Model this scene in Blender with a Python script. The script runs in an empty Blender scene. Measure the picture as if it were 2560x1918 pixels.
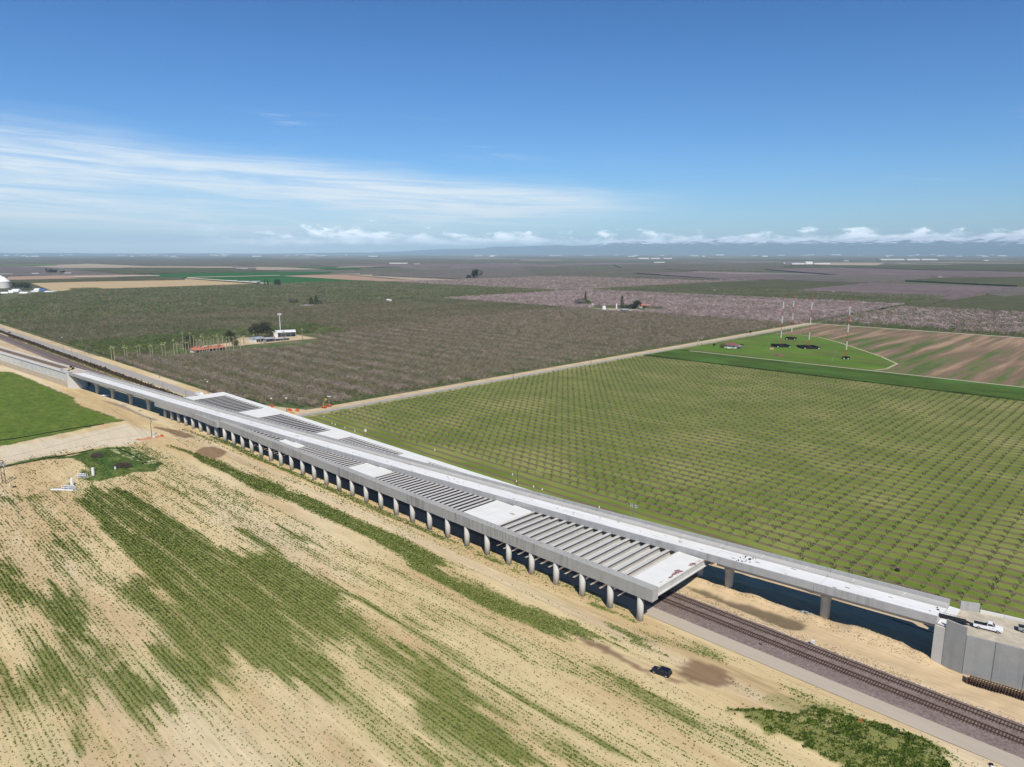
import bpy, math, random
import numpy as np
from mathutils import Vector, Matrix
random.seed(7); rng = np.random.default_rng(7)
R = math.radians
SC = bpy.context.scene
COL = SC.collection

# ------------------------------------------------------------------ camera
# World X runs along the viaduct (towards the near end), world Y across it.
FPX, CXP, CYP, YH, CAMH = 1740.0, 1280.0, 959.0, 632.0, 97.0
PITCH = math.atan((CYP - YH) / FPX); HEAD = R(44.4)
AZ = R(-44.4)
TT = (math.cos(AZ), math.sin(AZ)); NN = (-math.sin(AZ), math.cos(AZ)); OO = (33.9, 171.65)
def _tn(x, y):
    x -= OO[0]; y -= OO[1]
    return (x * TT[0] + y * TT[1], x * NN[0] + y * NN[1])
CAMXY = _tn(0.0, 0.0)
cam_data = bpy.data.cameras.new('camera'); cam = bpy.data.objects.new('camera', cam_data); COL.objects.link(cam)
cam.location = (CAMXY[0], CAMXY[1], CAMH)
cam.rotation_euler = (math.pi / 2 - PITCH, 0, HEAD)
cam_data.sensor_width = 36.0; cam_data.lens = FPX / 2560.0 * 36.0
cam_data.clip_start = 0.5; cam_data.clip_end = 200000.0
SC.camera = cam
_c, _s = math.cos(PITCH), math.sin(PITCH)
def G(x, y, z=0.0):
    """survey helper: where the sight line of a photo point meets the level z (all heights are known)"""
    a = (x - CXP) / FPX; b = (CYP - y) / FPX
    d = (a, _c + b * _s, -_s + b * _c); t = (z - CAMH) / d[2]
    u, v = _tn(d[0] * t, d[1] * t)
    return (u, v, z)
def HT(base, top, zb=0.0):
    """height of an upright thing from its foot and its tip"""
    a = (base[0] - CXP) / FPX; b = (CYP - base[1]) / FPX
    d = (a, _c + b * _s, -_s + b * _c); t = (zb - CAMH) / d[2]; L = math.hypot(d[0] * t, d[1] * t)
    a = (top[0] - CXP) / FPX; b = (CYP - top[1]) / FPX
    d = (a, _c + b * _s, -_s + b * _c)
    return CAMH + d[2] * L / math.hypot(d[0], d[1]) - zb
def crop(x0, y0, s):
    return lambda x, y: (x0 + x / s, y0 + y / s)

# ------------------------------------------------------------------ light
SUN_AZ, SUN_EL = R(-32.5), R(49.0)
sun_d = bpy.data.lights.new('sun', 'SUN'); sun_d.energy = 5.0; sun_d.angle = R(0.53); sun_d.color = (1.0, 0.955, 0.88)
sun = bpy.data.objects.new('sun', sun_d); COL.objects.link(sun)
sdir = Vector((math.cos(SUN_AZ) * math.cos(SUN_EL), math.sin(SUN_AZ) * math.cos(SUN_EL), math.sin(SUN_EL)))
sun.rotation_euler = sdir.to_track_quat('Z', 'Y').to_euler(); sun.location = (0, 0, 400)

W = bpy.data.worlds.new('World'); SC.world = W; W.use_nodes = True
nt = W.node_tree; nt.nodes.clear()
def N(t, typ, **k):
    n = t.nodes.new(typ)
    for a, b in k.items(): setattr(n, a, b)
    return n
def L(t, a, b): t.links.new(a, b)
def M(t, op, a, b=None, c=None, clamp=False):
    n = N(t, 'ShaderNodeMath', operation=op, use_clamp=clamp)
    for i, q in enumerate((a, b, c)):
        if q is None: continue
        if isinstance(q, (int, float)): n.inputs[i].default_value = q
        else: L(t, q, n.inputs[i])
    return n.outputs[0]
def SS(t, x, lo, hi):
    n = N(t, 'ShaderNodeMapRange', interpolation_type='SMOOTHSTEP')
    L(t, x, n.inputs['Value']); n.inputs['From Min'].default_value = lo; n.inputs['From Max'].default_value = hi
    return n.outputs[0]
sky = N(nt, 'ShaderNodeTexSky', sky_type='NISHITA', sun_disc=False)
sky.sun_elevation = SUN_EL; sky.sun_rotation = math.pi / 2 - SUN_AZ
sky.altitude = 100; sky.air_density = 1.0; sky.dust_density = 0.0; sky.ozone_density = 4.0
tc = N(nt, 'ShaderNodeTexCoord')
rot = N(nt, 'ShaderNodeVectorRotate', rotation_type='Z_AXIS'); L(nt, tc.outputs['Generated'], rot.inputs['Vector']); rot.inputs['Angle'].default_value = -HEAD
sp = N(nt, 'ShaderNodeSeparateXYZ'); L(nt, rot.outputs[0], sp.inputs[0])
azim = M(nt, 'ARCTAN2', sp.outputs[0], sp.outputs[1]); elev = M(nt, 'ARCSINE', sp.outputs[2])
def noise2(t, a, b, sa, sb, detail=6, rough=0.55, dist=0.0, w=0.0):
    cv = N(t, 'ShaderNodeCombineXYZ'); L(t, M(t, 'MULTIPLY', a, sa), cv.inputs[0]); L(t, M(t, 'MULTIPLY', b, sb), cv.inputs[1]); cv.inputs[2].default_value = w
    n = N(t, 'ShaderNodeTexNoise'); n.inputs['Scale'].default_value = 1.0; n.inputs['Detail'].default_value = detail
    n.inputs['Roughness'].default_value = rough; n.inputs['Distortion'].default_value = dist
    L(t, cv.outputs[0], n.inputs['Vector']); return n.outputs['Fac']
# high thin cloud, thickest to the left, ending in a tapering tongue to the right
tilt = M(nt, 'ADD', elev, M(nt, 'MULTIPLY', azim, 0.035))
wisp = noise2(nt, azim, tilt, 4.2, 78.0, 9, 0.66, 0.7, 3.1)
soft = noise2(nt, azim, tilt, 2.2, 16.0, 4, 0.5, 0.3, 9.7)
top_edge = M(nt, 'MULTIPLY_ADD', azim, -0.075, 0.108)
above = M(nt, 'SUBTRACT', top_edge, M(nt, 'ADD', elev, M(nt, 'MULTIPLY_ADD', soft, 0.07, -0.035)))
m_top = SS(nt, above, -0.006, 0.03)
low_edge = M(nt, 'MULTIPLY_ADD', azim, 0.12, 0.036)
m_low = SS(nt, M(nt, 'SUBTRACT', elev, low_edge), -0.03, 0.03)
m_right = M(nt, 'SUBTRACT', 1.0, SS(nt, azim, 0.08, 0.30))
m_left = SS(nt, azim, -1.4, -0.95)
band = M(nt, 'MULTIPLY', M(nt, 'MULTIPLY', m_top, m_low), M(nt, 'MULTIPLY', m_right, m_left))
cir = M(nt, 'MULTIPLY', band, M(nt, 'MULTIPLY_ADD', SS(nt, wisp, 0.34, 0.64), 0.56, 0.34), clamp=True)
cir = M(nt, 'MULTIPLY', cir, M(nt, 'MULTIPLY_ADD', SS(nt, soft, 0.25, 0.60), 0.45, 0.62), clamp=True)
# a few loose wisps above it
w2 = noise2(nt, azim, tilt, 6.0, 90.0, 6, 0.6, 0.6, 21.0); gate = noise2(nt, azim, elev, 3.3, 7.0, 2, 0.5, 0.0, 5.5)
loose = M(nt, 'MULTIPLY', M(nt, 'MULTIPLY', SS(nt, w2, 0.56, 0.74), SS(nt, gate, 0.53, 0.66)), M(nt, 'MULTIPLY', SS(nt, elev, 0.03, 0.07), M(nt, 'SUBTRACT', 1.0, SS(nt, elev, 0.15, 0.19))))
cir = M(nt, 'MAXIMUM', cir, M(nt, 'MULTIPLY', loose, 0.55))
# low bank of cumulus over the mountains
cu = noise2(nt, azim, elev, 26.0, 75.0, 8, 0.62, 0.2, 1.3); cub = noise2(nt, azim, elev, 7.0, 1.0, 3, 0.5, 0.0, 4.4)
cutop = M(nt, 'MULTIPLY_ADD', cub, 0.026, 0.0165)
cum = M(nt, 'ADD', M(nt, 'MULTIPLY', M(nt, 'SUBTRACT', cutop, elev), 62.0), M(nt, 'MULTIPLY_ADD', cu, 4.2, -2.1))
cum = M(nt, 'MULTIPLY', SS(nt, cum, 0.0, 0.75), SS(nt, M(nt, 'ADD', elev, M(nt, 'MULTIPLY_ADD', cu, 0.006, -0.003)), 0.008, 0.016))
cum = M(nt, 'MULTIPLY', cum, M(nt, 'MULTIPLY', SS(nt, azim, -0.46, -0.26), M(nt, 'SUBTRACT', 1.0, SS(nt, azim, 1.2, 1.6))))
shade = M(nt, 'MULTIPLY_ADD', SS(nt, cu, 0.35, 0.65), 0.9, 1.5)
bgs = N(nt, 'ShaderNodeBackground'); bgs.inputs['Strength'].default_value = 0.092
hs = N(nt, 'ShaderNodeHueSaturation'); hs.inputs['Saturation'].default_value = 1.20; L(nt, sky.outputs[0], hs.inputs['Color'])
crs = N(nt, 'ShaderNodeValToRGB'); L(nt, M(nt, 'MULTIPLY', M(nt, 'MAXIMUM', elev, 0.0), 2.0), crs.inputs[0]); _e = crs.color_ramp.elements
_e[0].position = 0.0; _e[0].color = (0.62, 0.74, 1.0, 1); _e[1].position = 0.9; _e[1].color = (0.56, 0.68, 0.88, 1)
for _p, _q in ((0.06, (0.70, 0.90, 1.16, 1)), (0.22, (0.74, 0.98, 1.24, 1)), (0.5, (0.74, 0.94, 1.18, 1)), (0.72, (0.66, 0.84, 1.06, 1))): _z = _e.new(_p); _z.color = _q
mulc = N(nt, 'ShaderNodeVectorMath', operation='MULTIPLY'); L(nt, hs.outputs[0], mulc.inputs[0]); L(nt, crs.outputs[0], mulc.inputs[1]); L(nt, mulc.outputs[0], bgs.inputs['Color'])
bgc = N(nt, 'ShaderNodeBackground'); bgc.inputs['Color'].default_value = (0.86, 0.94, 1.0, 1); bgc.inputs['Strength'].default_value = 1.02
mx = N(nt, 'ShaderNodeMixShader'); L(nt, M(nt, 'MULTIPLY', cir, 1.0, clamp=True), mx.inputs[0]); L(nt, bgs.outputs[0], mx.inputs[1]); L(nt, bgc.outputs[0], mx.inputs[2])
bgk = N(nt, 'ShaderNodeBackground'); bgk.inputs['Color'].default_value = (0.93, 0.94, 0.97, 1); L(nt, shade, bgk.inputs['Strength'])
mk = N(nt, 'ShaderNodeMixShader'); L(nt, M(nt, 'MULTIPLY', cum, 0.72), mk.inputs[0]); L(nt, mx.outputs[0], mk.inputs[1]); L(nt, bgk.outputs[0], mk.inputs[2])
wo = N(nt, 'ShaderNodeOutputWorld'); L(nt, mk.outputs[0], wo.inputs[0])
SC.view_settings.view_transform = 'Standard'; SC.view_settings.look = 'None'
SC.view_settings.exposure = 0.0; SC.view_settings.gamma = 1.0; SC.view_settings.use_curve_mapping = False
SC.render.engine = 'CYCLES'
SC.cycles.use_denoising = True; SC.cycles.volume_bounces = 0; SC.cycles.max_bounces = 6; SC.cycles.diffuse_bounces = 1

# ------------------------------------------------------------------ materials
MATS = {}
def mat(name, col=(0.5, 0.5, 0.5), rough=0.8, metal=0.0, var=0.15, scale=1.0, var2=0.0, scale2=0.1, stretch=(1, 1, 1), bump=0.0, bscale=4.0, attr=None, tint=None, spec=0.3, objrand=0.0):
    """one procedural surface: base colour, two noise octaves of wear, optional attribute colour, optional relief"""
    if name in MATS: return MATS[name]
    m = bpy.data.materials.new(name); m.use_nodes = True; t = m.node_tree; b = t.nodes['Principled BSDF']
    b.inputs['Roughness'].default_value = rough; b.inputs['Metallic'].default_value = metal
    b.inputs['Specular IOR Level'].default_value = spec
    c = N(t, 'ShaderNodeTexCoord'); mp = N(t, 'ShaderNodeMapping'); mp.inputs['Scale'].default_value = stretch
    L(t, c.outputs['Object'], mp.inputs['Vector'])
    n1 = N(t, 'ShaderNodeTexNoise'); n1.inputs['Scale'].default_value = scale; n1.inputs['Detail'].default_value = 5; L(t, mp.outputs[0], n1.inputs['Vector'])
    f = M(t, 'MULTIPLY_ADD', n1.outputs['Fac'], 2 * var, 1 - var)
    if var2:
        n2 = N(t, 'ShaderNodeTexNoise'); n2.inputs['Scale'].default_value = scale2; n2.inputs['Detail'].default_value = 3; L(t, mp.outputs[0], n2.inputs['Vector'])
        f = M(t, 'MULTIPLY', f, M(t, 'MULTIPLY_ADD', n2.outputs['Fac'], 2 * var2, 1 - var2))
    if objrand:
        oi = N(t, 'ShaderNodeObjectInfo'); f = M(t, 'MULTIPLY', f, M(t, 'MULTIPLY_ADD', oi.outputs['Random'], 2 * objrand, 1 - objrand))
    if attr:
        a = N(t, 'ShaderNodeAttribute', attribute_name=attr); base = a.outputs['Color']
    else:
        r = N(t, 'ShaderNodeRGB'); r.outputs[0].default_value = (*col, 1); base = r.outputs[0]
    if tint:
        mixc = N(t, 'ShaderNodeMix', data_type='RGBA'); n3 = N(t, 'ShaderNodeTexNoise'); n3.inputs['Scale'].default_value = scale2 * 2.3 + 1e-4; n3.inputs['Detail'].default_value = 4
        L(t, mp.outputs[0], n3.inputs['Vector']); L(t, SS(t, n3.outputs['Fac'], 0.4, 0.62), mixc.inputs[0]); L(t, base, mixc.inputs[6]); mixc.inputs[7].default_value = (*tint, 1); base = mixc.outputs[2]
    vm = N(t, 'ShaderNodeVectorMath', operation='SCALE'); L(t, base, vm.inputs[0]); L(t, f, vm.inputs['Scale'])
    L(t, vm.outputs[0], b.inputs['Base Color'])
    if bump:
        nb = N(t, 'ShaderNodeTexNoise'); nb.inputs['Scale'].default_value = bscale; nb.inputs['Detail'].default_value = 4; L(t, mp.outputs[0], nb.inputs['Vector'])
        bp = N(t, 'ShaderNodeBump'); bp.inputs['Strength'].default_value = 0.6; bp.inputs['Distance'].default_value = bump; L(t, nb.outputs['Fac'], bp.inputs['Height']); L(t, bp.outputs[0], b.inputs['Normal'])
    MATS[name] = m; return m

def streaked(name, col, dark, amount=0.5, wid=1.2):
    """board-marked concrete with rain streaks running down it"""
    m = bpy.data.materials.new(name); m.use_nodes = True; t = m.node_tree; b = t.nodes['Principled BSDF']; b.inputs['Roughness'].default_value = 0.85; b.inputs['Specular IOR Level'].default_value = 0.25
    c = N(t, 'ShaderNodeTexCoord')
    def no(sc, det, st):
        mp = N(t, 'ShaderNodeMapping'); mp.inputs['Scale'].default_value = st; L(t, c.outputs['Object'], mp.inputs['Vector'])
        n = N(t, 'ShaderNodeTexNoise'); n.inputs['Scale'].default_value = sc; n.inputs['Detail'].default_value = det; L(t, mp.outputs[0], n.inputs['Vector']); return n.outputs['Fac']
    s1 = no(wid, 4, (1, 1, 0.06)); s2 = no(0.05, 2, (1, 1, 0.3)); s3 = no(3.0, 4, (1, 1, 1)); s4 = no(0.35, 3, (1, 1, 1))
    k = M(t, 'MULTIPLY', SS(t, s1, 0.42, 0.72), M(t, 'MULTIPLY', SS(t, s2, 0.35, 0.62), amount))
    mixc = N(t, 'ShaderNodeMix', data_type='RGBA'); L(t, k, mixc.inputs[0]); mixc.inputs[6].default_value = (*col, 1); mixc.inputs[7].default_value = (*dark, 1)
    f = M(t, 'MULTIPLY', M(t, 'MULTIPLY_ADD', s3, 0.16, 0.92), M(t, 'MULTIPLY_ADD', s4, 0.3, 0.85))
    vm = N(t, 'ShaderNodeVectorMath', operation='SCALE'); L(t, mixc.outputs[2], vm.inputs[0]); L(t, f, vm.inputs['Scale']); L(t, vm.outputs[0], b.inputs['Base Color'])
    MATS[name] = m; return m

conc = mat('concrete', (0.47, 0.455, 0.42), 0.85, var=0.08, scale=2.5, var2=0.14, scale2=0.25)
conc_dk = streaked('concrete_weathered', (0.38, 0.37, 0.34), (0.17, 0.165, 0.155), 0.8, 1.5)
conc_par = streaked('concrete_parapet', (0.41, 0.405, 0.39), (0.24, 0.235, 0.225), 0.55, 1.1)
conc_wh = mat('concrete_fresh', (0.72, 0.71, 0.66), 0.8, var=0.05, scale=2.0, var2=0.10, scale2=0.22)
conc_col = mat('concrete_column', (0.52, 0.50, 0.45), 0.85, var=0.07, scale=3.0, var2=0.10, scale2=0.4)
conc_web = streaked('concrete_girder', (0.52, 0.51, 0.47), (0.36, 0.355, 0.335), 0.6, 2.0)
rust = mat('rust_stained_edge', (0.17, 0.09, 0.07), 0.9)
conc_wall = streaked('concrete_retaining', (0.31, 0.31, 0.295), (0.20, 0.20, 0.19), 0.5, 0.8)
def deck_mat():
    m = bpy.data.materials.new('deck_slab_finish'); m.use_nodes = True; t = m.node_tree; b = t.nodes['Principled BSDF']; b.inputs['Roughness'].default_value = 0.75
    c = N(t, 'ShaderNodeTexCoord')
    def no(sc, det, st):
        mp = N(t, 'ShaderNodeMapping'); mp.inputs['Scale'].default_value = st; mp.inputs['Rotation'].default_value = (0, 0, R(-5)); L(t, c.outputs['Object'], mp.inputs['Vector'])
        n = N(t, 'ShaderNodeTexNoise'); n.inputs['Scale'].default_value = sc; n.inputs['Detail'].default_value = det; L(t, mp.outputs[0], n.inputs['Vector']); return n.outputs['Fac']
    streak = SS(t, no(2.0, 4, (0.06, 1.6, 1)), 0.54, 0.70); blot = SS(t, no(0.35, 5, (0.35, 1, 1)), 0.62, 0.72); big = no(0.08, 3, (0.5, 1, 1))
    k = M(t, 'MAXIMUM', M(t, 'MULTIPLY', streak, 0.42), M(t, 'MULTIPLY', blot, 0.45))
    mixc = N(t, 'ShaderNodeMix', data_type='RGBA'); L(t, k, mixc.inputs[0]); mixc.inputs[6].default_value = (0.74, 0.735, 0.71, 1); mixc.inputs[7].default_value = (0.33, 0.32, 0.30, 1)
    vm = N(t, 'ShaderNodeVectorMath', operation='SCALE'); L(t, mixc.outputs[2], vm.inputs[0]); L(t, M(t, 'MULTIPLY_ADD', big, 0.3, 0.85), vm.inputs['Scale']); L(t, vm.outputs[0], b.inputs['Base Color'])
    return m
deckm = deck_mat()
m_sand = mat('ground_soil', attr='tone', rough=0.95, var=0.24, scale=1.5, var2=0.12, scale2=0.25, stretch=(0.09, 1, 1), bump=0.10, bscale=1.4, spec=0.1)
m_sandflat = mat('bare_sand', (0.56, 0.44, 0.28), 0.95, var=0.10, scale=0.6, var2=0.12, scale2=0.05, stretch=(0.3, 1, 1), spec=0.1, tint=(0.50, 0.37, 0.22))
m_asph = mat('old_asphalt', (0.36, 0.33, 0.29), 0.9, var=0.08, scale=0.8, var2=0.10, scale2=0.08, stretch=(0.2, 1, 1), spec=0.2)
m_asph2 = mat('old_asphalt_cross', (0.36, 0.335, 0.30), 0.9, var=0.08, scale=0.8, var2=0.10, scale2=0.08, stretch=(1, 0.2, 1), spec=0.2)
m_gravelrd = mat('gravel_road', (0.45, 0.385, 0.30), 0.95, var=0.10, scale=1.2, var2=0.10, scale2=0.15, stretch=(0.12, 1, 1), spec=0.1)
m_path = mat('pale_track', (.50, .45, .34), 0.95, var=0.1, scale=0.3, spec=0.1)
m_ballast = mat('track_ballast', (0.20, 0.155, 0.137), 0.95, var=0.75, scale=1.7, var2=0.16, scale2=0.2, bump=0.12, bscale=3.0, spec=0.15)
m_rail = mat('rusty_rail', (0.085, 0.045, 0.028), 0.6, var=0.2, scale=2)
m_tie = mat('timber_tie', (0.075, 0.047, 0.035), 0.9, var=0.3, scale=3, objrand=0.35)
m_grass = mat('green_crop', (0.085, 0.165, 0.022), 0.95, var=0.32, scale=0.28, var2=0.22, scale2=0.05, stretch=(0.45, 1, 1), tint=(0.13, 0.20, 0.03), bump=0.25, bscale=0.8, spec=0.1)
m_leafdk = mat('leaf_dark', (0.040, 0.062, 0.022), 0.9, var=0.45, scale=1.3, spec=0.15)
m_leafmid = mat('leaf_green', (0.085, 0.125, 0.032), 0.9, var=0.4, scale=1.1, spec=0.15)
m_palm = mat('palm_frond', (0.36, 0.40, 0.16), 0.8, var=0.25, scale=1.0)
m_palmtr = mat('palm_trunk', (0.33, 0.29, 0.18), 0.9, var=0.15, scale=1.0)
m_bark = mat('bark', (0.115, 0.085, 0.065), 0.95, var=0.25, scale=3)
m_tuft = mat('crop_leaf', attr='leaf', rough=0.9, var=0.25, scale=1.5, spec=0.1)
m_white = mat('white_paint', (0.78, 0.78, 0.76), 0.45, var=0.03, scale=3)
m_wall = mat('white_wall', (0.70, 0.68, 0.62), 0.8, var=0.08, scale=0.5)
m_metal = mat('galvanised_metal', (0.50, 0.51, 0.52), 0.45, 0.4, var=0.1, scale=2)
m_pole = mat('timber_pole', (0.13, 0.095, 0.07), 0.9, var=0.2, scale=3)
m_polegy = mat('weathered_pole', (0.22, 0.20, 0.18), 0.9, var=0.2, scale=3)
m_black = mat('black_rubber', (0.018, 0.018, 0.018), 0.8, var=0.2, scale=5)
m_glass = mat('tinted_glass', (0.02, 0.025, 0.03), 0.08, var=0.05, scale=1, spec=0.7)
m_chrome = mat('wheel_alloy', (0.45, 0.45, 0.46), 0.35, 0.6, var=0.1, scale=5)
m_redroof = mat('terracotta_roof', (0.44, 0.155, 0.095), 0.85, var=0.15, scale=1.0)
m_greyroof = mat('metal_roof', (0.42, 0.45, 0.49), 0.5, 0.2, var=0.08, scale=0.5)
m_orange = mat('safety_orange', (0.55, 0.11, 0.035), 0.6, var=0.08, scale=2)
m_yellow = mat('machine_yellow', (0.62, 0.36, 0.08), 0.5, var=0.08, scale=2)
m_shadowcloth = mat('black_screen', (0.014, 0.014, 0.014), 0.9, var=0.2, scale=1)
m_red = mat('mast_red', (0.50, 0.09, 0.04), 0.6, var=0.08, scale=1)
m_farfield = mat('far_farmland', (0.19, 0.175, 0.13), 0.95, var=0.25, scale=0.0012, var2=0.25, scale2=0.0004, stretch=(1, 2.5, 1), tint=(0.12, 0.13, 0.075), spec=0.05)

# ------------------------------------------------------------------ mesh helpers
class MB:
    def __init__(s): s.v = []; s.f = []; s.m = []
    def add(s, vs, fs, mi=0):
        o = len(s.v); s.v += [tuple(p) for p in vs]; s.f += [tuple(i + o for i in f) for f in fs]; s.m += [mi] * len(fs)
    def box(s, a, b, mi=0, M4=None):
        x0, y0, z0 = a; x1, y1, z1 = b
        vs = [(x0, y0, z0), (x1, y0, z0), (x1, y1, z0), (x0, y1, z0), (x0, y0, z1), (x1, y0, z1), (x1, y1, z1), (x0, y1, z1)]
        if M4 is not None: vs = [M4 @ Vector(p) for p in vs]
        s.add(vs, [(3, 2, 1, 0), (4, 5, 6, 7), (0, 1, 5, 4), (1, 2, 6, 5), (2, 3, 7, 6), (3, 0, 4, 7)], mi)
    def tube(s, p, q, r0, r1=None, n=8, mi=0, caps=True):
        r1 = r0 if r1 is None else r1; p = Vector(p); q = Vector(q); d = (q - p)
        if d.length < 1e-6: return
        z = d.normalized(); x = z.orthogonal().normalized(); y = z.cross(x)
        vs = [p + (x * math.cos(2 * math.pi * i / n) + y * math.sin(2 * math.pi * i / n)) * r0 for i in range(n)] + [q + (x * math.cos(2 * math.pi * i / n) + y * math.sin(2 * math.pi * i / n)) * r1 for i in range(n)]
        fs = [(i, (i + 1) % n, n + (i + 1) % n, n + i) for i in range(n)]
        if caps: fs += [tuple(range(n - 1, -1, -1)), tuple(range(n, 2 * n))]
        s.add(vs, fs, mi)
    def lathe(s, prof, n=12, c=(0, 0), mi=0):
        vs = []
        for r, z in prof: vs += [(c[0] + r * math.cos(2 * math.pi * i / n), c[1] + r * math.sin(2 * math.pi * i / n), z) for i in range(n)]
        k = len(prof); fs = [(j * n + i, j * n + (i + 1) % n, (j + 1) * n + (i + 1) % n, (j + 1) * n + i) for j in range(k - 1) for i in range(n)]
        fs += [tuple(range(n - 1, -1, -1)), tuple((k - 1) * n + i for i in range(n))]
        s.add(vs, fs, mi)
    def prism(s, prof, axis, a, b, mi=0):
        """profile (list of 2-D points) pushed along one axis; axis 'y': profile is (x,z)"""
        n = len(prof)
        if axis == 'y': vs = [(p[0], a, p[1]) for p in prof] + [(p[0], b, p[1]) for p in prof]
        elif axis == 'x': vs = [(a, p[0], p[1]) for p in prof] + [(b, p[0], p[1]) for p in prof]
        else: vs = [(p[0], p[1], a) for p in prof] + [(p[0], p[1], b) for p in prof]
        s.add(vs, [(i, (i + 1) % n, n + (i + 1) % n, n + i) for i in range(n)] + [tuple(range(n - 1, -1, -1)), tuple(range(n, 2 * n))], mi)
    def mesh(s, name, mats, smooth=False):
        me = bpy.data.meshes.new(name); me.from_pydata(s.v, [], s.f); me.update()
        for m in (mats if isinstance(mats, (list, tuple)) else [mats]): me.materials.append(m)
        if any(s.m): me.polygons.foreach_set('material_index', s.m)
        me.validate(); 
        import bmesh
        bm = bmesh.new(); bm.from_mesh(me); bmesh.ops.recalc_face_normals(bm, faces=bm.faces); bm.to_mesh(me); bm.free()
        if smooth: me.polygons.foreach_set('use_smooth', [True] * len(me.polygons))
        return me
def link(name, me, parent=None, loc=None, rz=None):
    o = bpy.data.objects.new(name, me); COL.objects.link(o)
    if parent is not None: o.parent = parent
    if loc is not None: o.location = loc
    if rz is not None: o.rotation_euler = (0, 0, rz)
    return o
def tag(o, label, cat, group=None):
    o['label'] = label; o['category'] = cat
    if group: o['group'] = group
    return o
def thing(name, label, cat, loc=(0, 0, 0), rz=0.0, group=None):
    return tag(link(name, None, loc=loc, rz=rz), label, cat, group)
def struct(name, me, kind='structure'):
    o = link(name, me); o['kind'] = kind; return o
def copy_tree(o, parent=None):
    c = o.copy(); COL.objects.link(c)
    if parent is not None: c.parent = parent
    for ch in [x for x in o.children]: copy_tree(ch, c)
    return c
def np_mesh(name, V, F, mats, colors=None, attr='tone'):
    """mesh from numpy arrays; F is (n,k)"""
    me = bpy.data.meshes.new(name); V = np.asarray(V, np.float32); F = np.asarray(F, np.int32); k = F.shape[1]
    me.vertices.add(len(V)); me.vertices.foreach_set('co', V.ravel())
    me.loops.add(F.size); me.loops.foreach_set('vertex_index', F.ravel())
    me.polygons.add(len(F)); me.polygons.foreach_set('loop_start', np.arange(0, F.size, k, dtype=np.int32)); me.polygons.foreach_set('loop_total', np.full(len(F), k, np.int32))
    if colors is not None:
        a = me.color_attributes.new(attr, 'FLOAT_COLOR', 'POINT'); c4 = np.ones((len(V), 4), np.float32); c4[:, :3] = colors; a.data.foreach_set('color', c4.ravel())
    me.update(calc_edges=True); me.materials.append(mats); return me
def sheet(name, pts, z, m, kind='structure'):
    b = MB(); b.add([(p[0], p[1], z) for p in pts], [tuple(range(len(pts)))]); return struct(name, b.mesh(name, m), kind)

# ------------------------------------------------------------------ value noise on arrays
def vnoise(x, y, seed=0):
    xi = np.floor(x).astype(np.int64); yi = np.floor(y).astype(np.int64); fx = x - xi; fy = y - yi
    fx = fx * fx * (3 - 2 * fx); fy = fy * fy * (3 - 2 * fy)
    def h(a, b):
        n = (a * 374761393 + b * 668265263 + seed * 982451653) & 0x7fffffff; n = ((n ^ (n >> 13)) * 1274126177) & 0x7fffffff
        return ((n ^ (n >> 16)) & 0xffff) / 65535.0
    return (h(xi, yi) * (1 - fx) + h(xi + 1, yi) * fx) * (1 - fy) + (h(xi, yi + 1) * (1 - fx) + h(xi + 1, yi + 1) * fx) * fy
def fbm(x, y, seed=0, o=4):
    r = 0; a = 0.5; s = 0
    for i in range(o): r = r + a * vnoise(x * 2 ** i + 17.3 * i, y * 2 ** i - 9.1 * i, seed + i); s += a; a *= 0.55
    return r / s
def inpoly(u, v, P):
    r = np.zeros(u.shape, bool); n = len(P)
    for i in range(n):
        x0, y0 = P[i]; x1, y1 = P[(i + 1) % n]
        if y0 == y1: continue
        c = ((y0 > v) != (y1 > v)) & (u < (x1 - x0) * (v - y0) / (y1 - y0) + x0); r ^= c
    return r
def blur(a, n=1):
    for _ in range(n):
        p = np.pad(a, 1, 'edge'); a = (p[1:-1, 1:-1] * 2 + p[:-2, 1:-1] + p[2:, 1:-1] + p[1:-1, :-2] + p[1:-1, 2:]) / 6
    return a
def segd(u, v, A, B):
    ax, ay = A; bx, by = B; dx, dy = bx - ax, by - ay; t = np.clip(((u - ax) * dx + (v - ay) * dy) / (dx * dx + dy * dy + 1e-9), 0, 1)
    return np.hypot(u - ax - t * dx, v - ay - t * dy)
def PX(L_, z=0.0): return [G(x, y, z)[:2] for x, y in L_]

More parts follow.
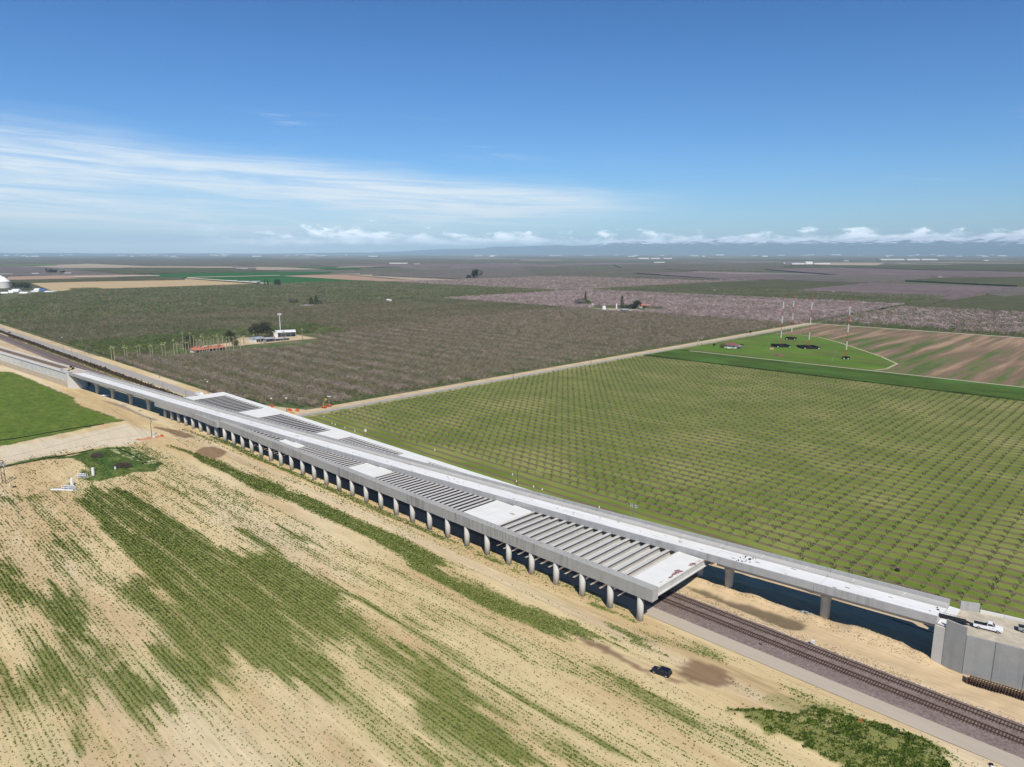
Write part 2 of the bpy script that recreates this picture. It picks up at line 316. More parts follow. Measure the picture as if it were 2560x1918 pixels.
# ================================================================== GROUND
def smooth01(x): x = np.clip(x, 0, 1); return x * x * (3 - 2 * x)
c03 = crop(0, 860, 3.456); c12 = crop(120, 1120, 8.285); c0 = crop(0, 1300, 2.681); c6 = crop(600, 1300, 3.687); c10 = crop(1060, 1500, 3.687); c17 = crop(1760, 1720, 2.765)
c0l = crop(0, 1050, 6.904); c15 = crop(1500, 1280, 3.4516); c5 = crop(500, 940, 3.4563); c30 = crop(300, 1030, 11.045); c42 = crop(420, 960, 6.144); cs = crop(1600, 1620, 8.508)
def polys():
    P = {}
    P['field'] = PX([(-90, 925), (29, 930), (60, 942), (102, 960), (145, 978), (188, 994), (183, 1001), (205, 1016), (253, 1031), (312, 1052), (260, 1060), (174, 1080), (100, 1095), (0, 1116), (-90, 1130)])
    P['patch'] = PX([(0, 1166), (60, 1151), (125, 1139), (180, 1140), (233, 1124), (283, 1117), (333, 1117), (356, 1129), (376, 1144), (409, 1157), (388, 1178), (333, 1181), (289, 1193), (246, 1204), (220, 1201), (196, 1194), (203, 1172), (228, 1178), (200, 1152), (179, 1145), (120, 1148), (60, 1156), (0, 1172)])
    P['yard'] = PX([(0, 1120), (60, 1112), (174, 1092), (312, 1060), (400, 1085), (330, 1112), (230, 1120), (120, 1140), (0, 1162)])
    P['wet'] = [PX(q) for q in (
        [c03(1690, 920), c03(1760, 890), c03(1860, 885), c03(1960, 930), c03(1930, 970), c03(1850, 990), c03(1760, 970), c03(1700, 940)],
        [c03(1320, 710), c03(1420, 725), c03(1560, 750), c03(1660, 785), c03(1680, 805), c03(1600, 815), c03(1520, 795), c03(1430, 755), c03(1330, 725)],
        [cs(1000, 280), cs(1100, 245), cs(1300, 290), cs(1500, 350), cs(1750, 440), cs(1950, 700), cs(1900, 780), cs(1790, 840), cs(1400, 790), cs(1150, 780), cs(900, 640), cs(680, 490), cs(850, 470), cs(760, 350), cs(960, 400)],
        [cs(640, 620), cs(940, 740), cs(900, 800), cs(700, 720), cs(560, 660)],
        [c10(1380, 320), c10(1700, 430), c10(1900, 560), c10(2080, 650), c10(2060, 690), c10(1700, 500), c10(1500, 410)])]
    P['ditch'] = PX([c15(740, 640), c15(900, 690), c15(1100, 760), c15(1400, 840), c15(1650, 920), c15(1780, 970), c15(1730, 1025), c15(1600, 1000), c15(1350, 900), c15(1050, 780), c15(800, 680)])
    P['ditch2'] = PX([c03(860, 480), c03(1000, 510), c03(1130, 560), c03(1260, 620), c03(1370, 655), c03(1330, 665), c03(1200, 620), c03(1060, 555), c03(920, 505)])
    P['weeds'] = PX([c17(150, 165), c17(400, 160), c17(640, 200), c17(760, 130), c17(880, 180), c17(1020, 220), c17(1250, 270), c17(1530, 370), c17(1640, 460), c17(1700, 560), c17(1800, 800), c17(1100, 800), c17(940, 547), c17(760, 450), c17(420, 300), c17(270, 230)])
    P['dry'] = PX([c17(620, 40), c17(740, 100), c17(870, 180), c17(960, 340), c17(900, 330), c17(800, 290), c17(690, 290), c17(640, 200), c17(400, 120), c17(450, 60)])
    P['ring'] = PX([c30(440, 770), c30(560, 745), c30(760, 710), c30(1000, 670), c30(1170, 645), c30(1210, 660), c30(1100, 700), c30(800, 750), c30(560, 795)])
    return P
PL = polys()
# strokes of plants: (photo points of a line, half width in metres, density)
ST = [
 ([(500, 1142), (600, 1190), (700, 1235), (760, 1252)], 2.6, .62), ([(760, 1252), (860, 1300), (963, 1345)], 3.0, .9), ([(640, 1205), (700, 1230)], 4.0, .75),
 ([(963, 1345), (1060, 1400), (1080, 1412)], 3.6, .95), ([(1070, 1432), (1223, 1500)], 2.2, .8), ([(1140, 1458), (1223, 1495)], 4.0, .8), ([(1223, 1500), (1350, 1550), (1440, 1572)], 3.2, .98), ([(440, 1120), (500, 1140)], 1.2, .5),
 ([c6(0, 90), c6(200, 220), c6(400, 370), c6(600, 500), c6(750, 560)], 1.5, .9), ([c6(750, 560), c6(1000, 700), c6(1200, 790), c6(1500, 970)], 1.0, .9), ([c6(1500, 970), c6(2000, 1230), c6(2212, 1400)], .9, .7),
 ([c10(450, 640), c10(780, 820), c10(1000, 950), c10(1300, 1130), c10(1600, 1300), c10(2000, 1541)], 1.0, .75), ([c10(0, 370), c10(200, 500), c10(450, 640)], 1.6, .7), ([c10(800, 1100), c10(1300, 1400)], 1.4, .6),
 ([(400, 1060), (455, 1073), (560, 1110)], 1.2, .3),
 ([(540, 1095), (600, 1125), (700, 1170), (800, 1212), (930, 1268), (1100, 1345)], 1.3, .5), ([(1100, 1345), (1300, 1420), (1560, 1520)], 1.6, .33),
 ([(1640, 1590), (1700, 1610), (1800, 1640)], 1.6, .5), ([c10(1900, 330), c10(2100, 430)], 2.4, .55), ([c17(640, 60), c17(760, 130), c17(900, 150)], 2.0, .7), ([c17(1230, 250), c17(1530, 380)], 1.3, .6),
 ([c0(0, 300), c0(60, 350)], 3, .6), ([c0(60, 450), c0(190, 520)], 4, .8), ([c0(360, 510), c0(500, 680)], 4, .85), ([c0(400, 130), c0(560, 270)], 2.5, .6), ([c0(880, 370), c0(960, 440)], 4, .6),
 ([c0(640, 370), c0(700, 400)], 2.5, .5), ([c0(860, 1080), c0(960, 1150), c0(1030, 1260)], 4, .85), ([c0(1120, 860), c0(1260, 940), c0(1430, 1080)], 5.0, .85), ([c0(1060, 880), c0(1230, 1020)], 3.2, .7),
 ([c0(850, 440), c0(1000, 560), c0(1130, 650)], 4.0, .6), ([c0(1130, 650), c0(1300, 800), c0(1420, 930)], 5.0, .8), ([c0(1300, 560), c0(1500, 700), c0(1600, 820)], 3.0, .75),
 ([c0(250, 1000), c0(400, 1160)], 4.5, .75), ([c0(90, 1050), c0(200, 1180)], 4.5, .6), ([c0(350, 860), c0(500, 1080)], 4.5, .7), ([c0(520, 960), c0(680, 1120)], 3.5, .6), ([c0(620, 800), c0(760, 950)], 3.5, .5), ([c0(500, 1340), c0(580, 1480)], 2.2, .6),
 ([c0(720, 50), c0(950, 260), c0(1300, 570), c0(1600, 830), c0(1877, 1010)], 2.0, .9), ([c0(900, 120), c0(1300, 430), c0(1600, 680), c0(1877, 860)], 3.2, .95), ([c0(1000, 60), c0(1400, 330), c0(1700, 560), c0(1877, 700)], 3.4, .9),
 ([c6(0, 440), c6(300, 560), c6(560, 640)], 9.0, .85), ([c6(250, 420), c6(500, 540), c6(700, 640)], 4.0, .9), ([c6(500, 780), c6(700, 900), c6(900, 1000)], 4.0, .9), ([c6(0, 900), c6(300, 1150), c6(700, 1440)], 5.0, .9), ([c6(350, 900), c6(700, 1100)], 6.0, .6),
 ([c6(780, 780), c6(900, 860)], 4.0, .85), ([c6(1050, 1050), c6(1300, 1200), c6(1480, 1380)], 3.5, .6), ([c6(1130, 960), c6(1250, 1080)], 3.0, .6), ([c6(500, 130), c6(640, 220)], 2.5, .6), ([c6(1450, 860), c6(1700, 1000)], 2.6, .35), ([c6(1700, 800), c6(2100, 980)], 3.6, .35),
 ([c10(0, 560), c10(150, 650)], 3.0, .85), ([c10(0, 680), c10(200, 850), c10(400, 960)], 4.0, .85), ([c10(0, 1000), c10(400, 1250), c10(700, 1480)], 4.0, .75), ([c10(500, 1150), c10(800, 1330), c10(950, 1480)], 2.4, .9), ([c10(0, 1400), c10(200, 1541)], 3.0, .8), ([c10(850, 450), c10(980, 520)], 1.6, .7), ([c10(1200, 530), c10(1450, 770)], 1.4, .5), ([c10(1600, 640), c10(2100, 900)], 1.4, .6), ([c10(2000, 850), c10(2212, 1000)], 2.0, .6), ([c10(1000, 1250), c10(1300, 1400), c10(1500, 1541)], 2.0, .7),
 ([c0l(0, 1330), c0l(250, 1310), c0l(500, 1330)], 2.6, .6), ([c0l(0, 1400), c0l(400, 1380)], 1.6, .5), ([c0l(440, 860), c0l(560, 880)], 2.0, .4), ([c0l(620, 1010), c0l(800, 1030)], 2.0, .35), ([c0l(160, 890), c0l(280, 870)], 1.6, .3), ([c0l(480, 1230), c0l(560, 1250)], 1.2, .35), ([c0l(740, 1100), c0l(880, 1090)], 1.0, .3),
 ([(700, 1620), (900, 1760), (1050, 1918)], 3.0, .45), ([(1500, 1700), (1700, 1790), (1900, 1918)], 2.4, .35), ([c17(0, 170), c17(300, 350), c17(520, 500)], 1.6, .5), ([(900, 1640), (1100, 1760), (1300, 1918)], 2.6, .45), ([(0, 1780), (120, 1918)], 3.0, .3), ([(1200, 1560), (1400, 1660), (1600, 1750)], 2.4, .3)]
BAND = PX([(176, 1246), (230, 1232), (310, 1222), (345, 1245), (430, 1300), (520, 1345), (620, 1395), (700, 1430), (790, 1468), (815, 1510), (740, 1540), (620, 1530), (560, 1500), (420, 1420), (300, 1340)])
def density(u, v):
    """how much of the ground the young crop or weeds cover, 0..1"""
    wu = u + (fbm(u * .03, v * 1.1, 3) - .5) * 42; wv = v + (fbm(u * .05, v * .25, 5) - .5) * 2.4
    st = .30 + .95 * smooth01((fbm(u * .022, v * 1.5, 15, 3) - .34) / .30); rowf = .55 + .75 * vnoise(u * .045, np.floor(v / 1.0) * 7.31, 16)
    cropzone = smooth01((-24 - v + (u + 60) * 0.02) / 3) 
    wvy = fbm(u * .03, v * .42, 11, 4); fine = fbm(u * .12, v * 1.1, 12, 3)
    D = cropzone * np.clip(.07 + .34 * smooth01((wvy - .42) / .26) * (.25 + 1.1 * fine * fine), 0, .42)
    D = np.maximum(D, (1 - cropzone) * .10 * smooth01((wvy - .5) / .2) * (v < 6))
    for line, hw, dn in ST:
        pts = PX(line)
        for a, b in zip(pts, pts[1:]):
            d = segd(wu, wv, a, b); D = np.maximum(D, dn * smooth01((1.75 - d / hw) / 1.3) * (.45 + .6 * st))
    inb = inpoly(wu, wv, BAND); gap = smooth01((fbm(u * .03, v * .9, 31, 3) - .30) / .12)
    D = np.maximum(D, inb * (.30 + .45 * gap) * (.5 + .55 * st))
    D = np.where(v < -22, D * rowf, D)
    # weeds at the feet of the near column row
    D = np.maximum(D, .75 * smooth01(1 - np.abs(v + 1.4) / 1.8) * smooth01((fbm(u * .16, v * .3, 41, 3) - .47) / .12) * (u < 3) * (u > -245))
    WG = PX([c0l(-200, 870), c0l(500, 740), c0l(1180, 640), c0l(1340, 650), c0l(1560, 860), c0l(1390, 1010), c0l(940, 1190), c0l(500, 1300), c0l(-200, 1330)]); D = np.where(inpoly(u, v, WG), D * .3, D)
    for k in ('yard',): D = np.where(inpoly(wu, wv, PL[k]), D * .05, D)
    inw = inpoly(u + (fbm(u * .3, v * .3, 51) - .5) * 5, v + (fbm(u * .3, v * .3, 52) - .5) * 5, PL['weeds']); D = np.maximum(D, inw * .97)
    for q in PL['wet']: D = np.where(inpoly(u, v, q), D * .15, D)
    D = np.where((v > 3.6) & (u > -6), 0, D); D = np.where((v < 3) & (u < -250) & (v > -24 - (u + 250) * .15) & (u < -330), D * .1, D)
    return np.clip(D, 0, 1)
def hill(u, v):
    """low spoil heaps on the far side of the tracks"""
    z = 0 * u
    for cu, cv, ru, rv, h in ((1, 31.0, 5, 2.8, 1.9), (9, 31, 3.5, 2.4, 1.3), (17, 32, 4.5, 2.6, 1.6), (26, 32.5, 5, 2.2, .9), (34, 33, 4, 2.2, 1.2), (46, 33.5, 7, 3.2, 2.1), (53, 33.5, 3.5, 2.5, 1.1), (59, 33, 3.5, 2.2, 1.6), (12, 37, 8, 3, 1.0), (30, 40, 12, 3, .8)):
        z = z + h * np.exp(-((u - cu) / ru) ** 2 - ((v - cv) / rv) ** 2)
    z = z + .55 * (fbm(u * .3, v * .4, 61) - .5) * ((v > 22) & (u > -10)) 
    return z
def near_ground():
    cell = 0.62; us = np.arange(-645, 135, cell); vs = np.arange(-150, 49, cell)
    U, V = np.meshgrid(us, vs, indexing='ij'); nu, nv = U.shape
    n1 = fbm(U * .02, V * .12, 1); n2 = fbm(U * .15, V * .5, 2); n3 = fbm(U * .008, V * .03, 4)
    sand = np.array([.61, .48, .262]); tan = np.array([.53, .385, .20]); pale = np.array([.66, .56, .41])
    a = smooth01((n1 - .35) / .35)[..., None]; b = smooth01((n3 - .45) / .25)[..., None]
    Cc = sand * (1 - a) + tan * a; Cc = Cc * (1 - .45 * b) + pale * .45 * b; Cc = Cc * (.90 + .2 * n2[..., None])
    ju = U + (fbm(U * .25, V * .4, 7) - .5) * 4; jv = V + (fbm(U * .25, V * .5, 8) - .5) * 3
    def over(mask, col, op=1.0, bl=1):
        nonlocal Cc
        k = blur(mask.astype(float), bl)[..., None] * op; Cc = Cc * (1 - k) + np.array(col) * k
    over(inpoly(ju, jv, PL['yard']), (.62, .53, .385), .85, 3)
    # worn tracks beside the structure
    trk = smooth01(1 - np.abs(V + 8 + (U + 100) * .006) / 4.5) * (V < 3); Cc = Cc * (1 - .35 * trk[..., None]) + pale * .35 * trk[..., None]
    tl = np.sin(V * 5.2 + 2.0 * fbm(U * .01, V * .05, 71)); Cc = Cc * (1 + .035 * (tl * (np.abs(V + 12) < 14) * (.4 + n2))[..., None])
    D = density(U, V); rows = .5 + .5 * np.sin(V * 2 * math.pi / 1.55)
    gr = np.array([.14, .175, .030]); gd = np.array([.105, .145, .024])
    Ds = blur(D, 2); k = smooth01(Ds * 1.5)[..., None] * .80; yg = np.array([.33, .32, .13]); w_ = smooth01((Ds - .12) / .5)[..., None]; gcol = yg * (1 - w_) + (gr + (gd - gr) * fbm(U * .2, V * .7, 9)[..., None]) * w_; Cc = Cc * (1 - k) + gcol * k
    over(inpoly(ju, jv, PL['dry']), (.33, .29, .12), .75, 2)
    f = inpoly(U + (fbm(U * .4, V * .4, 81) - .5) * 4, V + (fbm(U * .4, V * .4, 82) - .5) * 4, PL['field']); g2 = fbm(U * .05, V * .2, 83, 5)
    gcol = np.array([.060, .098, .013]) * (1 - g2[..., None]) * 1.4 + np.array([.13, .165, .028]) * g2[..., None]
    kk = blur(f.astype(float), 1)[..., None]; Cc = Cc * (1 - kk) + gcol * kk
    e = kk[..., 0] * (1 - blur(f.astype(float), 5)) * 2; e = np.clip(e, 0, .8)[..., None] * smooth01((fbm(U * .2, V * .2, 84) - .4) / .15)[..., None]; Cc = Cc * (1 - e) + np.array([.13, .10, .06]) * e
    f = inpoly(U + (fbm(U * .5, V * .5, 85) - .5) * 3, V + (fbm(U * .5, V * .5, 86) - .5) * 3, PL['patch']); kk = blur(f.astype(float), 1)[..., None]
    g3 = fbm(U * .12, V * .2, 87, 4); gcol = np.array([.055, .100, .020]) + np.array([.085, .080, .025]) * smooth01((g3 - .4) / .3)[..., None]
    wh = (smooth01((fbm(U * .35, V * .9, 88, 3) - .55) / .08) * (segd(U, V, *PX([c03(1060, 900), c03(1300, 1010)])) < 5.5))[..., None]; gcol = gcol * (1 - wh) + np.array([.50, .47, .26]) * wh
    Cc = Cc * (1 - kk) + gcol * kk
    for q in PL['wet']: over(inpoly(U + (fbm(U * .3, V * 2, 91) - .5) * 5, V + (fbm(U * .3, V * 1.5, 92) - .5) * 1.6, q), (.22, .14, .08), .92, 1)
    over(inpoly(U, V, PL['ditch2']), (.27, .21, .155), .85, 1)
    over(inpoly(ju, jv, PL['ring']), (.55, .19, .09), .75, 1)
    # wheel tracks in the loose sand
    rr_ = random.Random(12); tp = [PX([c03(900, 500), c03(1100, 640), c03(1250, 740), c03(1500, 830)]), PX([c03(0, 990), c03(400, 900), c03(800, 790), c03(1150, 700)]), PX([c03(0, 1040), c03(500, 930), c03(900, 830), c03(1200, 790)]), PX([c03(600, 420), c03(900, 540), c03(1150, 690), c03(1300, 850)]), PX([c03(1200, 640), c03(1500, 760), c03(1900, 920), c03(2200, 1080)]), PX([c0l(560, 1330), c0l(850, 1200), c0l(1100, 1040), c0l(1240, 950), c0l(1150, 890)]),
          PX([c15(300, 1000), c15(900, 1250), c15(1500, 1560), c15(2100, 1900)]), PX([c15(0, 1130), c15(500, 1330), c15(1000, 1520)]), [(0, 22.6), (20, 23.2), (45, 24.0), (75, 25.5), (110, 30)], [(2, 23.9), (30, 24.6), (60, 26), (90, 29.5)], [(35, 29), (42, 27.5), (50, 29), (58, 28)], [(-240, -6.2), (-150, -5.8), (-60, -6.4), (6, -5.4), (40, -2)], [(-240, -9.6), (-150, -8.9), (-60, -9.6), (10, -8.4)]]
    for pts_ in tp:
        x0_, x1_ = min(q_[0] for q_ in pts_) - 4, max(q_[0] for q_ in pts_) + 4; y0_, y1_ = min(q_[1] for q_ in pts_) - 4, max(q_[1] for q_ in pts_) + 4
        si = slice(int(np.searchsorted(us, x0_)), int(np.searchsorted(us, x1_))); sj = slice(int(np.searchsorted(vs, y0_)), int(np.searchsorted(vs, y1_))); Us, Vs = U[si, sj], V[si, sj]
        if Us.size == 0: continue
        nz = .5 * (fbm(Us * .03, Vs * 0, 77) - .5); nk = .25 + .5 * fbm(Us * .12, Vs * .2, 78)
        for off in (-.95, .95):
            dd_ = np.full(Us.shape, 99.)
            for a_, b_ in zip(pts_, pts_[1:]): dd_ = np.minimum(dd_, segd(Us, Vs + off + nz, a_, b_))
            k_ = (smooth01(1 - dd_ / .75) * nk)[..., None]; Cc[si, sj] = Cc[si, sj] * (1 - k_ * .34)
    # tan banks under the viaduct, darker hollows
    spoil = ((V > 21.5) & (U > -12)); k = blur(spoil.astype(float), 3)[..., None] * .8; tone = fbm(U * .09, V * .4, 95, 4)[..., None]
    Cc = Cc * (1 - k) + (np.array([.60, .455, .275]) * (1 - tone * .55) + np.array([.50, .33, .17]) * tone * .55) * k
    dm_ = inpoly(U, V + (fbm(U * .3, V, 93) - .5) * 1.5, PL['ditch']); over(dm_, (.165, .125, .075), .95, 1)
    fm = blur(inpoly(U, V, PL['field']).astype(float), 2); pm = blur(inpoly(U, V, PL['patch']).astype(float), 1); gm_ = np.clip(fm + pm, 0, 1)[..., None]
    mott = (.55 + .9 * fbm(U * .9, V * 1.3, 101, 3))[..., None] * (.72 + .56 * fbm(U * .16, V * .35, 102, 4))[..., None]; Cc = Cc * (1 - gm_) + Cc * mott * gm_
    Z = hill(U, V) - .35 * blur(dm_.astype(float), 2) + .10 * (fbm(U * .3, V * .5, 99) - .5) - .02
    Z = Z + .16 * D * (fbm(U * 1.2, V * 1.6, 98) - .3) * (V < 3)
    w = blur(inpoly(U, V, PL['weeds']).astype(float), 2); Z = Z + w * (.25 + .7 * fbm(U * .5, V * .5, 97))
    rb = (V > 8.6) & (V < 21.4); Z = np.where(rb, -.12, Z)
    idx = np.arange(nu * nv).reshape(nu, nv); F = np.stack([idx[:-1, :-1], idx[1:, :-1], idx[1:, 1:], idx[:-1, 1:]], -1).reshape(-1, 4)
    me = np_mesh('ground', np.stack([U, V, Z], -1).reshape(-1, 3), F, m_sand, Cc.reshape(-1, 3)); struct('ground', me)
near_ground()

def tufts():
    """low crop plants and weeds as small crossed leaves, drilled in rows parallel to the tracks"""
    n = 1300000; u = rng.uniform(-300, 88, n); v = rng.uniform(-135, 4, n)
    cx, cy = CAMXY
    row = 1.0; vr = (np.floor(v / row) + .5) * row + rng.normal(0, .12, n); v = np.where(v < -24, np.where(rng.random(n) < .85, vr, v), v)
    D = density(u, v); k = rng.random(n) < D * .60; u = u[k]; v = v[k]; D = D[k]
    dist = np.hypot(u - cx, v - cy); k = rng.random(len(u)) < np.clip(260 / dist, .3, 1); u, v, D, dist = u[k], v[k], D[k], dist[k]
    wd = inpoly(u, v, PL['weeds'])
    n = len(u); s = rng.uniform(.10, .25, n) * (1 + .3 * D) * np.clip(dist / 170, 1, 1.7); s = np.where(wd, s * 1.9, s); h = s * rng.uniform(.6, 1.2, n)
    z0 = hill(u, v) + np.where(wd, .35, .0)
    a = rng.uniform(0, math.pi, n); V = np.zeros((n, 6, 3)); q = s * rng.uniform(.5, 1.1, n)
    for j, (da, sg) in enumerate(((0, 1), (1.9, 1))):
        c, s_ = np.cos(a + da), np.sin(a + da)
        V[:, j * 3] = np.stack([u - c * q, v - s_ * q, z0 + h * .25], -1); V[:, j * 3 + 1] = np.stack([u + c * q, v + s_ * q, z0 + h * .2], -1)
        V[:, j * 3 + 2] = np.stack([u + s_ * q * .8, v - c * q * .8, z0 + h * 1.0], -1)
    F = np.arange(n * 6).reshape(-1, 3)
    t = rng.random(n)[:, None]; base = np.array([.066, .095, .022]) * (1 - t) + np.array([.15, .19, .036]) * t
    yel = (rng.random(n) < .10)[:, None]; base = np.where(yel, np.array([.27, .27, .09]), base); base = np.where(wd[:, None], base * np.array([.52, .60, .40]), base)
    me = np_mesh('crop_plants', V.reshape(-1, 3), F, m_tuft, np.repeat(base, 6, 0), 'leaf')
    o = link('crop_plants', me); o['kind'] = 'stuff'
tufts()

sheet('farmland', [(-45000, -45000), (45000, -45000), (45000, 45000), (-45000, 45000)], -.6, m_farfield)
# sand aprons left of and behind the structure
sheet('sandy_ground', [(-2600, -330), (-643, -330), (-643, 49), (-2600, 49)], -.10, m_sandflat)
sheet('verge', [(-560, 48.5), (-270, 48.5), (-270, 70), (-560, 70)], -.05, m_sandflat)
sheet('foreground_ground', [(-645, -400), (400, -400), (400, -149), (-645, -149)], -.10, m_sandflat)
sheet('ground_beside_tracks', [(134, -150), (420, -150), (420, 60), (134, 60)], -.10, m_sandflat)
hw = [(-2600, 20), (-1600, 23.5), (-975, 26.8), (-780, 28.2), (-495, 31.4), (-400, 32), (-340, 34), (-300, 39), (-284, 46)]
sheet('highway', [(u, v) for u, v in hw] + [(-284, 56), (-300, 50), (-340, 43.5), (-400, 41.5), (-495, 40.8), (-780, 38.2), (-975, 36.8), (-1600, 33.5), (-2600, 30)], .035, m_asph)
sheet('side_road', [(-285.6, 44), (-280.4, 44), (-279.0, 836), (-284.4, 836)], .05, m_asph2)
sheet('road_shoulder', [(-294.5, 62), (-285.6, 50), (-284.4, 836), (-292.5, 836)], .02, m_sandflat)
sheet('road_verge', [(-280.4, 50), (-276.2, 50), (-275, 836), (-279.0, 836)], .02, mat('dry_verge', (.36, .30, .16), .95, var=.25, scale=.2, var2=.2, scale2=.05, tint=(.20, .24, .06), spec=.1))
sheet('access_road', [(-345, 4.4), (400, 3.8), (400, 9.0), (-345, 8.8)], .10, m_gravelrd)
sheet('outer_lane', [(-1000, 838.5), (1500, 838.5), (1500, 843.5), (-1000, 843.5)], .04, m_path)

# ballast bed with shoulders
def ballast():
    us = np.concatenate([np.arange(-2600, -400, 40.), np.arange(-400, 170, 2.5)]); prof = [(8.7, -.12), (9.6, .22), (12.2, .36), (16.2, .30), (20.0, .36), (20.6, .2), (21.3, -.12)]
    V = []; 
    for i, u in enumerate(us):
        for j, (v, z) in enumerate(prof):
            w = (random.random() - .5) * (.45 if j in (0, 6) else .12); V.append((u, v + w, z))
    k = len(prof); F = [(i * k + j, (i + 1) * k + j, (i + 1) * k + j + 1, i * k + j + 1) for i in range(len(us) - 1) for j in range(k - 1)]
    b = MB(); b.v = V; b.f = F; b.m = [0] * len(F); struct('ballast_bed', b.mesh('ballast_bed', m_ballast))
ballast()
def tracks():
    tie = MB(); tie.box((-.115, -1.3, -.10), (.115, 1.3, .07)); tie_me = tie.mesh('tie', m_tie)
    for nm, c, lab, dz in (('near', 14.12, 'railway track nearer the field, dark timber ties standing clear of the pinkish ballast', .36), ('far', 18.5, 'railway track next to the viaduct piers, ties half buried in the pinkish ballast', .345)):
        t = thing('railway_track', lab, 'railway track', (0, c, 0), group='two tracks passing under the concrete structure')
        for s in (-.7525, .7525):
            r = MB(); z = dz + (.07 if nm == 'near' else .065)
            r.prism([(s - .07, z), (s + .07, z), (s + .07, z + .03), (s + .02, z + .05), (s + .02, z + .12), (s + .038, z + .13), (s + .038, z + .17), (s - .038, z + .17), (s - .038, z + .13), (s - .02, z + .12), (s - .02, z + .05), (s - .07, z + .03)], 'x', -2600, 170)
            link('rail', r.mesh('rail', m_rail), t)
        n = 0; u = 168.0; st = MB(); sp = .61
        zt = dz + (0.0 if nm == 'near' else -.045)
        while u > -420:
            if 0 <= u <= 110 or (u < 0 and n < 290 and u > -60) :
                o = link('tie', tie_me, t, (u, random.uniform(-.05, .05), zt)); o.rotation_euler = (0, 0, random.uniform(-.02, .02)); n += 1
            else: st.box((u - .115, -1.3, zt - .10), (u + .115, 1.3, zt + .07))
            u -= sp * random.uniform(.94, 1.06)
        s = link('ties', st.mesh('ties', m_tie), t); s['kind'] = 'stuff'
tracks()

# ================================================================== VIADUCT
def vn(u): return 26.10 + 0.10872 * u + 5.862e-5 * u * u + 3.34e-8 * u ** 3
DW = 11.9
def sweep(sec, u0, u1, step=5.0):
    """cross-section [(offset from near edge, z)] swept along the curved alignment"""
    n = max(2, int((u1 - u0) / step) + 1); b = MB(); us = [u0 + (u1 - u0) * i / (n - 1) for i in range(n)]; k = len(sec)
    vs = [(u, vn(u) + o, z) for u in us for o, z in sec]
    fs = [(i * k + j, (i + 1) * k + j, (i + 1) * k + (j + 1) % k, i * k + (j + 1) % k) for i in range(n - 1) for j in range(k)] + [tuple(range(k)), tuple((n - 1) * k + j for j in range(k - 1, -1, -1))]
    b.add(vs, fs); return b
VI = thing('rail_viaduct', 'long pale concrete rail viaduct deck curving across the tracks, unfinished and without rails', 'viaduct')
UL, UR = -482.0, 61.6
def rect(o0, o1, z0, z1): return [(o0, z0), (o1, z0), (o1, z1), (o0, z1)]
segs = [(UL, -341.0)] + [(-341 + i * 69.2, -341 + (i + 1) * 69.2 - .06) for i in range(5)] + [(5.0, 33.9), (33.96, UR)]
for i, (a, b_) in enumerate(segs):
    link('deck_slab', sweep(rect(.04, DW - .04, 10.12, 10.42), a, b_ - .05).mesh('deck_slab', deckm), VI)
    link('walkway', sweep(rect(.33, 2.4, 10.425, 11.05), a, b_ - .05).mesh('walkway', conc), VI)
    link('walkway', sweep(rect(DW - 2.5, DW - .33, 10.425, 11.05), a, b_ - .05).mesh('walkway', conc), VI)
    link('parapet', sweep([(0, 9.98), (.10, 9.95), (.32, 10.1), (.32, 12.1), (0, 12.1)], a, b_ - .04).mesh('parapet', conc_par), VI)
    link('parapet', sweep([(DW - .32, 10.1), (DW, 9.98), (DW, 12.1), (DW - .32, 12.1)], a, b_ - .04).mesh('parapet', conc_par), VI)
# clips and lamp-like upstands on the far walkway joints
for a, b_ in ((UL, -342.0), (6.2, UR)):
    link('box_girder', sweep([(2.9, 10.11), (9.0, 10.11), (8.4, 7.7), (3.5, 7.7)], a, b_).mesh('box_girder', conc), VI)
link('edge_wall', sweep(rect(.02, .9, 6.9, 9.94), -341.0, -262.0).mesh('edge_wall', conc_dk), VI)
jb = MB()
u = UL + 6
while u < UR - 2:
    jb.box((u - .08, vn(u) + DW - 2.44, 11.05), (u + .08, vn(u) + DW - .36, 11.062)); u += 12.0
link('expansion_joint', jb.mesh('expansion_joint', conc_wh), VI)
# dimples of the form liner on the near face
dm = MB()
for u in np.arange(-60, 60, 1.15):
    for k, z in enumerate((11.5, 11.0, 10.5)):
        for d in (0, .55):
            if fbm(np.array([u * .05]), np.array([3.3]), 5)[0] < .46: continue
            uu = u + d + .2 * k; dm.lathe([(.0, 0), (.13, .0), (.08, .035)], 6)
            n0 = len(dm.v) - 18
            for q in range(n0, len(dm.v)):
                x, y, zz = dm.v[q]; dm.v[q] = (uu + x, vn(uu) - .002 - zz, z + y)
o = link('form_tie_cones', dm.mesh('form_tie_cones', conc_par), VI); o['kind'] = 'stuff'
def pier(u):
    b = MB(); c = vn(u) + DW / 2
    n = 20; prof = [(1.22, -.3), (1.22, 4.2), (1.26, 5.0), (1.42, 5.7), (1.75, 6.6), (2.1, 7.1), (2.15, 7.69)]
    vs = []
    for r, z in prof:
        kx = 1.22 + (r - 1.22) * .25
        for i in range(n):
            a = 2 * math.pi * i / n; vs.append((u + kx * math.cos(a), c + (r) * math.sin(a), z))
    k = len(prof); fs = [(j * n + i, j * n + (i + 1) % n, (j + 1) * n + (i + 1) % n, (j + 1) * n + i) for j in range(k - 1) for i in range(n)] + [tuple(range(n - 1, -1, -1)), tuple((k - 1) * n + i for i in range(n))]
    b.add(vs, fs); link('pier', b.mesh('pier', conc_col, True), VI)
for u in (-446.3, -419.2, -390.3, -364.0, 8.9, 35.2): pier(u)
b = MB(); v0 = vn(61.6)
b.box((61.6, v0 + .3, -.5), (63.6, v0 + DW - .3, 9.9)); link('abutment', b.mesh('abutment', conc_col), VI)
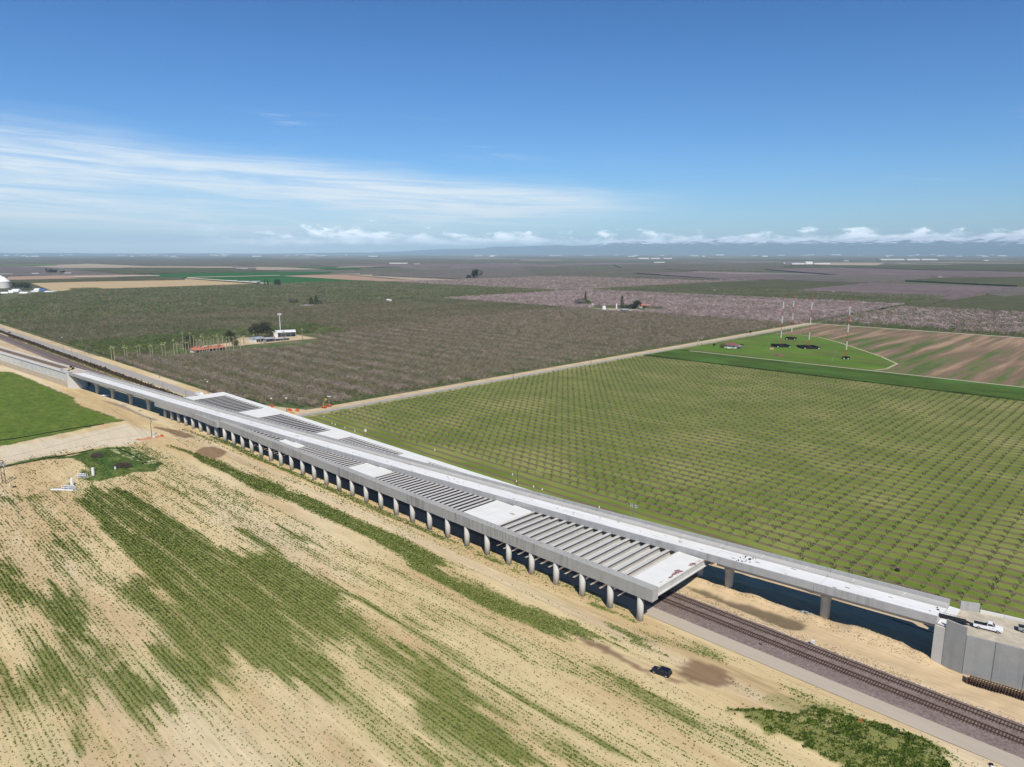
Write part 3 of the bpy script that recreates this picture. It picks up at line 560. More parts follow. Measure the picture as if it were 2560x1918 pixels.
b = MB(); b.prism([(61.3, v0 - .25), (63.4, v0 - .25), (63.4, v0 + 1.6), (61.3, v0 + 1.6)], 'z', -.5, 9.92); link('abutment_pilaster', b.mesh('abutment_pilaster', conc_col), VI)
b = MB(); b.box((61.66, v0 + .33, 10.13), (64.0, v0 + DW - .33, 10.4)); link('approach_slab', b.mesh('approach_slab', conc_wh), VI)
# left abutment: splayed wall
b = MB(); vl = vn(-482)
b.add([(-482, vl - .9, -.3), (-474.3, vl + 7.4, -.3), (-474.3, vl + 9, -.3), (-484, vl + 9, -.3), (-484, vl - .9, -.3), (-482, vl - .9, 11.6), (-479.2, vl + 2.0, 9.9), (-479.2, vl + 9, 9.9), (-484, vl + 9, 9.9), (-484, vl - .9, 11.6)],
      [(0, 1, 2, 3, 4), (5, 9, 8, 7, 6), (0, 5, 6, 1), (1, 6, 7, 2), (2, 7, 8, 3), (3, 8, 9, 4), (4, 9, 5, 0)])
link('abutment', b.mesh('abutment', conc_col), VI)
link('abutment', (lambda q: (q.box((-483.5, vl + 1, -.3), (-481.6, vl + DW, 10.1)), q)[1])(MB()).mesh('abutment', conc_col), VI)
dk = MB()
for k in range(26):
    u = random.choice([12, 13, 14, 59.5, 60, 61]) + random.uniform(-1.5, 1.5); w = random.uniform(.2, .6); v = vn(u) + random.uniform(4, 9); dk.box((u, v, 10.42), (u + w, v + w * .6, 10.42 + random.uniform(.05, .25)))
tag(link('debris', dk.mesh('debris', m_polegy)), 'scattered scraps of formwork lying on the bare viaduct deck above the first pier', 'debris')

for k in range(70):
    u = rng.uniform(-330, 58); w = random.uniform(.15, .7); v = vn(u) + random.uniform(3.2, 9.2)
    dk.box((u, v, 10.42), (u + w * 2, v + w * .4, 10.42 + random.uniform(.03, .12)))
o = link('formwork_scraps', dk.mesh('formwork_scraps', m_polegy)); o['kind'] = 'stuff'
# ------------------------------------------------------------------ pergola structure
PG = thing('concrete_pergola', 'open concrete girder frame straddling the railway tracks under the viaduct deck', 'bridge')
P0, P1 = -337.0, 4.2
b = MB(); b.box((-262, -.3, 6.95), (P1, 2.4, 10.45)); link('cap_beam', b.mesh('cap_beam', conc_dk), PG)
b = MB(); b.box((-341, -1.9, 6.95), (-262.0, 2.4, 9.93)); link('cap_beam', b.mesh('cap_beam', conc_dk), PG)
b = MB(); b.box((P0, 31.0, 6.95), (P1, 34.4, 10.45)); link('cap_beam', b.mesh('cap_beam', conc_wh), PG)
slabs = [(P0, -327.2), (-274.4, -255.6), (-203.2, -186.9), (-144.0, -127.0), (-73.0, -57.0), (-3.7, P1)]
for a, b_ in slabs:
    v1 = 30.99
    def slab(x0, x1, y0, y1):
        if x1 - x0 < .5 or y1 - y0 < .5: return
        q = MB(); q.box((x0, y0, 10.02), (x1, y1, 10.44)); link('deck_panel', q.mesh('deck_panel', conc_wh), PG)
    mid = (a + b_) / 2
    spans = [(a, b_)] if b_ - a < 11 else [(a, mid - .04), (mid + .04, b_)]
    for x0, x1 in spans:
        # the viaduct deck itself passes over the middle: panels stop at its near and far edge
        lo = min(vn(x0), vn(x1)) - .05; hi = max(vn(x0), vn(x1)) + DW + .05
        if x0 < -262: slab(x0, x1, max(hi, 2.41), v1)
        else: slab(x0, x1, 2.41, min(lo, v1)); slab(x0, x1, max(hi, 2.41), v1)
gm = MB(); g2 = []
prof = [(-.62, 0), (-.62, -.16), (-.20, -.26), (-.11, -.40), (-.11, -1.72), (-.42, -1.95), (-.42, -2.2), (.42, -2.2), (.42, -1.95), (.11, -1.72), (.11, -.40), (.20, -.26), (.62, -.16), (.62, 0)]
n = len(prof); vs = [(p[0], 2.42, p[1]) for p in prof] + [(p[0], 30.98, p[1]) for p in prof]
for i in range(n): gm.add([vs[i], vs[(i + 1) % n], vs[n + (i + 1) % n], vs[n + i]], [(0, 1, 2, 3)], 1 if i == 12 else 0)
gm.add(vs, [tuple(range(n - 1, -1, -1)), tuple(range(n, 2 * n))])
girder_me = gm.mesh('girder', [conc_web, rust])
for a, b_, sp in ((-327.2, -274.4, 3.95), (-255.6, -203.2, 3.4), (-186.9, -144.0, 2.52), (-127.0, -73.0, 2.5), (-57.0, -3.7, 3.28)):
    k = int(round((b_ - a) / sp)); s = (b_ - a) / k
    for i in range(k + 1): link('girder', girder_me, PG, (a + i * s + (-.0 if 0 < i < k else (.25 if i == 0 else -.25)), 0, 10.0))
b = MB(); b.prism([(3.2, 10.0), (4.15, 10.0), (4.15, 9.82), (3.85, 9.7), (3.8, 8.1), (4.1, 7.9), (4.1, 7.6), (3.3, 7.6)], 'y', 2.42, 30.98); link('end_girder', b.mesh('end_girder', conc_web), PG)
cb = MB(); cb.lathe([(.90, -.4), (.90, 6.94)], 20); col_me = cb.mesh('column', conc_col, False)
for p in col_me.polygons: p.use_smooth = len(p.vertices) == 4
for k in range(35):
    link('column', col_me, PG, (-9.9 * k - .0, .66 - (.022 * max(0, k - 24) * 9), 0)); link('column', col_me, PG, (-9.9 * k, 32.3, 0))
# maroon stains on the end panel and a small one on the next panel
def blob(cu, cv, ru, rv, z, m, seed):
    n = 26; rr = random.Random(seed); ph = [rr.uniform(0, 6.28) for _ in range(5)]
    pts = [(cu + ru * math.cos(a) * (1 + .25 * math.sin(3 * a + ph[0]) + .18 * math.sin(7 * a + ph[1]) + .1 * math.sin(11 * a + ph[2])), cv + rv * math.sin(a) * (1 + .25 * math.sin(2 * a + ph[3]) + .15 * math.sin(5 * a + ph[4])), z) for a in [2 * math.pi * i / n for i in range(n)]]
    q = MB(); q.add(pts, [tuple(range(n))]); return q
m_maroon = mat('maroon_stain', (.17, .035, .04), .9, var=.5, scale=2.5, tint=(.40, .27, .25), scale2=.5)
kst = crop(1600, 1340, 8.285)
for i, (p, ru, rv) in enumerate(((kst(790, 740), 1.0, 2.1), (kst(700, 790), .6, 1.4), (kst(1080, 590), .8, 1.9), (kst(640, 850), .45, 1.3), (kst(1210, 520), .4, 1.8), (kst(440, 955), .3, .9))):
    g = G(*p, 10.445); link('stain', blob(g[0], g[1], ru * .85, rv * .8, 10.446 + .0006 * i, m_maroon if i < 4 else mat('faint_stain', (.55, .45, .40), .9, var=.3, scale=2), i).mesh('stain', m_maroon if i < 4 else MATS['faint_stain']), PG)
g = G(*crop(1140, 1180, 9.204)(1295, 965), 10.445); link('stain', blob(g[0], g[1], 1.2, .35, 10.447, m_maroon, 9).mesh('stain', mat('brown_stain', (.36, .17, .13), .9, var=.3, scale=2)), PG)

# ------------------------------------------------------------------ right-hand approach
AP = thing('retaining_wall', 'tall smooth grey concrete retaining wall holding up the approach fill at the right', 'wall')
wl = [(63.5, 33.15, 11.8), (67.75, 32.9, 11.8)]
def wallpanel(a, b_, za, zb, th=.5, m=conc_wall, nm='wall_panel', z0=-.6):
    q = MB(); dx, dy = b_[0] - a[0], b_[1] - a[1]; l = math.hypot(dx, dy); nx, ny = -dy / l * th, dx / l * th
    q.add([(a[0], a[1], z0), (b_[0], b_[1], z0), (b_[0] + nx, b_[1] + ny, z0), (a[0] + nx, a[1] + ny, z0), (a[0], a[1], za), (b_[0], b_[1], zb), (b_[0] + nx, b_[1] + ny, zb), (a[0] + nx, a[1] + ny, za)],
          [(3, 2, 1, 0), (4, 5, 6, 7), (0, 1, 5, 4), (1, 2, 6, 5), (2, 3, 7, 6), (3, 0, 4, 7)])
    return link(nm, q.mesh(nm, m), AP)
wallpanel((63.5, 33.1), (67.74, 32.85), 12.1, 11.75, .45)['label'] = 'darker taller wing wall panel next to the deck end'
pts = [(67.8, 32.95), (73.3, 34.15), (79.0, 35.15), (84.7, 36.15), (90.4, 37.15), (96.1, 38.15), (120, 42.3)]
for a, b_ in zip(pts, pts[1:]):
    l = math.hypot(b_[0] - a[0], b_[1] - a[1]); e = .05 / l
    wallpanel((a[0] + (b_[0] - a[0]) * e, a[1] + (b_[1] - a[1]) * e), (b_[0] - (b_[0] - a[0]) * e, b_[1] - (b_[1] - a[1]) * e), 9.8, 9.75)
far = [(62.2, 45.3), (66.4, 47.3)]
FW = thing('wing_wall', 'free-standing tall concrete wing wall beyond the far corner of the deck end', 'wall')
def wp2(par, a, b_, z0, z1, th, m, nm):
    global AP; s = AP; AP = par; wallpanel(a, b_, z1, z1, th, m, nm, z0); AP = s
wp2(FW, (63.7, 45.9), (67.4, 47.6), 8.5, 11.9, .4, conc_par, 'wall_panel')
BR = thing('concrete_barrier', 'low pale concrete barrier along the far edge of the right approach fill', 'barrier')
fp = [(67.6, 47.75), (72.4, 48.9), (77.4, 49.8), (82.4, 50.7), (87.4, 51.6), (120, 57)]
for a, b_ in zip(fp, fp[1:]): wp2(BR, a, (b_[0] - .06, b_[1]), 8.6, 10.35, .3, conc_wh, 'barrier_segment')
q = MB(); q.add([(63.65, 33.6, 9.62), (67.6, 33.45, 9.62), (120, 42.9, 9.6), (120, 57.2, 9.6), (67.6, 47.9, 9.62), (63.65, 45.8, 9.62), (63.65, 33.6, -.5), (67.6, 33.45, -.5), (120, 42.9, -.5), (120, 57.2, -.5), (67.6, 47.9, -.5), (63.65, 45.8, -.5)],
    [(0, 1, 2, 3, 4, 5), (0, 6, 7, 1), (1, 7, 8, 2), (2, 8, 9, 3), (3, 9, 10, 4), (4, 10, 11, 5), (5, 11, 6, 0)])
struct('approach_fill', q.mesh('approach_fill', mat('packed_fill', (.43, .38, .29), .95, var=.16, scale=.8, var2=.2, scale2=.2, tint=(.52, .45, .34), spec=.1)))

# ------------------------------------------------------------------ left-hand embankment
def eb(u): return -14.6 + (u + 482) * .0785
E_ = MB(); us = np.arange(-1500, -483, 12.0); us = list(us) + [-484.0]; k = 0
prof_e = [(-1.6, -.3), (-.5, 3.4), (-.1, 3.6)]
wallm = mat('white_wrapped_face', (.66, .645, .60), .9, var=.10, scale=.9, var2=.18, scale2=.35, tint=(.54, .53, .49), bump=.35, bscale=.9)
EW = thing('embankment_wall', 'long white wrapped face of the rail embankment running off to the left edge', 'wall')
for a, b_ in zip(us, us[1:]):
    q = MB(); q.add([(a, eb(a), -.3), (b_ - .08, eb(b_ - .08), -.3), (b_ - .08, eb(b_ - .08), 10.35), (a, eb(a), 10.35), (a, eb(a) + .6, -.3), (b_ - .08, eb(b_) + .6, -.3), (b_ - .08, eb(b_) + .6, 10.35), (a, eb(a) + .6, 10.35)], [(0, 1, 2, 3), (3, 2, 6, 7), (4, 7, 6, 5), (0, 3, 7, 4), (1, 5, 6, 2)])
    link('wall_panel', q.mesh('wall_panel', wallm), EW)
q = MB()
for a, b_ in zip(us, us[1:]):
    q.tube((a, eb(a) - .12, 9.55), (b_, eb(b_) - .12, 9.55), .11, n=5, caps=False)
link('cable_line', q.mesh('cable_line', m_black), EW)
q = MB()
for a, b_ in zip(us, us[1:]): q.add([(a, eb(a) - 1.3, -.1), (b_, eb(b_) - 1.3, -.1), (b_, eb(b_) - .25, 3.6), (a, eb(a) - .25, 3.6), (b_, eb(b_) + .1, 3.7), (a, eb(a) + .1, 3.7)], [(0, 1, 2, 3), (3, 2, 4, 5)])
struct('embankment_toe', q.mesh('embankment_toe', mat('toe_soil', (.42, .345, .245), .95, var=.12, scale=.5, var2=.12, scale2=.1)))
def strip(nm, o0, o1, z, m, ua=-1500, ub=-484):
    q = MB(); u_ = [x for x in us if ua <= x <= ub]
    for a, b_ in zip(u_, u_[1:]): q.add([(a, eb(a) + o0, z), (b_, eb(b_) + o0, z), (b_, eb(b_) + o1, z), (a, eb(a) + o1, z)], [(0, 1, 2, 3)])
    return struct(nm, q.mesh(nm, m))
strip('embankment_top', .6, 12.6, 10.3, mat('embankment_sand', (.52, .44, .34), .95, var=.1, scale=.6, var2=.1, scale2=.1, stretch=(.3, 1, 1)))
strip('embankment_edge', .0, 1.9, 10.36, mat('edge_coping', (.56, .55, .52), .9, var=.08, scale=.4, stretch=(.2, 1, 1)))
strip('damp_strip', 4.2, 9.6, 10.33, mat('damp_soil', (.165, .115, .085), .95, var=.2, scale=.5, var2=.15, scale2=.1, stretch=(.25, 1, 1)), ub=-515)
strip('far_edging', 11.7, 12.7, 10.42, conc_wh)
q = MB()
for a, b_ in zip(us, us[1:]): q.add([(a, eb(a) + 12.7, 10.42), (b_, eb(b_) + 12.7, 10.42), (b_, eb(b_) + 12.7, -.2), (a, eb(a) + 12.7, -.2)], [(0, 1, 2, 3)])
struct('embankment_back', q.mesh('embankment_back', wallm))

# ================================================================== FAR COUNTRY
def far_mat():
    m = bpy.data.materials.new('patchwork_farmland'); m.use_nodes = True; t = m.node_tree; b = t.nodes['Principled BSDF']; b.inputs['Roughness'].default_value = 1.0; b.inputs['Specular IOR Level'].default_value = 0.0
    g = N(t, 'ShaderNodeNewGeometry'); s = N(t, 'ShaderNodeSeparateXYZ'); L(t, g.outputs['Position'], s.inputs[0])
    def cell(wx, wy, off):
        x = M(t, 'FLOOR', M(t, 'DIVIDE', M(t, 'ADD', s.outputs[0], off), wx)); y = M(t, 'FLOOR', M(t, 'DIVIDE', M(t, 'ADD', s.outputs[1], off * .7), wy))
        c = N(t, 'ShaderNodeCombineXYZ'); L(t, x, c.inputs[0]); L(t, y, c.inputs[1]); w = N(t, 'ShaderNodeTexWhiteNoise', noise_dimensions='3D'); L(t, c.outputs[0], w.inputs[0]); return w.outputs['Value']
    v = M(t, 'ADD', M(t, 'MULTIPLY', cell(790, 380, 284), .55), M(t, 'MULTIPLY', cell(1580, 790, 284), .45))
    cr = N(t, 'ShaderNodeValToRGB'); cr.color_ramp.interpolation = 'CONSTANT'; L(t, v, cr.inputs[0])
    cols = [(0, (.115, .115, .075)), (.28, (.10, .105, .07)), (.42, (.19, .155, .145)), (.52, (.135, .125, .095)), (.62, (.24, .195, .185)), (.70, (.115, .12, .075)), (.84, (.34, .27, .19)), (.90, (.06, .11, .05))]
    e = cr.color_ramp.elements; e[0].position = 0; e[0].color = (*cols[0][1], 1); e[1].position = cols[1][0]; e[1].color = (*cols[1][1], 1)
    for p, c in cols[2:]: q = e.new(p); q.color = (*c, 1)
    n = N(t, 'ShaderNodeTexNoise'); n.inputs['Scale'].default_value = .02; n.inputs['Detail'].default_value = 6; L(t, g.outputs['Position'], n.inputs['Vector'])
    vm = N(t, 'ShaderNodeVectorMath', operation='SCALE'); L(t, cr.outputs[0], vm.inputs[0]); L(t, M(t, 'MULTIPLY_ADD', n.outputs['Fac'], .8, .6), vm.inputs['Scale']); L(t, vm.outputs[0], b.inputs['Base Color'])
    return m
bpy.data.objects['farmland'].data.materials[0] = far_mat()
def canopy_mat(name, a, b_, dk):
    """tree tops seen from far off: rows of crowns with dark gaps"""
    m = bpy.data.materials.new(name); m.use_nodes = True; t = m.node_tree; b = t.nodes['Principled BSDF']; b.inputs['Roughness'].default_value = 1.0; b.inputs['Specular IOR Level'].default_value = 0.0
    g = N(t, 'ShaderNodeNewGeometry')
    def no(sc, det): n = N(t, 'ShaderNodeTexNoise'); n.inputs['Scale'].default_value = sc; n.inputs['Detail'].default_value = det; L(t, g.outputs['Position'], n.inputs['Vector']); return n.outputs['Fac']
    m1 = N(t, 'ShaderNodeMix', data_type='RGBA'); L(t, SS(t, no(.03, 5), .38, .62), m1.inputs[0]); m1.inputs[6].default_value = (*a, 1); m1.inputs[7].default_value = (*b_, 1)
    vo = N(t, 'ShaderNodeTexVoronoi'); vo.inputs['Scale'].default_value = 1 / 6.1; vo.inputs['Randomness'].default_value = .35; L(t, g.outputs['Position'], vo.inputs['Vector'])
    m2 = N(t, 'ShaderNodeMix', data_type='RGBA'); L(t, M(t, 'MULTIPLY', SS(t, vo.outputs['Distance'], .35, .75), .55), m2.inputs[0]); L(t, m1.outputs[2], m2.inputs[6]); m2.inputs[7].default_value = (*dk, 1)
    vm = N(t, 'ShaderNodeVectorMath', operation='SCALE'); L(t, m2.outputs[2], vm.inputs[0]); L(t, M(t, 'MULTIPLY_ADD', no(.004, 3), .6, .7), vm.inputs['Scale']); L(t, vm.outputs[0], b.inputs['Base Color'])
    return m
CM = {'dark': canopy_mat('orchard_tops_olive', (.095, .10, .055), (.12, .115, .07), (.05, .055, .03)),
      'mauve': canopy_mat('orchard_tops_blossom', (.225, .175, .17), (.18, .14, .135), (.085, .07, .065)),
      'grey': canopy_mat('orchard_tops_grey', (.155, .14, .12), (.185, .155, .145), (.08, .075, .06)),
      'mix': canopy_mat('orchard_tops_mixed', (.12, .115, .075), (.175, .15, .13), (.065, .065, .045))}
k1 = crop(1300, 620, 1.9258); k2 = crop(640, 620, 1.9258); k3 = crop(1900, 620, 1.9258); kl = crop(0, 600, 3.16); kr = crop(1400, 540, 1.907)
far_list = [  # (photo outline at tree-top level, look)
 ('dark', [k3(0, 205), k3(250, 219), k3(640, 228), k3(905, 245), k3(780, 280), k3(620, 290), k3(300, 262), k3(0, 246)]),
 ('dark', [k3(780, 284), k3(920, 250), k3(1240, 200), (2700, 720), (2700, 786), k3(1271, 305)]),
 ('grey', [k3(1090, 218), k3(1240, 190), (2700, 706), (2700, 722), k3(1180, 232)]),
 ('mauve', [k3(130, 207), k3(350, 222), k3(905, 244), k3(1240, 186), k3(500, 168)]),
 ('dark', [k3(0, 155), k3(520, 166), k3(130, 206), k3(0, 204)]),
 ('dark', [k3(700, 155), k3(860, 142), (2700, 690), (2700, 708), k3(1240, 180)]),
 ('grey', [k3(0, 125), k3(700, 132), k3(860, 140), k3(520, 165), k3(0, 152)]),
 ('mauve', [k3(0, 100), k3(400, 95), k3(860, 108), (2700, 682), (2700, 692), k3(980, 136), k3(400, 130)]),
 ('dark', [k3(0, 80), k3(560, 84), (2700, 657), (2700, 679), k3(860, 105), k3(400, 94), k3(0, 100)]),
 ('dark', [k1(340, 207), k1(960, 166), k1(1271, 150), k1(1271, 248), k1(650, 224)]),
 ('mauve', [k1(560, 120), k1(830, 117), k1(1271, 135), k1(1271, 150), k1(960, 148)]),
 ('mix', [k1(0, 90), k1(460, 95), k1(830, 112), k1(500, 122), k1(960, 150), k1(300, 140), k1(0, 136)]),
 ('grey', [k2(860, 100), k2(1271, 92), k1(100, 140), k1(0, 138), k2(1080, 150), k2(980, 148), k2(560, 130)]),
 ('mix', [k1(450, 80), k1(1271, 70), k1(1271, 100), k1(860, 108), k1(500, 100)]),
 ('mauve', [k1(0, 76), k1(440, 80), k1(200, 87), k1(0, 89)]),
 ('mauve', [k2(180, 80), k2(640, 76), k2(1271, 78), k2(1271, 90), k2(700, 92), k2(400, 88)]),
 ('mix', [kl(0, 143), kl(700, 146), kl(2212, 150), (1300, 649), (1300, 657), kl(2212, 202), kl(1200, 205), kl(700, 184), kl(0, 190)]),
 ('grey', [kl(0, 208), kl(470, 222), kl(480, 238), kl(0, 246)]),
 ('grey', [kl(0, 248), kl(480, 238), kl(600, 240), kl(940, 268), kl(400, 275), kl(0, 284)]),
 ('dark', [kl(590, 238), kl(1000, 219), kl(1500, 220), kl(1830, 224), kl(2200, 245), kl(1280, 262), kl(1000, 268), kl(940, 266)]),
 ('dark', [kl(70, 318), kl(900, 300), kl(1440, 298), kl(1460, 308), kl(700, 320), kl(70, 335)])]
for i, (c, P) in enumerate(far_list):
    pts = PX(P, 4.3); q = MB(); k = len(pts); z = 3.6 + .09 * i
    q.add([(p[0], p[1], z) for p in pts] + [(p[0], p[1], -.6) for p in pts], [tuple(range(k))] + [(j, (j + 1) % k, k + (j + 1) % k, k + j) for j in range(k)])
    o = link('distant_orchard', q.mesh('distant_orchard', CM[c])); o['kind'] = 'stuff'
m_fsand = mat('sown_sand_field', (.46, .345, .20), .95, var=.06, scale=.01, var2=.06, scale2=.003, spec=0)
m_fpink = mat('ploughed_pink_field', (.37, .25, .18), .95, var=.08, scale=.01, spec=0)
m_fgreen = mat('deep_green_field', (.035, .115, .035), .95, var=.1, scale=.01, var2=.1, scale2=.002, spec=0)
m_fbeige = mat('pale_beige_field', (.36, .30, .225), .95, var=.08, scale=.01, spec=0)
flds = [('sand_field', m_fsand, [kl(235, 338), kl(900, 322), kl(1480, 308), kl(2052, 350), kl(1960, 367), kl(1200, 386), kl(520, 411), kl(430, 408)]),
 ('ploughed_field', m_fpink, [kl(60, 292), kl(420, 276), kl(1000, 270), kl(1180, 284), kl(900, 298), kl(60, 318)]),
 ('green_field', m_fgreen, [kl(1180, 270), kl(2212, 252), k2(370, 114), k2(360, 120), k2(140, 133), k2(540, 160), k2(250, 182), kl(2212, 352), kl(2052, 348), kl(1480, 302), kl(1280, 292)]),
 ('ploughed_field', m_fpink, [k2(120, 135), k2(420, 128), k2(640, 150), k2(800, 158), k2(590, 162), k2(480, 156)]),
 ('beige_field', m_fbeige, [k2(430, 128), k2(560, 130), k2(980, 150), k2(940, 156), k2(780, 158)]),
 ('beige_field', m_fbeige, [k2(0, 92), k2(180, 96), k2(330, 104), k2(0, 107)]),
 ('beige_field', m_fbeige, [kl(250, 212), kl(700, 188), kl(1200, 208), kl(1830, 213), kl(1840, 222), kl(600, 222), kl(480, 222)]),
 ('green_field', mat('light_green_field', (.12, .17, .07), .95, spec=0), [kl(0, 190), kl(450, 190), kl(450, 204), kl(0, 203)]),
 ('green_field', m_fgreen, [k2(180, 92), k2(500, 97), k2(500, 103), k2(380, 106)]),
 ('beige_field', m_fbeige, [k3(160, 76), k3(300, 72), k3(600, 74), k3(560, 86), k3(340, 84)])]
for i, (nm, m, P) in enumerate(flds):
    P = PX(P); sheet(nm, P, .1 + .15 * i, m)
for i, P in enumerate(([kl(580, 292), kl(1260, 284), kl(1262, 289), kl(600, 300)], [kl(1480, 300), kl(2212, 283), kl(2212, 286), kl(1490, 304)], [kl(1480, 303), kl(2212, 352), kl(2212, 360), kl(1470, 308)], [k3(900, 247), k3(1075, 218), k3(1080, 221), k3(910, 250)], [k2(380, 94), k2(630, 90), k2(640, 94), k2(400, 96)], [k3(660, 158), k3(870, 142), k3(880, 144)], [k2(100, 182), k2(265, 190), k2(265, 195), k2(60, 185), k2(0, 176), k2(0, 172)], [k2(360, 130), k2(500, 127), k2(500, 130)])):
    sheet('farm_track', PX(P), 2.6 + .1 * i, m_path)

# ------------------------------------------------------------------ fields at the right
def stripe_mat(name, c1, c2, c3, period, phase, half, edge=.4, mott=(.16, .16, .03)):
    m = bpy.data.materials.new(name); m.use_nodes = True; t = m.node_tree; b = t.nodes['Principled BSDF']; b.inputs['Roughness'].default_value = .95; b.inputs['Specular IOR Level'].default_value = .1
    g = N(t, 'ShaderNodeNewGeometry'); s = N(t, 'ShaderNodeSeparateXYZ'); L(t, g.outputs['Position'], s.inputs[0])
    def no(sc, det, st=(1, 1, 1)):
        mp = N(t, 'ShaderNodeMapping'); mp.inputs['Scale'].default_value = st; L(t, g.outputs['Position'], mp.inputs['Vector']); n = N(t, 'ShaderNodeTexNoise'); n.inputs['Scale'].default_value = sc; n.inputs['Detail'].default_value = det; L(t, mp.outputs[0], n.inputs['Vector']); return n.outputs['Fac']
    y = M(t, 'ADD', s.outputs[1], M(t, 'MULTIPLY_ADD', no(.25, 4, (.5, 1, 1)), 1.6, -.8))
    d = M(t, 'ABSOLUTE', M(t, 'SUBTRACT', M(t, 'FLOORED_MODULO', M(t, 'ADD', y, period / 2 - phase), period), period / 2))
    k = M(t, 'SUBTRACT', 1.0, SS(t, d, half - edge, half + edge))
    gm = N(t, 'ShaderNodeMix', data_type='RGBA'); L(t, SS(t, no(.09, 5, (.35, 1, 1)), .35, .65), gm.inputs[0]); gm.inputs[6].default_value = (*c1, 1); gm.inputs[7].default_value = (*c2, 1)
    g2 = N(t, 'ShaderNodeMix', data_type='RGBA'); L(t, SS(t, no(.02, 4), .45, .7), g2.inputs[0]); L(t, gm.outputs[2], g2.inputs[6]); g2.inputs[7].default_value = (*mott, 1)
    br = N(t, 'ShaderNodeMix', data_type='RGBA'); L(t, no(1.2, 3, (.3, 1, 1)), br.inputs[0]); br.inputs[6].default_value = (*c3, 1); br.inputs[7].default_value = (c3[0] * .55, c3[1] * .55, c3[2] * .55, 1)
    f = N(t, 'ShaderNodeMix', data_type='RGBA'); L(t, M(t, 'MULTIPLY', k, SS(t, no(.12, 3), .22, .42)), f.inputs[0]); L(t, g2.outputs[2], f.inputs[6]); L(t, br.outputs[2], f.inputs[7])
    vm = N(t, 'ShaderNodeVectorMath', operation='SCALE'); L(t, f.outputs[2], vm.inputs[0]); L(t, M(t, 'MULTIPLY_ADD', no(1.8, 3), .7, .65), vm.inputs['Scale']); L(t, vm.outputs[0], b.inputs['Base Color'])
    return m
YV0, YP = 71.95, 5.85
m_young = stripe_mat('orchard_grass', (.125, .175, .026), (.185, .225, .045), (.215, .165, .095), YP, YV0, 1.0, .35, (.25, .26, .075))
sheet('orchard_grass', [(-276.2, 48.5), (620, 48.5), (620, 414.5), (-276.2, 414.5)], .0, m_young)
m_rows = stripe_mat('crop_row_green', (.045, .082, .018), (.070, .112, .024), (.03, .06, .015), 3.0, 0, .5, .3, (.07, .14, .03))
q = MB(); us_ = np.arange(-276, 640, 8.0); vs_ = np.arange(414.6, 471, .75)
for j in range(len(vs_) - 1):
    za = .55 if j % 4 in (1, 2) else .05; zb = .55 if (j + 1) % 4 in (1, 2) else .05
    for i in range(len(us_) - 1): q.add([(us_[i], vs_[j], za), (us_[i + 1], vs_[j], za), (us_[i + 1], vs_[j + 1], zb), (us_[i], vs_[j + 1], zb)], [(0, 1, 2, 3)])
q.add([(-276, 414.6, 1.0), (640, 414.6, 1.0), (640, 414.6, 0), (-276, 414.6, 0), (640, 416, .9), (-276, 416, .9)], [(0, 1, 2, 3), (0, 5, 4, 1)])
struct('crop_rows', q.mesh('crop_rows', m_rows), 'stuff')
sheet('farm_path', [(-262, 471.5), (640, 471.5), (640, 475.5), (-262, 475.5)], .06, m_path)
q7 = crop(1700, 700, 2.572)
mast_f = PX([q7(40, 452), q7(300, 400), q7(620, 347), q7(760, 352), q7(900, 370), q7(1020, 402), q7(1160, 448), q7(1290, 492), q7(1395, 540), q7(1330, 572), q7(1250, 580)])
mast_f = [(-276, 476)] + mast_f[1:-1] + [(mast_f[-1][0], 476)]
m_mfield = mat('mown_grass', (.115, .155, .032), .95, var=.35, scale=.05, var2=.3, scale2=.015, stretch=(.5, 1, 1), tint=(.095, .175, .02), spec=.1)
sheet('mast_field', mast_f, .08, m_mfield)
m_plow = stripe_mat('ploughed_soil', (.105, .15, .040), (.17, .135, .07), (.30, .185, .115), 60, 0, 24, 14, (.29, .175, .11))
m_plow2 = bpy.data.materials.new('fallow_soil'); m_plow2.use_nodes = True
def fallow(m):
    t = m.node_tree; b = t.nodes['Principled BSDF']; b.inputs['Roughness'].default_value = .95; b.inputs['Specular IOR Level'].default_value = .1
    g = N(t, 'ShaderNodeNewGeometry')
    def no(sc, det, st): mp = N(t, 'ShaderNodeMapping'); mp.inputs['Scale'].default_value = st; L(t, g.outputs['Position'], mp.inputs['Vector']); n = N(t, 'ShaderNodeTexNoise'); n.inputs['Scale'].default_value = sc; n.inputs['Detail'].default_value = det; L(t, mp.outputs[0], n.inputs['Vector']); return n.outputs['Fac']
    s = N(t, 'ShaderNodeSeparateXYZ'); L(t, g.outputs['Position'], s.inputs[0])
    tone = M(t, 'ADD', M(t, 'ADD', no(.09, 5, (1, .07, 1)), .035), M(t, 'MULTIPLY', SS(t, s.outputs[1], 560, 830), .13))
    tone = M(t, 'SUBTRACT', tone, M(t, 'MULTIPLY', M(t, 'SUBTRACT', 1.0, SS(t, s.outputs[0], -200, 60)), .10))
    cr = N(t, 'ShaderNodeValToRGB'); L(t, tone, cr.inputs[0]); e = cr.color_ramp.elements
    e[0].position = .40; e[0].color = (.095, .125, .038, 1); e[1].position = .70; e[1].color = (.35, .24, .15, 1)
    for p, c in ((.47, (.14, .155, .055, 1)), (.52, (.185, .125, .085, 1)), (.60, (.245, .17, .105, 1))): z = e.new(p); z.color = c
    vm = N(t, 'ShaderNodeVectorMath', operation='SCALE'); L(t, cr.outputs[0], vm.inputs[0]); L(t, M(t, 'MULTIPLY_ADD', no(.4, 3, (1, .3, 1)), .35, .82), vm.inputs['Scale']); L(t, vm.outputs[0], b.inputs['Base Color'])
fallow(m_plow2)
sheet('fallow_field', [(-275, 476), (700, 476), (700, 838), (-275, 838)], .02, m_plow2)
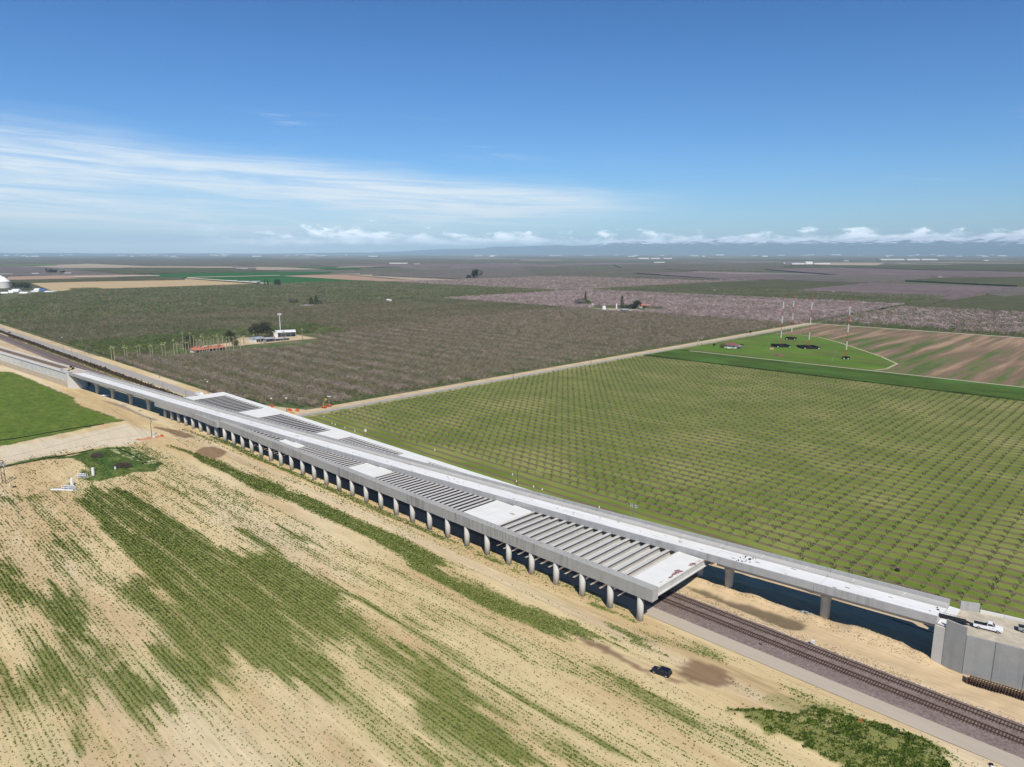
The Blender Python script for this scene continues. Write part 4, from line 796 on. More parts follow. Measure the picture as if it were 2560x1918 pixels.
tr = PX([q7(620, 345), q7(760, 352), q7(900, 370), q7(1020, 402), q7(1160, 448), q7(1290, 492), q7(1395, 540), q7(1330, 572), q7(1250, 582)])
def ribbon(nm, pts, w, z, m):
    q = MB(); a = [Vector((p[0], p[1])) for p in pts]; l = []; r = []
    for i, p in enumerate(a):
        d = (a[min(i + 1, len(a) - 1)] - a[max(i - 1, 0)]).normalized(); nrm = Vector((-d.y, d.x)); l.append(p + nrm * w / 2); r.append(p - nrm * w / 2)
    for i in range(len(a) - 1): q.add([(l[i].x, l[i].y, z), (l[i + 1].x, l[i + 1].y, z), (r[i + 1].x, r[i + 1].y, z), (r[i].x, r[i].y, z)], [(0, 1, 2, 3)])
    return struct(nm, q.mesh(nm, m))
ribbon('farm_path', tr, 2.2, .14, mat('worn_track', (.40, .38, .22), .95, var=.3, scale=.1, spec=0))

sheet('dirt_track', [(-14, 48.6), (61, 48.6), (61, 57.5), (-14, 56)], .03, m_sandflat)
# ------------------------------------------------------------------ orchard floors
m_floor = mat('orchard_floor', (.085, .12, .04), .95, var=.3, scale=.15, var2=.25, scale2=.02, tint=(.17, .145, .09), spec=.05)
sheet('orchard_floor', [(-641, 49), (-345, 49), (-295, 68), (-293, 836), (-641, 836)], .01, m_floor)
sheet('orchard_floor', [(-2100, 43), (-641, 47), (-641, 836), (-1045, 836), (-1045, 1222), (-2100, 1222)], .02, m_floor)
sheet('orchard_floor', [(-1045, 836), (-286, 844), (-286, 1640), (-1045, 1640)], .0, m_floor)
sheet('orchard_floor', [(-279, 844), (760, 844), (760, 1222), (-279, 1222)], .0, m_floor)
sheet('orchard_floor', [(-1900, 1222), (-1045, 1222), (-1045, 2050), (-1900, 2050)], .0, m_floor)

# ================================================================== TREES
def hmat(name, a, b_, var=.35, objr=.25):
    m = bpy.data.materials.new(name); m.use_nodes = True; t = m.node_tree; b = t.nodes['Principled BSDF']; b.inputs['Roughness'].default_value = .95; b.inputs['Specular IOR Level'].default_value = .1
    g = N(t, 'ShaderNodeNewGeometry'); n = N(t, 'ShaderNodeTexNoise'); n.inputs['Scale'].default_value = .5; n.inputs['Detail'].default_value = 4; L(t, g.outputs['Position'], n.inputs['Vector'])
    n2 = N(t, 'ShaderNodeTexNoise'); n2.inputs['Scale'].default_value = .013; n2.inputs['Detail'].default_value = 4; L(t, g.outputs['Position'], n2.inputs['Vector'])
    mixc = N(t, 'ShaderNodeMix', data_type='RGBA'); L(t, SS(t, M(t, 'ADD', M(t, 'MULTIPLY', n.outputs['Fac'], .55), M(t, 'MULTIPLY', n2.outputs['Fac'], .45)), .40, .60), mixc.inputs[0]); mixc.inputs[6].default_value = (*a, 1); mixc.inputs[7].default_value = (*b_, 1)
    oi = N(t, 'ShaderNodeObjectInfo'); f = M(t, 'MULTIPLY_ADD', oi.outputs['Random'], 2 * objr, 1 - objr)
    vm = N(t, 'ShaderNodeVectorMath', operation='SCALE'); L(t, mixc.outputs[2], vm.inputs[0]); L(t, f, vm.inputs['Scale']); L(t, vm.outputs[0], b.inputs['Base Color'])
    tr_ = N(t, 'ShaderNodeBsdfTranslucent'); L(t, vm.outputs[0], tr_.inputs[0]); ms = N(t, 'ShaderNodeMixShader'); ms.inputs[0].default_value = .22
    L(t, b.outputs[0], ms.inputs[1]); L(t, tr_.outputs[0], ms.inputs[2]); L(t, ms.outputs[0], t.nodes['Material Output'].inputs[0]); return m
TM = {'pink': hmat('almond_twigs_pinkish', (.39, .305, .255), (.28, .225, .16)), 'brown': hmat('almond_twigs_brown', (.205, .18, .10), (.29, .235, .165)),
      'olive': hmat('almond_twigs_olive', (.15, .165, .08), (.235, .215, .135)), 'green': hmat('fresh_leaf_green', (.10, .15, .045), (.18, .21, .08)), 'blossom': hmat('almond_blossom', (.50, .385, .37), (.37, .285, .255))}
def tree_mesh(seed, h, w, nq, mats, leaf=.42, trunk=.16, spread=1.0, low=.28, split=False):
    """trunk and limbs in slot 0, crown of many small faces in slot 1"""
    r = random.Random(seed); tk = MB(); cr = MB(); zt = h * .24
    tk.tube((0, 0, -.1), (.05, .03, zt), trunk, trunk * .75, 6)
    tips = []
    for i in range(5):
        a = i * 1.257 + r.uniform(-.3, .3); e = Vector((math.cos(a) * w * .30, math.sin(a) * w * .30, h * r.uniform(.6, .82))); tk.tube((.05, .03, zt * .92), e, trunk * .5, trunk * .18, 4); tips.append(e)
    lobes = [(Vector((math.cos(a) * w * .26 * r.uniform(.6, 1.2), math.sin(a) * w * .26 * r.uniform(.6, 1.2), h * r.uniform(.50, .74))), w * r.uniform(.20, .30)) for a in [k * 6.283 / 7 + r.uniform(-.3, .3) for k in range(7)]] + [(Vector((0, 0, h * .74)), w * .28)]
    vs = []; fs = []
    for i in range(nq):
        c, rad = lobes[r.randrange(len(lobes))]; d = Vector((r.gauss(0, 1), r.gauss(0, 1), r.gauss(0, 1))).normalized(); p = c + d * rad * r.uniform(.55, 1.08) * spread; p.z = max(p.z, h * low)
        n_ = (d + Vector((r.uniform(-.7, .7), r.uniform(-.7, .7), r.uniform(-.2, .8)))).normalized(); x = n_.orthogonal().normalized(); x = (Matrix.Rotation(r.uniform(0, 6.28), 3, n_) @ x); y = n_.cross(x); s = leaf * r.uniform(.6, 1.35)
        o = len(vs); vs += [p - x * s * .5 - y * s * .35, p + x * s * .55 - y * s * .3, p + y * s * .6 + x * s * r.uniform(-.2, .2)]; fs.append((o, o + 1, o + 2))
    def mk(b_, nm, ms):
        me = bpy.data.meshes.new(nm); me.from_pydata([tuple(p) for p in b_.v], [], b_.f); me.update()
        for m in ms: me.materials.append(m)
        me.polygons.foreach_set('material_index', b_.m); return me
    cr.v = [tuple(p) for p in vs]; cr.f = fs; cr.m = [0] * len(fs)
    if split: return mk(tk, 'trunk', [mats[0]]), mk(cr, 'crown', [mats[1]])
    j = MB(); j.v = tk.v + cr.v; j.f = list(tk.f) + [tuple(i + len(tk.v) for i in f) for f in fs]; j.m = [0] * len(tk.f) + [1] * len(fs)
    return mk(j, 'tree', mats)
def scatter(name, protos, pts, label=None):
    """one countless mass of trees: instances on a point cloud; pts = [(x,y,z,rot,scale,proto)]"""
    P = np.array(pts, np.float32); me = bpy.data.meshes.new(name); me.vertices.add(len(P)); me.vertices.foreach_set('co', P[:, :3].ravel())
    for nm, c in (('rot', 3), ('scl', 4)): a = me.attributes.new(nm, 'FLOAT', 'POINT'); a.data.foreach_set('value', P[:, c].copy())
    a = me.attributes.new('idx', 'INT', 'POINT'); a.data.foreach_set('value', P[:, 5].astype(np.int32))
    o = link(name, me); o['kind'] = 'stuff'
    ng = bpy.data.node_groups.new(name, 'GeometryNodeTree'); ng.interface.new_socket('Geometry', in_out='INPUT', socket_type='NodeSocketGeometry'); ng.interface.new_socket('Geometry', in_out='OUTPUT', socket_type='NodeSocketGeometry')
    gi = ng.nodes.new('NodeGroupInput'); go = ng.nodes.new('NodeGroupOutput'); ip = ng.nodes.new('GeometryNodeInstanceOnPoints')
    mp = ng.nodes.new('GeometryNodeMeshToPoints'); ng.links.new(gi.outputs[0], mp.inputs[0]); ng.links.new(mp.outputs[0], ip.inputs['Points'])
    cc = bpy.data.collections.new(name + '_kinds')
    for i, m in enumerate(protos): cc.objects.link(bpy.data.objects.new('%s_kind_%d' % (name, i), m))
    ci = ng.nodes.new('GeometryNodeCollectionInfo'); ci.inputs['Collection'].default_value = cc; ci.inputs['Separate Children'].default_value = True; ci.inputs['Reset Children'].default_value = True
    ng.links.new(ci.outputs[0], ip.inputs['Instance']); ip.inputs['Pick Instance'].default_value = True
    def at(nm, ty): n = ng.nodes.new('GeometryNodeInputNamedAttribute'); n.data_type = ty; n.inputs['Name'].default_value = nm; return n.outputs['Attribute']
    ng.links.new(at('idx', 'INT'), ip.inputs['Instance Index'])
    cx_ = ng.nodes.new('ShaderNodeCombineXYZ'); ng.links.new(at('rot', 'FLOAT'), cx_.inputs[2]); e2r = ng.nodes.new('FunctionNodeEulerToRotation'); ng.links.new(cx_.outputs[0], e2r.inputs[0]); ng.links.new(e2r.outputs[0], ip.inputs['Rotation'])
    ng.links.new(at('scl', 'FLOAT'), ip.inputs['Scale']); ng.links.new(ip.outputs[0], go.inputs[0])
    md = o.modifiers.new('scatter', 'NODES'); md.node_group = ng; return o
def blockpts(u0, u1, v0, v1, su, sv, jit=.35, keep=None):
    out = []
    u = u0
    for i in range(int((u1 - u0) / su) + 1):
        for j in range(int((v1 - v0) / sv) + 1):
            x, y = u0 + i * su, v0 + j * sv
            if keep and not keep(x, y): continue
            if random.random() < .02: continue
            out.append((x + random.gauss(0, jit), y + random.gauss(0, jit), i, j))
    return out
FARM = PX([(395, 886), (500, 876), (600, 869), (700, 864), (800, 851)], 4.8) + PX([(790, 834), (650, 838), (560, 846), (480, 856), (440, 862)])
fx0, fx1, fy0, fy1 = min(p[0] for p in FARM), max(p[0] for p in FARM), min(p[1] for p in FARM), max(p[1] for p in FARM)
def inp(x, y, P): return bool(inpoly(np.array([x], float), np.array([y], float), P)[0])
# mature almonds: rows of two varieties
def keepA(x, y):
    if y < 49.5 + max(0, (x + 345)) * .42: return False
    if x < (-602 if y < 190 else -634) and y < 480: return False
    return not inp(x, y, FARM)
Apts = blockpts(-297.5 - 5.4 * 73, -297.5, 50.4, 800, 5.4, 6.1, .4, keepA)
def distc(x, y): return math.hypot(x - CAMXY[0], y - CAMXY[1])
def inframe(x, y, pad=.02):
    dx, dy = x - CAMXY[0], y - CAMXY[1]; c, s = math.cos(-HEAD), math.sin(-HEAD); rx, ry = dx * c - dy * s, dx * s + dy * c
    return ry > 10 and abs(rx / ry) < .76 + pad
Apts = [p for p in Apts if inframe(p[0], p[1], .12)]
Apts.sort(key=lambda p: distc(p[0], p[1]))
Aprot = [tree_mesh(s, 5.4, 5.7, 190, [m_bark, TM['pink']], leaf=.36) for s in (1, 2)] + [tree_mesh(s, 4.7, 5.2, 180, [m_bark, TM['brown']], leaf=.36) for s in (3, 4)]
def kindA(x, y, j):
    pk = (j % 4) in (0, 3)
    if y > 430 and random.random() < .35: pk = not pk
    return (0 if pk else 2) + (random.random() < .5)
_o1 = ['', 'first', 'second', 'third', 'fourth', 'fifth', 'sixth', 'seventh', 'eighth', 'ninth', 'tenth', 'eleventh', 'twelfth', 'thirteenth', 'fourteenth', 'fifteenth', 'sixteenth', 'seventeenth', 'eighteenth', 'nineteenth']
_o10 = ['', '', 'twent', 'thirt', 'fort', 'fift', 'sixt', 'sevent', 'eight', 'ninet']
def ordn(n):
    if n < 20: return _o1[n]
    if n < 100: return _o10[n // 10] + 'ieth' if n % 10 == 0 else _o10[n // 10] + 'y-' + _o1[n % 10]
    return 'hundred-and-' + ordn(n - 100) if n > 100 else 'hundredth'
vis = [p for p in Apts if inframe(p[0], p[1], -.0)][:300]; vset = set((p[2], p[3]) for p in vis)
parts = [tree_mesh(s, 5.4, 5.7, 260, [m_bark, TM['pink']], split=True, leaf=.38) for s in (11, 12, 13)] + [tree_mesh(s, 4.7, 5.2, 240, [m_bark, TM['brown']], split=True, leaf=.38) for s in (14, 15, 16)]
for p in vis:
    k = kindA(p[0], p[1], p[3]); a, b_ = parts[(0 if k < 2 else 3) + random.randrange(3)]
    rk = 1 + sum(1 for q_ in Apts if q_[3] == p[3] and q_[2] > p[2])
    col = 'pinkish almond tree, ' if k < 2 else 'brownish almond tree, '
    t = thing('almond_tree', col + ordn(p[3] + 1) + ' row from the highway, ' + ordn(rk) + ' from the side road', 'tree', (p[0], p[1], 0), random.uniform(0, 6.28), 'mature almond trees of the orchard behind the structure')
    s = random.uniform(.88, 1.1); t.scale = (s, s, s * random.uniform(.92, 1.06)); link('trunk', a, t); link('crown', b_, t)
rest = [(p[0], p[1], 0, random.uniform(0, 6.28), random.uniform(.86, 1.1), kindA(p[0], p[1], p[3])) for p in Apts if (p[2], p[3]) not in vset]
scatter('mature_orchard', Aprot, rest)
# further blocks
Bprot = [tree_mesh(s, 5.2, 7.0, 120, [m_bark, TM['olive']], leaf=.62) for s in (21, 22)] + [tree_mesh(23, 5.0, 6.6, 110, [m_bark, TM['brown']], leaf=.62), tree_mesh(24, 5.2, 7.0, 120, [m_bark, TM['green']], leaf=.62)]
PALMLINE = -650
def keepB(x, y): return not inp(x, y, FARM) and not (x > -698 and y > 478) and not (x > -648 and y > 190)
Cyard = PX([(0, 730), (0, 760), (60, 741), (150, 733), (190, 728), (150, 720), (60, 712), (0, 700)])
H2 = PX([(735, 768), (790, 762), (800, 772), (740, 776)])
B = blockpts(-1064, -613, 52, 798, 6.1, 6.1, .5, keepB)
C_ = blockpts(-2040, -1078, 48, 1215, 7.0, 7.0, .5, lambda x, y: not inp(x, y, Cyard) and not inp(x, y, H2) and not (x < -1950 and y > 420))
bp = []
for p in B:
    if not inframe(p[0], p[1], .05): continue
    t_ = float(fbm(np.array([p[0] * .006]), np.array([p[1] * .004]), 71, 3)[0]); front = p[0] > -760 and p[1] < 330
    k = 3 if (front and random.random() < .75) else (2 if random.random() < (.75 if t_ > .5 else .2) else random.choice((0, 1))); bp.append((p[0], p[1], 0, random.uniform(0, 6.28), random.uniform(.88, 1.08), k))
scatter('olive_orchard', Bprot, bp)
Cprot = [tree_mesh(s, 5.6, 8.2, 70, [m_bark, TM['olive']], leaf=.95) for s in (31, 32)] + [tree_mesh(33, 5.4, 8.0, 70, [m_bark, TM['green']], leaf=.95), tree_mesh(34, 5.4, 8, 70, [m_bark, TM['brown']], leaf=.95)]
cp = [(p[0], p[1], 0, random.uniform(0, 6.28), random.uniform(.88, 1.08), random.choice((0, 1, 1, 2, 2, 3))) for p in C_ if inframe(p[0], p[1], .05)]
cp += [(p[0], p[1], 0, random.uniform(0, 6.28), random.uniform(.88, 1.08), random.choice((0, 1, 1, 2, 3))) for p in blockpts(-1070, -1000, 480, 800, 7, 7, .5) if False]
scatter('far_olive_orchard', Cprot, cp)
Dprot = [tree_mesh(s, 5.8, 8.0, 80, [m_bark, TM['blossom']], leaf=.9) for s in (41, 42)] + [tree_mesh(43, 5.4, 7.6, 80, [m_bark, TM['pink']], leaf=.9), tree_mesh(44, 5.4, 7.6, 70, [m_bark, TM['green']], leaf=.9)]
DYARD = PX([(1484, 768), (1560, 768), (1650, 772), (1665, 780), (1500, 782), (1470, 778)])
DY = PX([(1490, 770), (1560, 776), (1650, 780), (1600, 784), (1470, 780)])
dp = [(p[0], p[1], 0, random.uniform(0, 6.28), random.uniform(.88, 1.1), random.choice((0, 1, 1, 0, 2))) for p in blockpts(-1035, -290, 808, 1290, 7, 7, .6, lambda x, y: not inp(x, y, DYARD)) if inframe(p[0], p[1], .05)]
dp += [(p[0], p[1], 0, random.uniform(0, 6.28), random.uniform(.9, 1.1), (3 if p[3] == 0 else random.choice((2, 2, 2, 0, 3)) if p[3] % 3 else random.choice((2, 0, 0)))) for p in blockpts(-272, 720, 849, 1218, 7, 7, .4) if inframe(p[0], p[1], .05)]
scatter('blossoming_orchard', Dprot, dp)
ep = [(p[0], p[1], 0, random.uniform(0, 6.28), random.uniform(.9, 1.1), random.choice((0, 0, 1, 2))) for p in blockpts(-1035, -290, 1300, 1620, 8, 8, .6) if inframe(p[0], p[1], .05)]
scatter('orchard_beyond_blossom', Cprot, ep)
ep = [(p[0], p[1], 0, random.uniform(0, 6.28), random.uniform(.9, 1.1), random.choice((0, 1, 2, 2))) for p in blockpts(-1790, -1052, 1226, 2040, 9, 9, .5) if inframe(p[0], p[1], .05)]
scatter('far_blossoming_orchard', Dprot, ep)

# young orchard: guarded saplings on a 4.93 x 5.85 m grid
yw = mat('tree_guard', (.42, .40, .36), .6, var=.05); ytw = hmat('sapling_twigs', (.085, .09, .045), (.06, .07, .035), objr=.3)
def sapling(seed):
    r = random.Random(seed); g = MB(); g.tube((0, 0, 0), (0, 0, .5), .06, .06, 6); st = MB(); st.tube((0, 0, .55), (.02, 0, 1.05), .045, .035, 5)
    tips = []
    for i in range(5):
        a = i * 1.257 + r.uniform(-.3, .3); e = Vector((math.cos(a) * .75, math.sin(a) * .75, r.uniform(1.8, 2.5))); st.tube((.02, 0, 1.0), e, .032, .012, 4); tips.append(e)
    cr = MB()
    for i in range(34):
        t_ = random.choice(tips); f = r.uniform(.35, 1.12); p = Vector((.02, 0, 1.0)).lerp(t_, f) + Vector((r.gauss(0, .20), r.gauss(0, .20), r.gauss(0, .15))); s = r.uniform(.12, .28); x = Vector((r.gauss(0, 1), r.gauss(0, 1), r.gauss(0, 1))).normalized(); y = x.orthogonal().normalized()
        cr.add([p - x * s, p + x * s * .6 + y * s * .6, p + x * s * .4 - y * s * .7], [(0, 1, 2)])
    def mk(b_, n_, m):
        me = bpy.data.meshes.new(n_); me.from_pydata(b_.v, [], b_.f); me.update(); me.materials.append(m); return me
    j = MB(); j.v = g.v + st.v + cr.v; j.f = list(g.f) + [tuple(i + len(g.v) for i in f) for f in st.f] + [tuple(i + len(g.v) + len(st.v) for i in f) for f in cr.f]
    me = bpy.data.meshes.new('sapling'); me.from_pydata(j.v, [], j.f); me.update()
    for m in (yw, m_bark, ytw): me.materials.append(m)
    me.polygons.foreach_set('material_index', [0] * len(g.f) + [1] * len(st.f) + [2] * len(cr.f))
    return (mk(g, 'tree_guard', yw), mk(st, 'stem', m_bark), mk(cr, 'crown', ytw)), me
saps = [sapling(s) for s in (1, 2, 3, 4)]
yp = []
for j in range(0, 59):
    for i in range(-56, 110):
        u, v = 4.93 * i + .2, YV0 + YP * j
        if u < -272 or v > 412: continue
        yp.append((u + random.gauss(0, .12), v + random.gauss(0, .12), i, j))
for i in range(-40, 26): yp.append((4.93 * i + 2, YV0 - YP, i, -1)) if i > 2 or i < -36 else None
yp = [p for p in yp if inframe(p[0], p[1], .03)]
def hidden(p): return p[1] < vn(p[0]) + 36 and -60 < p[0] < 62   # behind the viaduct
yv = sorted([p for p in yp if inframe(p[0], p[1], -.005) and not (p[1] < 62 + max(0, p[0]) * .18)], key=lambda p: distc(p[0], p[1]))[:300]; ys = set((p[2], p[3]) for p in yv)
for p in yv:
    parts_, _ = random.choice(saps); s = random.uniform(.85, 1.25) if random.random() > .1 else .6
    rk = 1 + sum(1 for q_ in yv if q_[3] == p[3] and q_[2] > p[2])
    t = thing('sapling', 'young tree with white trunk guard, ' + ordn(p[3] + 2) + ' row past the viaduct, ' + ordn(rk) + ' from the right', 'sapling', (p[0], p[1], 0), random.uniform(0, 6.28), 'young orchard trees in grass strips beyond the viaduct')
    t.scale = (s, s, s)
    for m in parts_: link(m.name.split('.')[0], m, t)
scatter('young_orchard', [m for _, m in saps], [(p[0], p[1], 0, random.uniform(0, 6.28), random.uniform(.8, 1.15), random.randrange(4)) for p in yp if (p[2], p[3]) not in ys])

# strip of dry brush between the tracks and the highway
def brush(name, n, fn, cols, hs_, m=None):
    V = []; F = []; Cc = []
    for _ in range(n):
        x, y, s = fn()
        for k in range(5):
            a = random.uniform(0, 6.28); px, py, pz = x + random.gauss(0, s * .45), y + random.gauss(0, s * .45), random.uniform(.1, hs_) * s; q = s * random.uniform(.3, .6)
            o = len(V); V += [(px - q * math.cos(a), py - q * math.sin(a), pz * .4), (px + q * math.cos(a), py + q * math.sin(a), pz * .5), (px + q * .3 * math.sin(a), py - q * .3 * math.cos(a), pz + q * .7)]; F.append((o, o + 1, o + 2)); c = random.choice(cols); Cc += [c] * 3
    o = link(name, np_mesh(name, V, F, m or m_tuft, np.array(Cc), 'leaf')); o['kind'] = 'stuff'; return o
def f1():
    u = random.uniform(-1100, -342); v = random.gauss(26.2 + (u + 500) * .002, .9); return u, v, random.uniform(.6, 1.7)
brush('dry_brush', 5200, f1, [(.075, .045, .032), (.09, .06, .04), (.05, .06, .025), (.06, .04, .03)], .9)
def f2():
    u = random.uniform(-900, -470); v = random.gauss(23.5, 1.4); return u, v, random.uniform(.3, .8)
brush('track_side_weeds', 2600, f2, [(.16, .17, .06), (.10, .12, .04), (.20, .17, .09)], .6)

# two leafless bushes in the green patch
for (px, py), w_, lab in ((crop(120, 1120, 8.285)(1020, 190), 3.4, 'low grey brown leafless bush in the green patch, the one nearer the dirt road'), (crop(120, 1120, 8.285)(1560, 400), 4.8, 'wide purple brown leafless thicket in the green patch, the larger and nearer one')):
    g = G(px, py); b_ = MB(); r = random.Random(5); tk = MB()
    for i in range(620):
        a = r.uniform(0, 6.28); q_ = r.random() ** .5; p = Vector((math.cos(a) * q_ * w_ * .75, math.sin(a) * q_ * w_ * .55 + math.cos(a) * q_ * w_ * .4, r.uniform(.2, 1.0) * 2.6 * (1 - .55 * q_ * q_))); s = r.uniform(.15, .4); x = Vector((r.gauss(0, 1), r.gauss(0, 1), r.gauss(0, 1) + .5)).normalized(); y = x.orthogonal()
        b_.add([p - x * s, p + x * s, p + y * s * .7], [(0, 1, 2)])
    for i in range(14):
        a = r.uniform(0, 6.28); tk.tube((math.cos(a) * .3, math.sin(a) * .3, 0), (math.cos(a) * w_ * .5, math.sin(a) * w_ * .4, 1.8), .05, .02, 4)
    t = thing('bush', lab, 'bush', (g[0], g[1], 0)); link('stems', tk.mesh('stems', m_bark), t); link('crown', b_.mesh('crown', hmat('bush_twigs', (.15, .11, .095), (.10, .08, .06))), t)
# ================================================================== VEHICLES
def vehicle(kind, paint, label, cat, loc, rz, group=None):
    """x forward. kind: 'suv', 'pickup', 'car'"""
    t = thing({'suv': 'suv', 'pickup': 'pickup_truck', 'car': 'parked_car'}[kind], label, cat, loc, rz, group)
    Ln, Wd = {'suv': (4.75, 1.9), 'pickup': (5.9, 2.0), 'car': (4.5, 1.8)}[kind]; h = Ln / 2; w = Wd / 2
    b = MB()
    if kind == 'pickup':
        low = [(-h, .55), (-h, 1.12), (-h * .12, 1.14), (h * .42, 1.16), (h * .93, 1.06), (h, .9), (h, .5), (h * .8, .42), (-h * .9, .42)]
    else:
        low = [(-h, .5), (-h, .95), (-h * .85, 1.05), (h * .38, 1.04), (h * .90, .86), (h, .68), (h, .42), (h * .8, .34), (-h * .9, .34)]
    def body(prof, hw, top_in, zref):
        n = len(prof); vs = []
        for sgn in (-1, 1):
            for x, z in prof: vs.append((x * (1 if abs(x) < h * .9 else .985), sgn * (hw - (top_in if z > zref else 0)), z))
        b.add(vs, [(i, (i + 1) % n, n + (i + 1) % n, n + i) for i in range(n)] + [tuple(range(n - 1, -1, -1)), tuple(range(n, 2 * n))])
    body(low, w, .06, .9)
    if kind == 'pickup':
        cab = [(-h * .10, 1.12), (-h * .06, 1.78), (h * .02, 1.86), (h * .26, 1.84), (h * .50, 1.14)]
    elif kind == 'suv': cab = [(-h * .94, 1.02), (-h * .80, 1.62), (-h * .6, 1.70), (h * .05, 1.68), (h * .42, 1.02)]
    else: cab = [(-h * .72, 1.02), (-h * .45, 1.40), (h * .02, 1.42), (h * .40, 1.0)]
    n = len(cab); vs = []
    for sgn in (-1, 1):
        for x, z in cab: vs.append((x, sgn * (w - .08 - .20 * (z - 1.0)), z))
    b.add(vs, [(i, (i + 1) % n, n + (i + 1) % n, n + i) for i in range(n)] + [tuple(range(n - 1, -1, -1)), tuple(range(n, 2 * n))])
    link('body', b.mesh('body', paint), t)
    top = cab[2] if kind != 'car' else cab[1]
    # side glass, windscreen, rear screen: panes set 6 mm proud
    def lerp(a, c, f): return (a[0] + (c[0] - a[0]) * f, a[1] + (c[1] - a[1]) * f)
    cx_ = sum(p[0] for p in cab) / n; cz_ = sum(p[1] for p in cab) / n
    ins = [(cx_ + (x - cx_) * .84, cz_ + .03 + (z - cz_) * .66) for x, z in cab]
    for sgn in (-1, 1):
        q = MB(); off = .012
        q.add([(x, sgn * (w - .08 - .20 * (z - 1.0) + off), z) for x, z in ins], [tuple(range(n))]); link('side_window', q.mesh('side_window', m_glass), t)
    for (a, c, nm) in ((cab[-1], cab[-2], 'windscreen'), (cab[0], cab[1], 'rear_window')):
        p0, p1 = lerp(a, c, .14), lerp(a, c, .9); dx = .014 if nm == 'windscreen' else -.014
        q = MB(); q.add([(p0[0] + dx, -(w - .22), p0[1] + .01), (p0[0] + dx, w - .22, p0[1] + .01), (p1[0] + dx, w - .34, p1[1] + .01), (p1[0] + dx, -(w - .34), p1[1] + .01)], [(0, 1, 2, 3)]); link(nm, q.mesh(nm, m_glass), t)
    if kind == 'pickup':
        q = MB(); q.add([(-h * .95, -w + .18, 1.126), (-h * .13, -w + .18, 1.142), (-h * .13, w - .18, 1.142), (-h * .95, w - .18, 1.126)], [(0, 1, 2, 3)])
        q.box((-h * .9, -.55, 1.13), (-h * .55, .1, 1.26)); q.box((-h * .45, .1, 1.13), (-h * .2, .6, 1.24)); link('load_bed', q.mesh('load_bed', m_black), t)
    r = .36 if kind != 'car' else .32
    for sx in (-.62, .64):
        for sy in (-1, 1):
            q = MB(); q.tube((sx * h, sy * (w - .20), r), (sx * h, sy * (w + .02), r), r, r, 14); wh = link('wheel', q.mesh('wheel', m_black), t)
            q = MB(); q.tube((sx * h, sy * (w + .018), r), (sx * h, sy * (w + .035), r), r * .6, r * .55, 10); link('rim', q.mesh('rim', m_chrome), wh)
    for sy in (-1, 1):
        q = MB(); q.box((h - .05, sy * (w - .32) - .16, .72), (h + .012, sy * (w - .32) + .16, .84)); link('headlight', q.mesh('headlight', m_white), t)
        q = MB(); q.box((-h - .012, sy * (w - .2) - .1, .78), (-h + .03, sy * (w - .2) + .1, .96)); link('tail_light', q.mesh('tail_light', m_red), t)
    q = MB()
    for sy in (-1, 1): q.box((h * .32, sy * (w + .03) - .08, 1.02), (h * .36, sy * (w + .03) + .08, 1.14))
    link('mirror', q.mesh('mirror', paint), t)
    return t
m_navy = mat('dark_blue_paint', (.008, .010, .028), .22, .2, var=.04, spec=.6); m_wpaint = mat('white_car_paint', (.78, .78, .77), .25, var=.02, spec=.5); m_silver = mat('silver_car_paint', (.42, .44, .46), .3, .5, var=.03, spec=.5)
g = G(*cs(420, 600)); a0 = G(*cs(230, 520)); a1 = G(*cs(560, 640)); ang = math.atan2(a1[1] - a0[1], a1[0] - a0[0])
vehicle('suv', m_navy, 'dark blue suv parked alone on the sandy field beside the damp patch', 'car', ((a0[0] + a1[0]) / 2 + .2, (a0[1] + a1[1]) / 2 + .9, 0), ang + math.pi)
vehicle('pickup', m_wpaint, 'white crew cab pickup on the approach fill, hitched in front of the trailer', 'pickup truck', (70.6, 39.9, 9.63), R(12))
vehicle('pickup', m_silver, 'silver pickup on the approach fill, cut off by the right edge of the photo', 'pickup truck', (78.6, 45.2, 9.63), R(10))
def trailer(loc, rz):
    t = thing('flatbed_trailer', 'long black flatbed trailer hitched behind the white pickup at the deck end', 'trailer', loc, rz)
    q = MB(); q.box((-2.9, -1.05, .62), (2.6, 1.05, .74)); link('deck', q.mesh('deck', m_black), t)
    q = MB(); q.prism([(2.6, -.7), (4.2, -.05), (4.2, .05), (2.6, .7)], 'z', .55, .66); link('drawbar', q.mesh('drawbar', m_black), t)
    q = MB()
    for y in (-1.05, 1.0): q.box((-2.9, y, 1.05), (2.6, y + .05, 1.10)); [q.box((x, y, .74), (x + .05, y + .05, 1.05)) for x in (-2.9, -1.5, -.1, 1.3, 2.55)]
    link('side_rail', q.mesh('side_rail', m_black), t)
    for x in (-.6, .3):
        for y in (-1, 1): q = MB(); q.tube((x, y * .98, .38), (x, y * 1.2, .38), .37, .37, 12); link('wheel', q.mesh('wheel', m_black), t)
    q = MB(); q.prism([(-2.9, .62), (-3.6, .12), (-3.6, .06), (-2.9, .5)], 'y', -.9, .9); link('ramp', q.mesh('ramp', m_white), t)
trailer((63.9, 37.9, 9.9), R(11))
vehicle('car', m_wpaint, 'white car half in the viaduct shade by the second pier from the left', 'car', (*PX([crop(160, 920, 13.806)(1420, 985)])[0], 0), R(62))
a8 = crop(0, 860, 8.285)
e = G(*a8(1290, 555), 10.34); vehicle('pickup', m_wpaint, 'white work truck on the left embankment, the one farther from the deck', 'pickup truck', e, R(175), 'white trucks on the left embankment')
e = G(*a8(1425, 588), 10.34); vehicle('pickup', m_wpaint, 'white pickup on the left embankment, the one right at the deck end', 'pickup truck', e, R(185), 'white trucks on the left embankment')
e = G(*a8(1475, 530), 10.34)
t = thing('loader', 'orange and black loader standing beside the white trucks on the left embankment', 'loader', e, R(150))
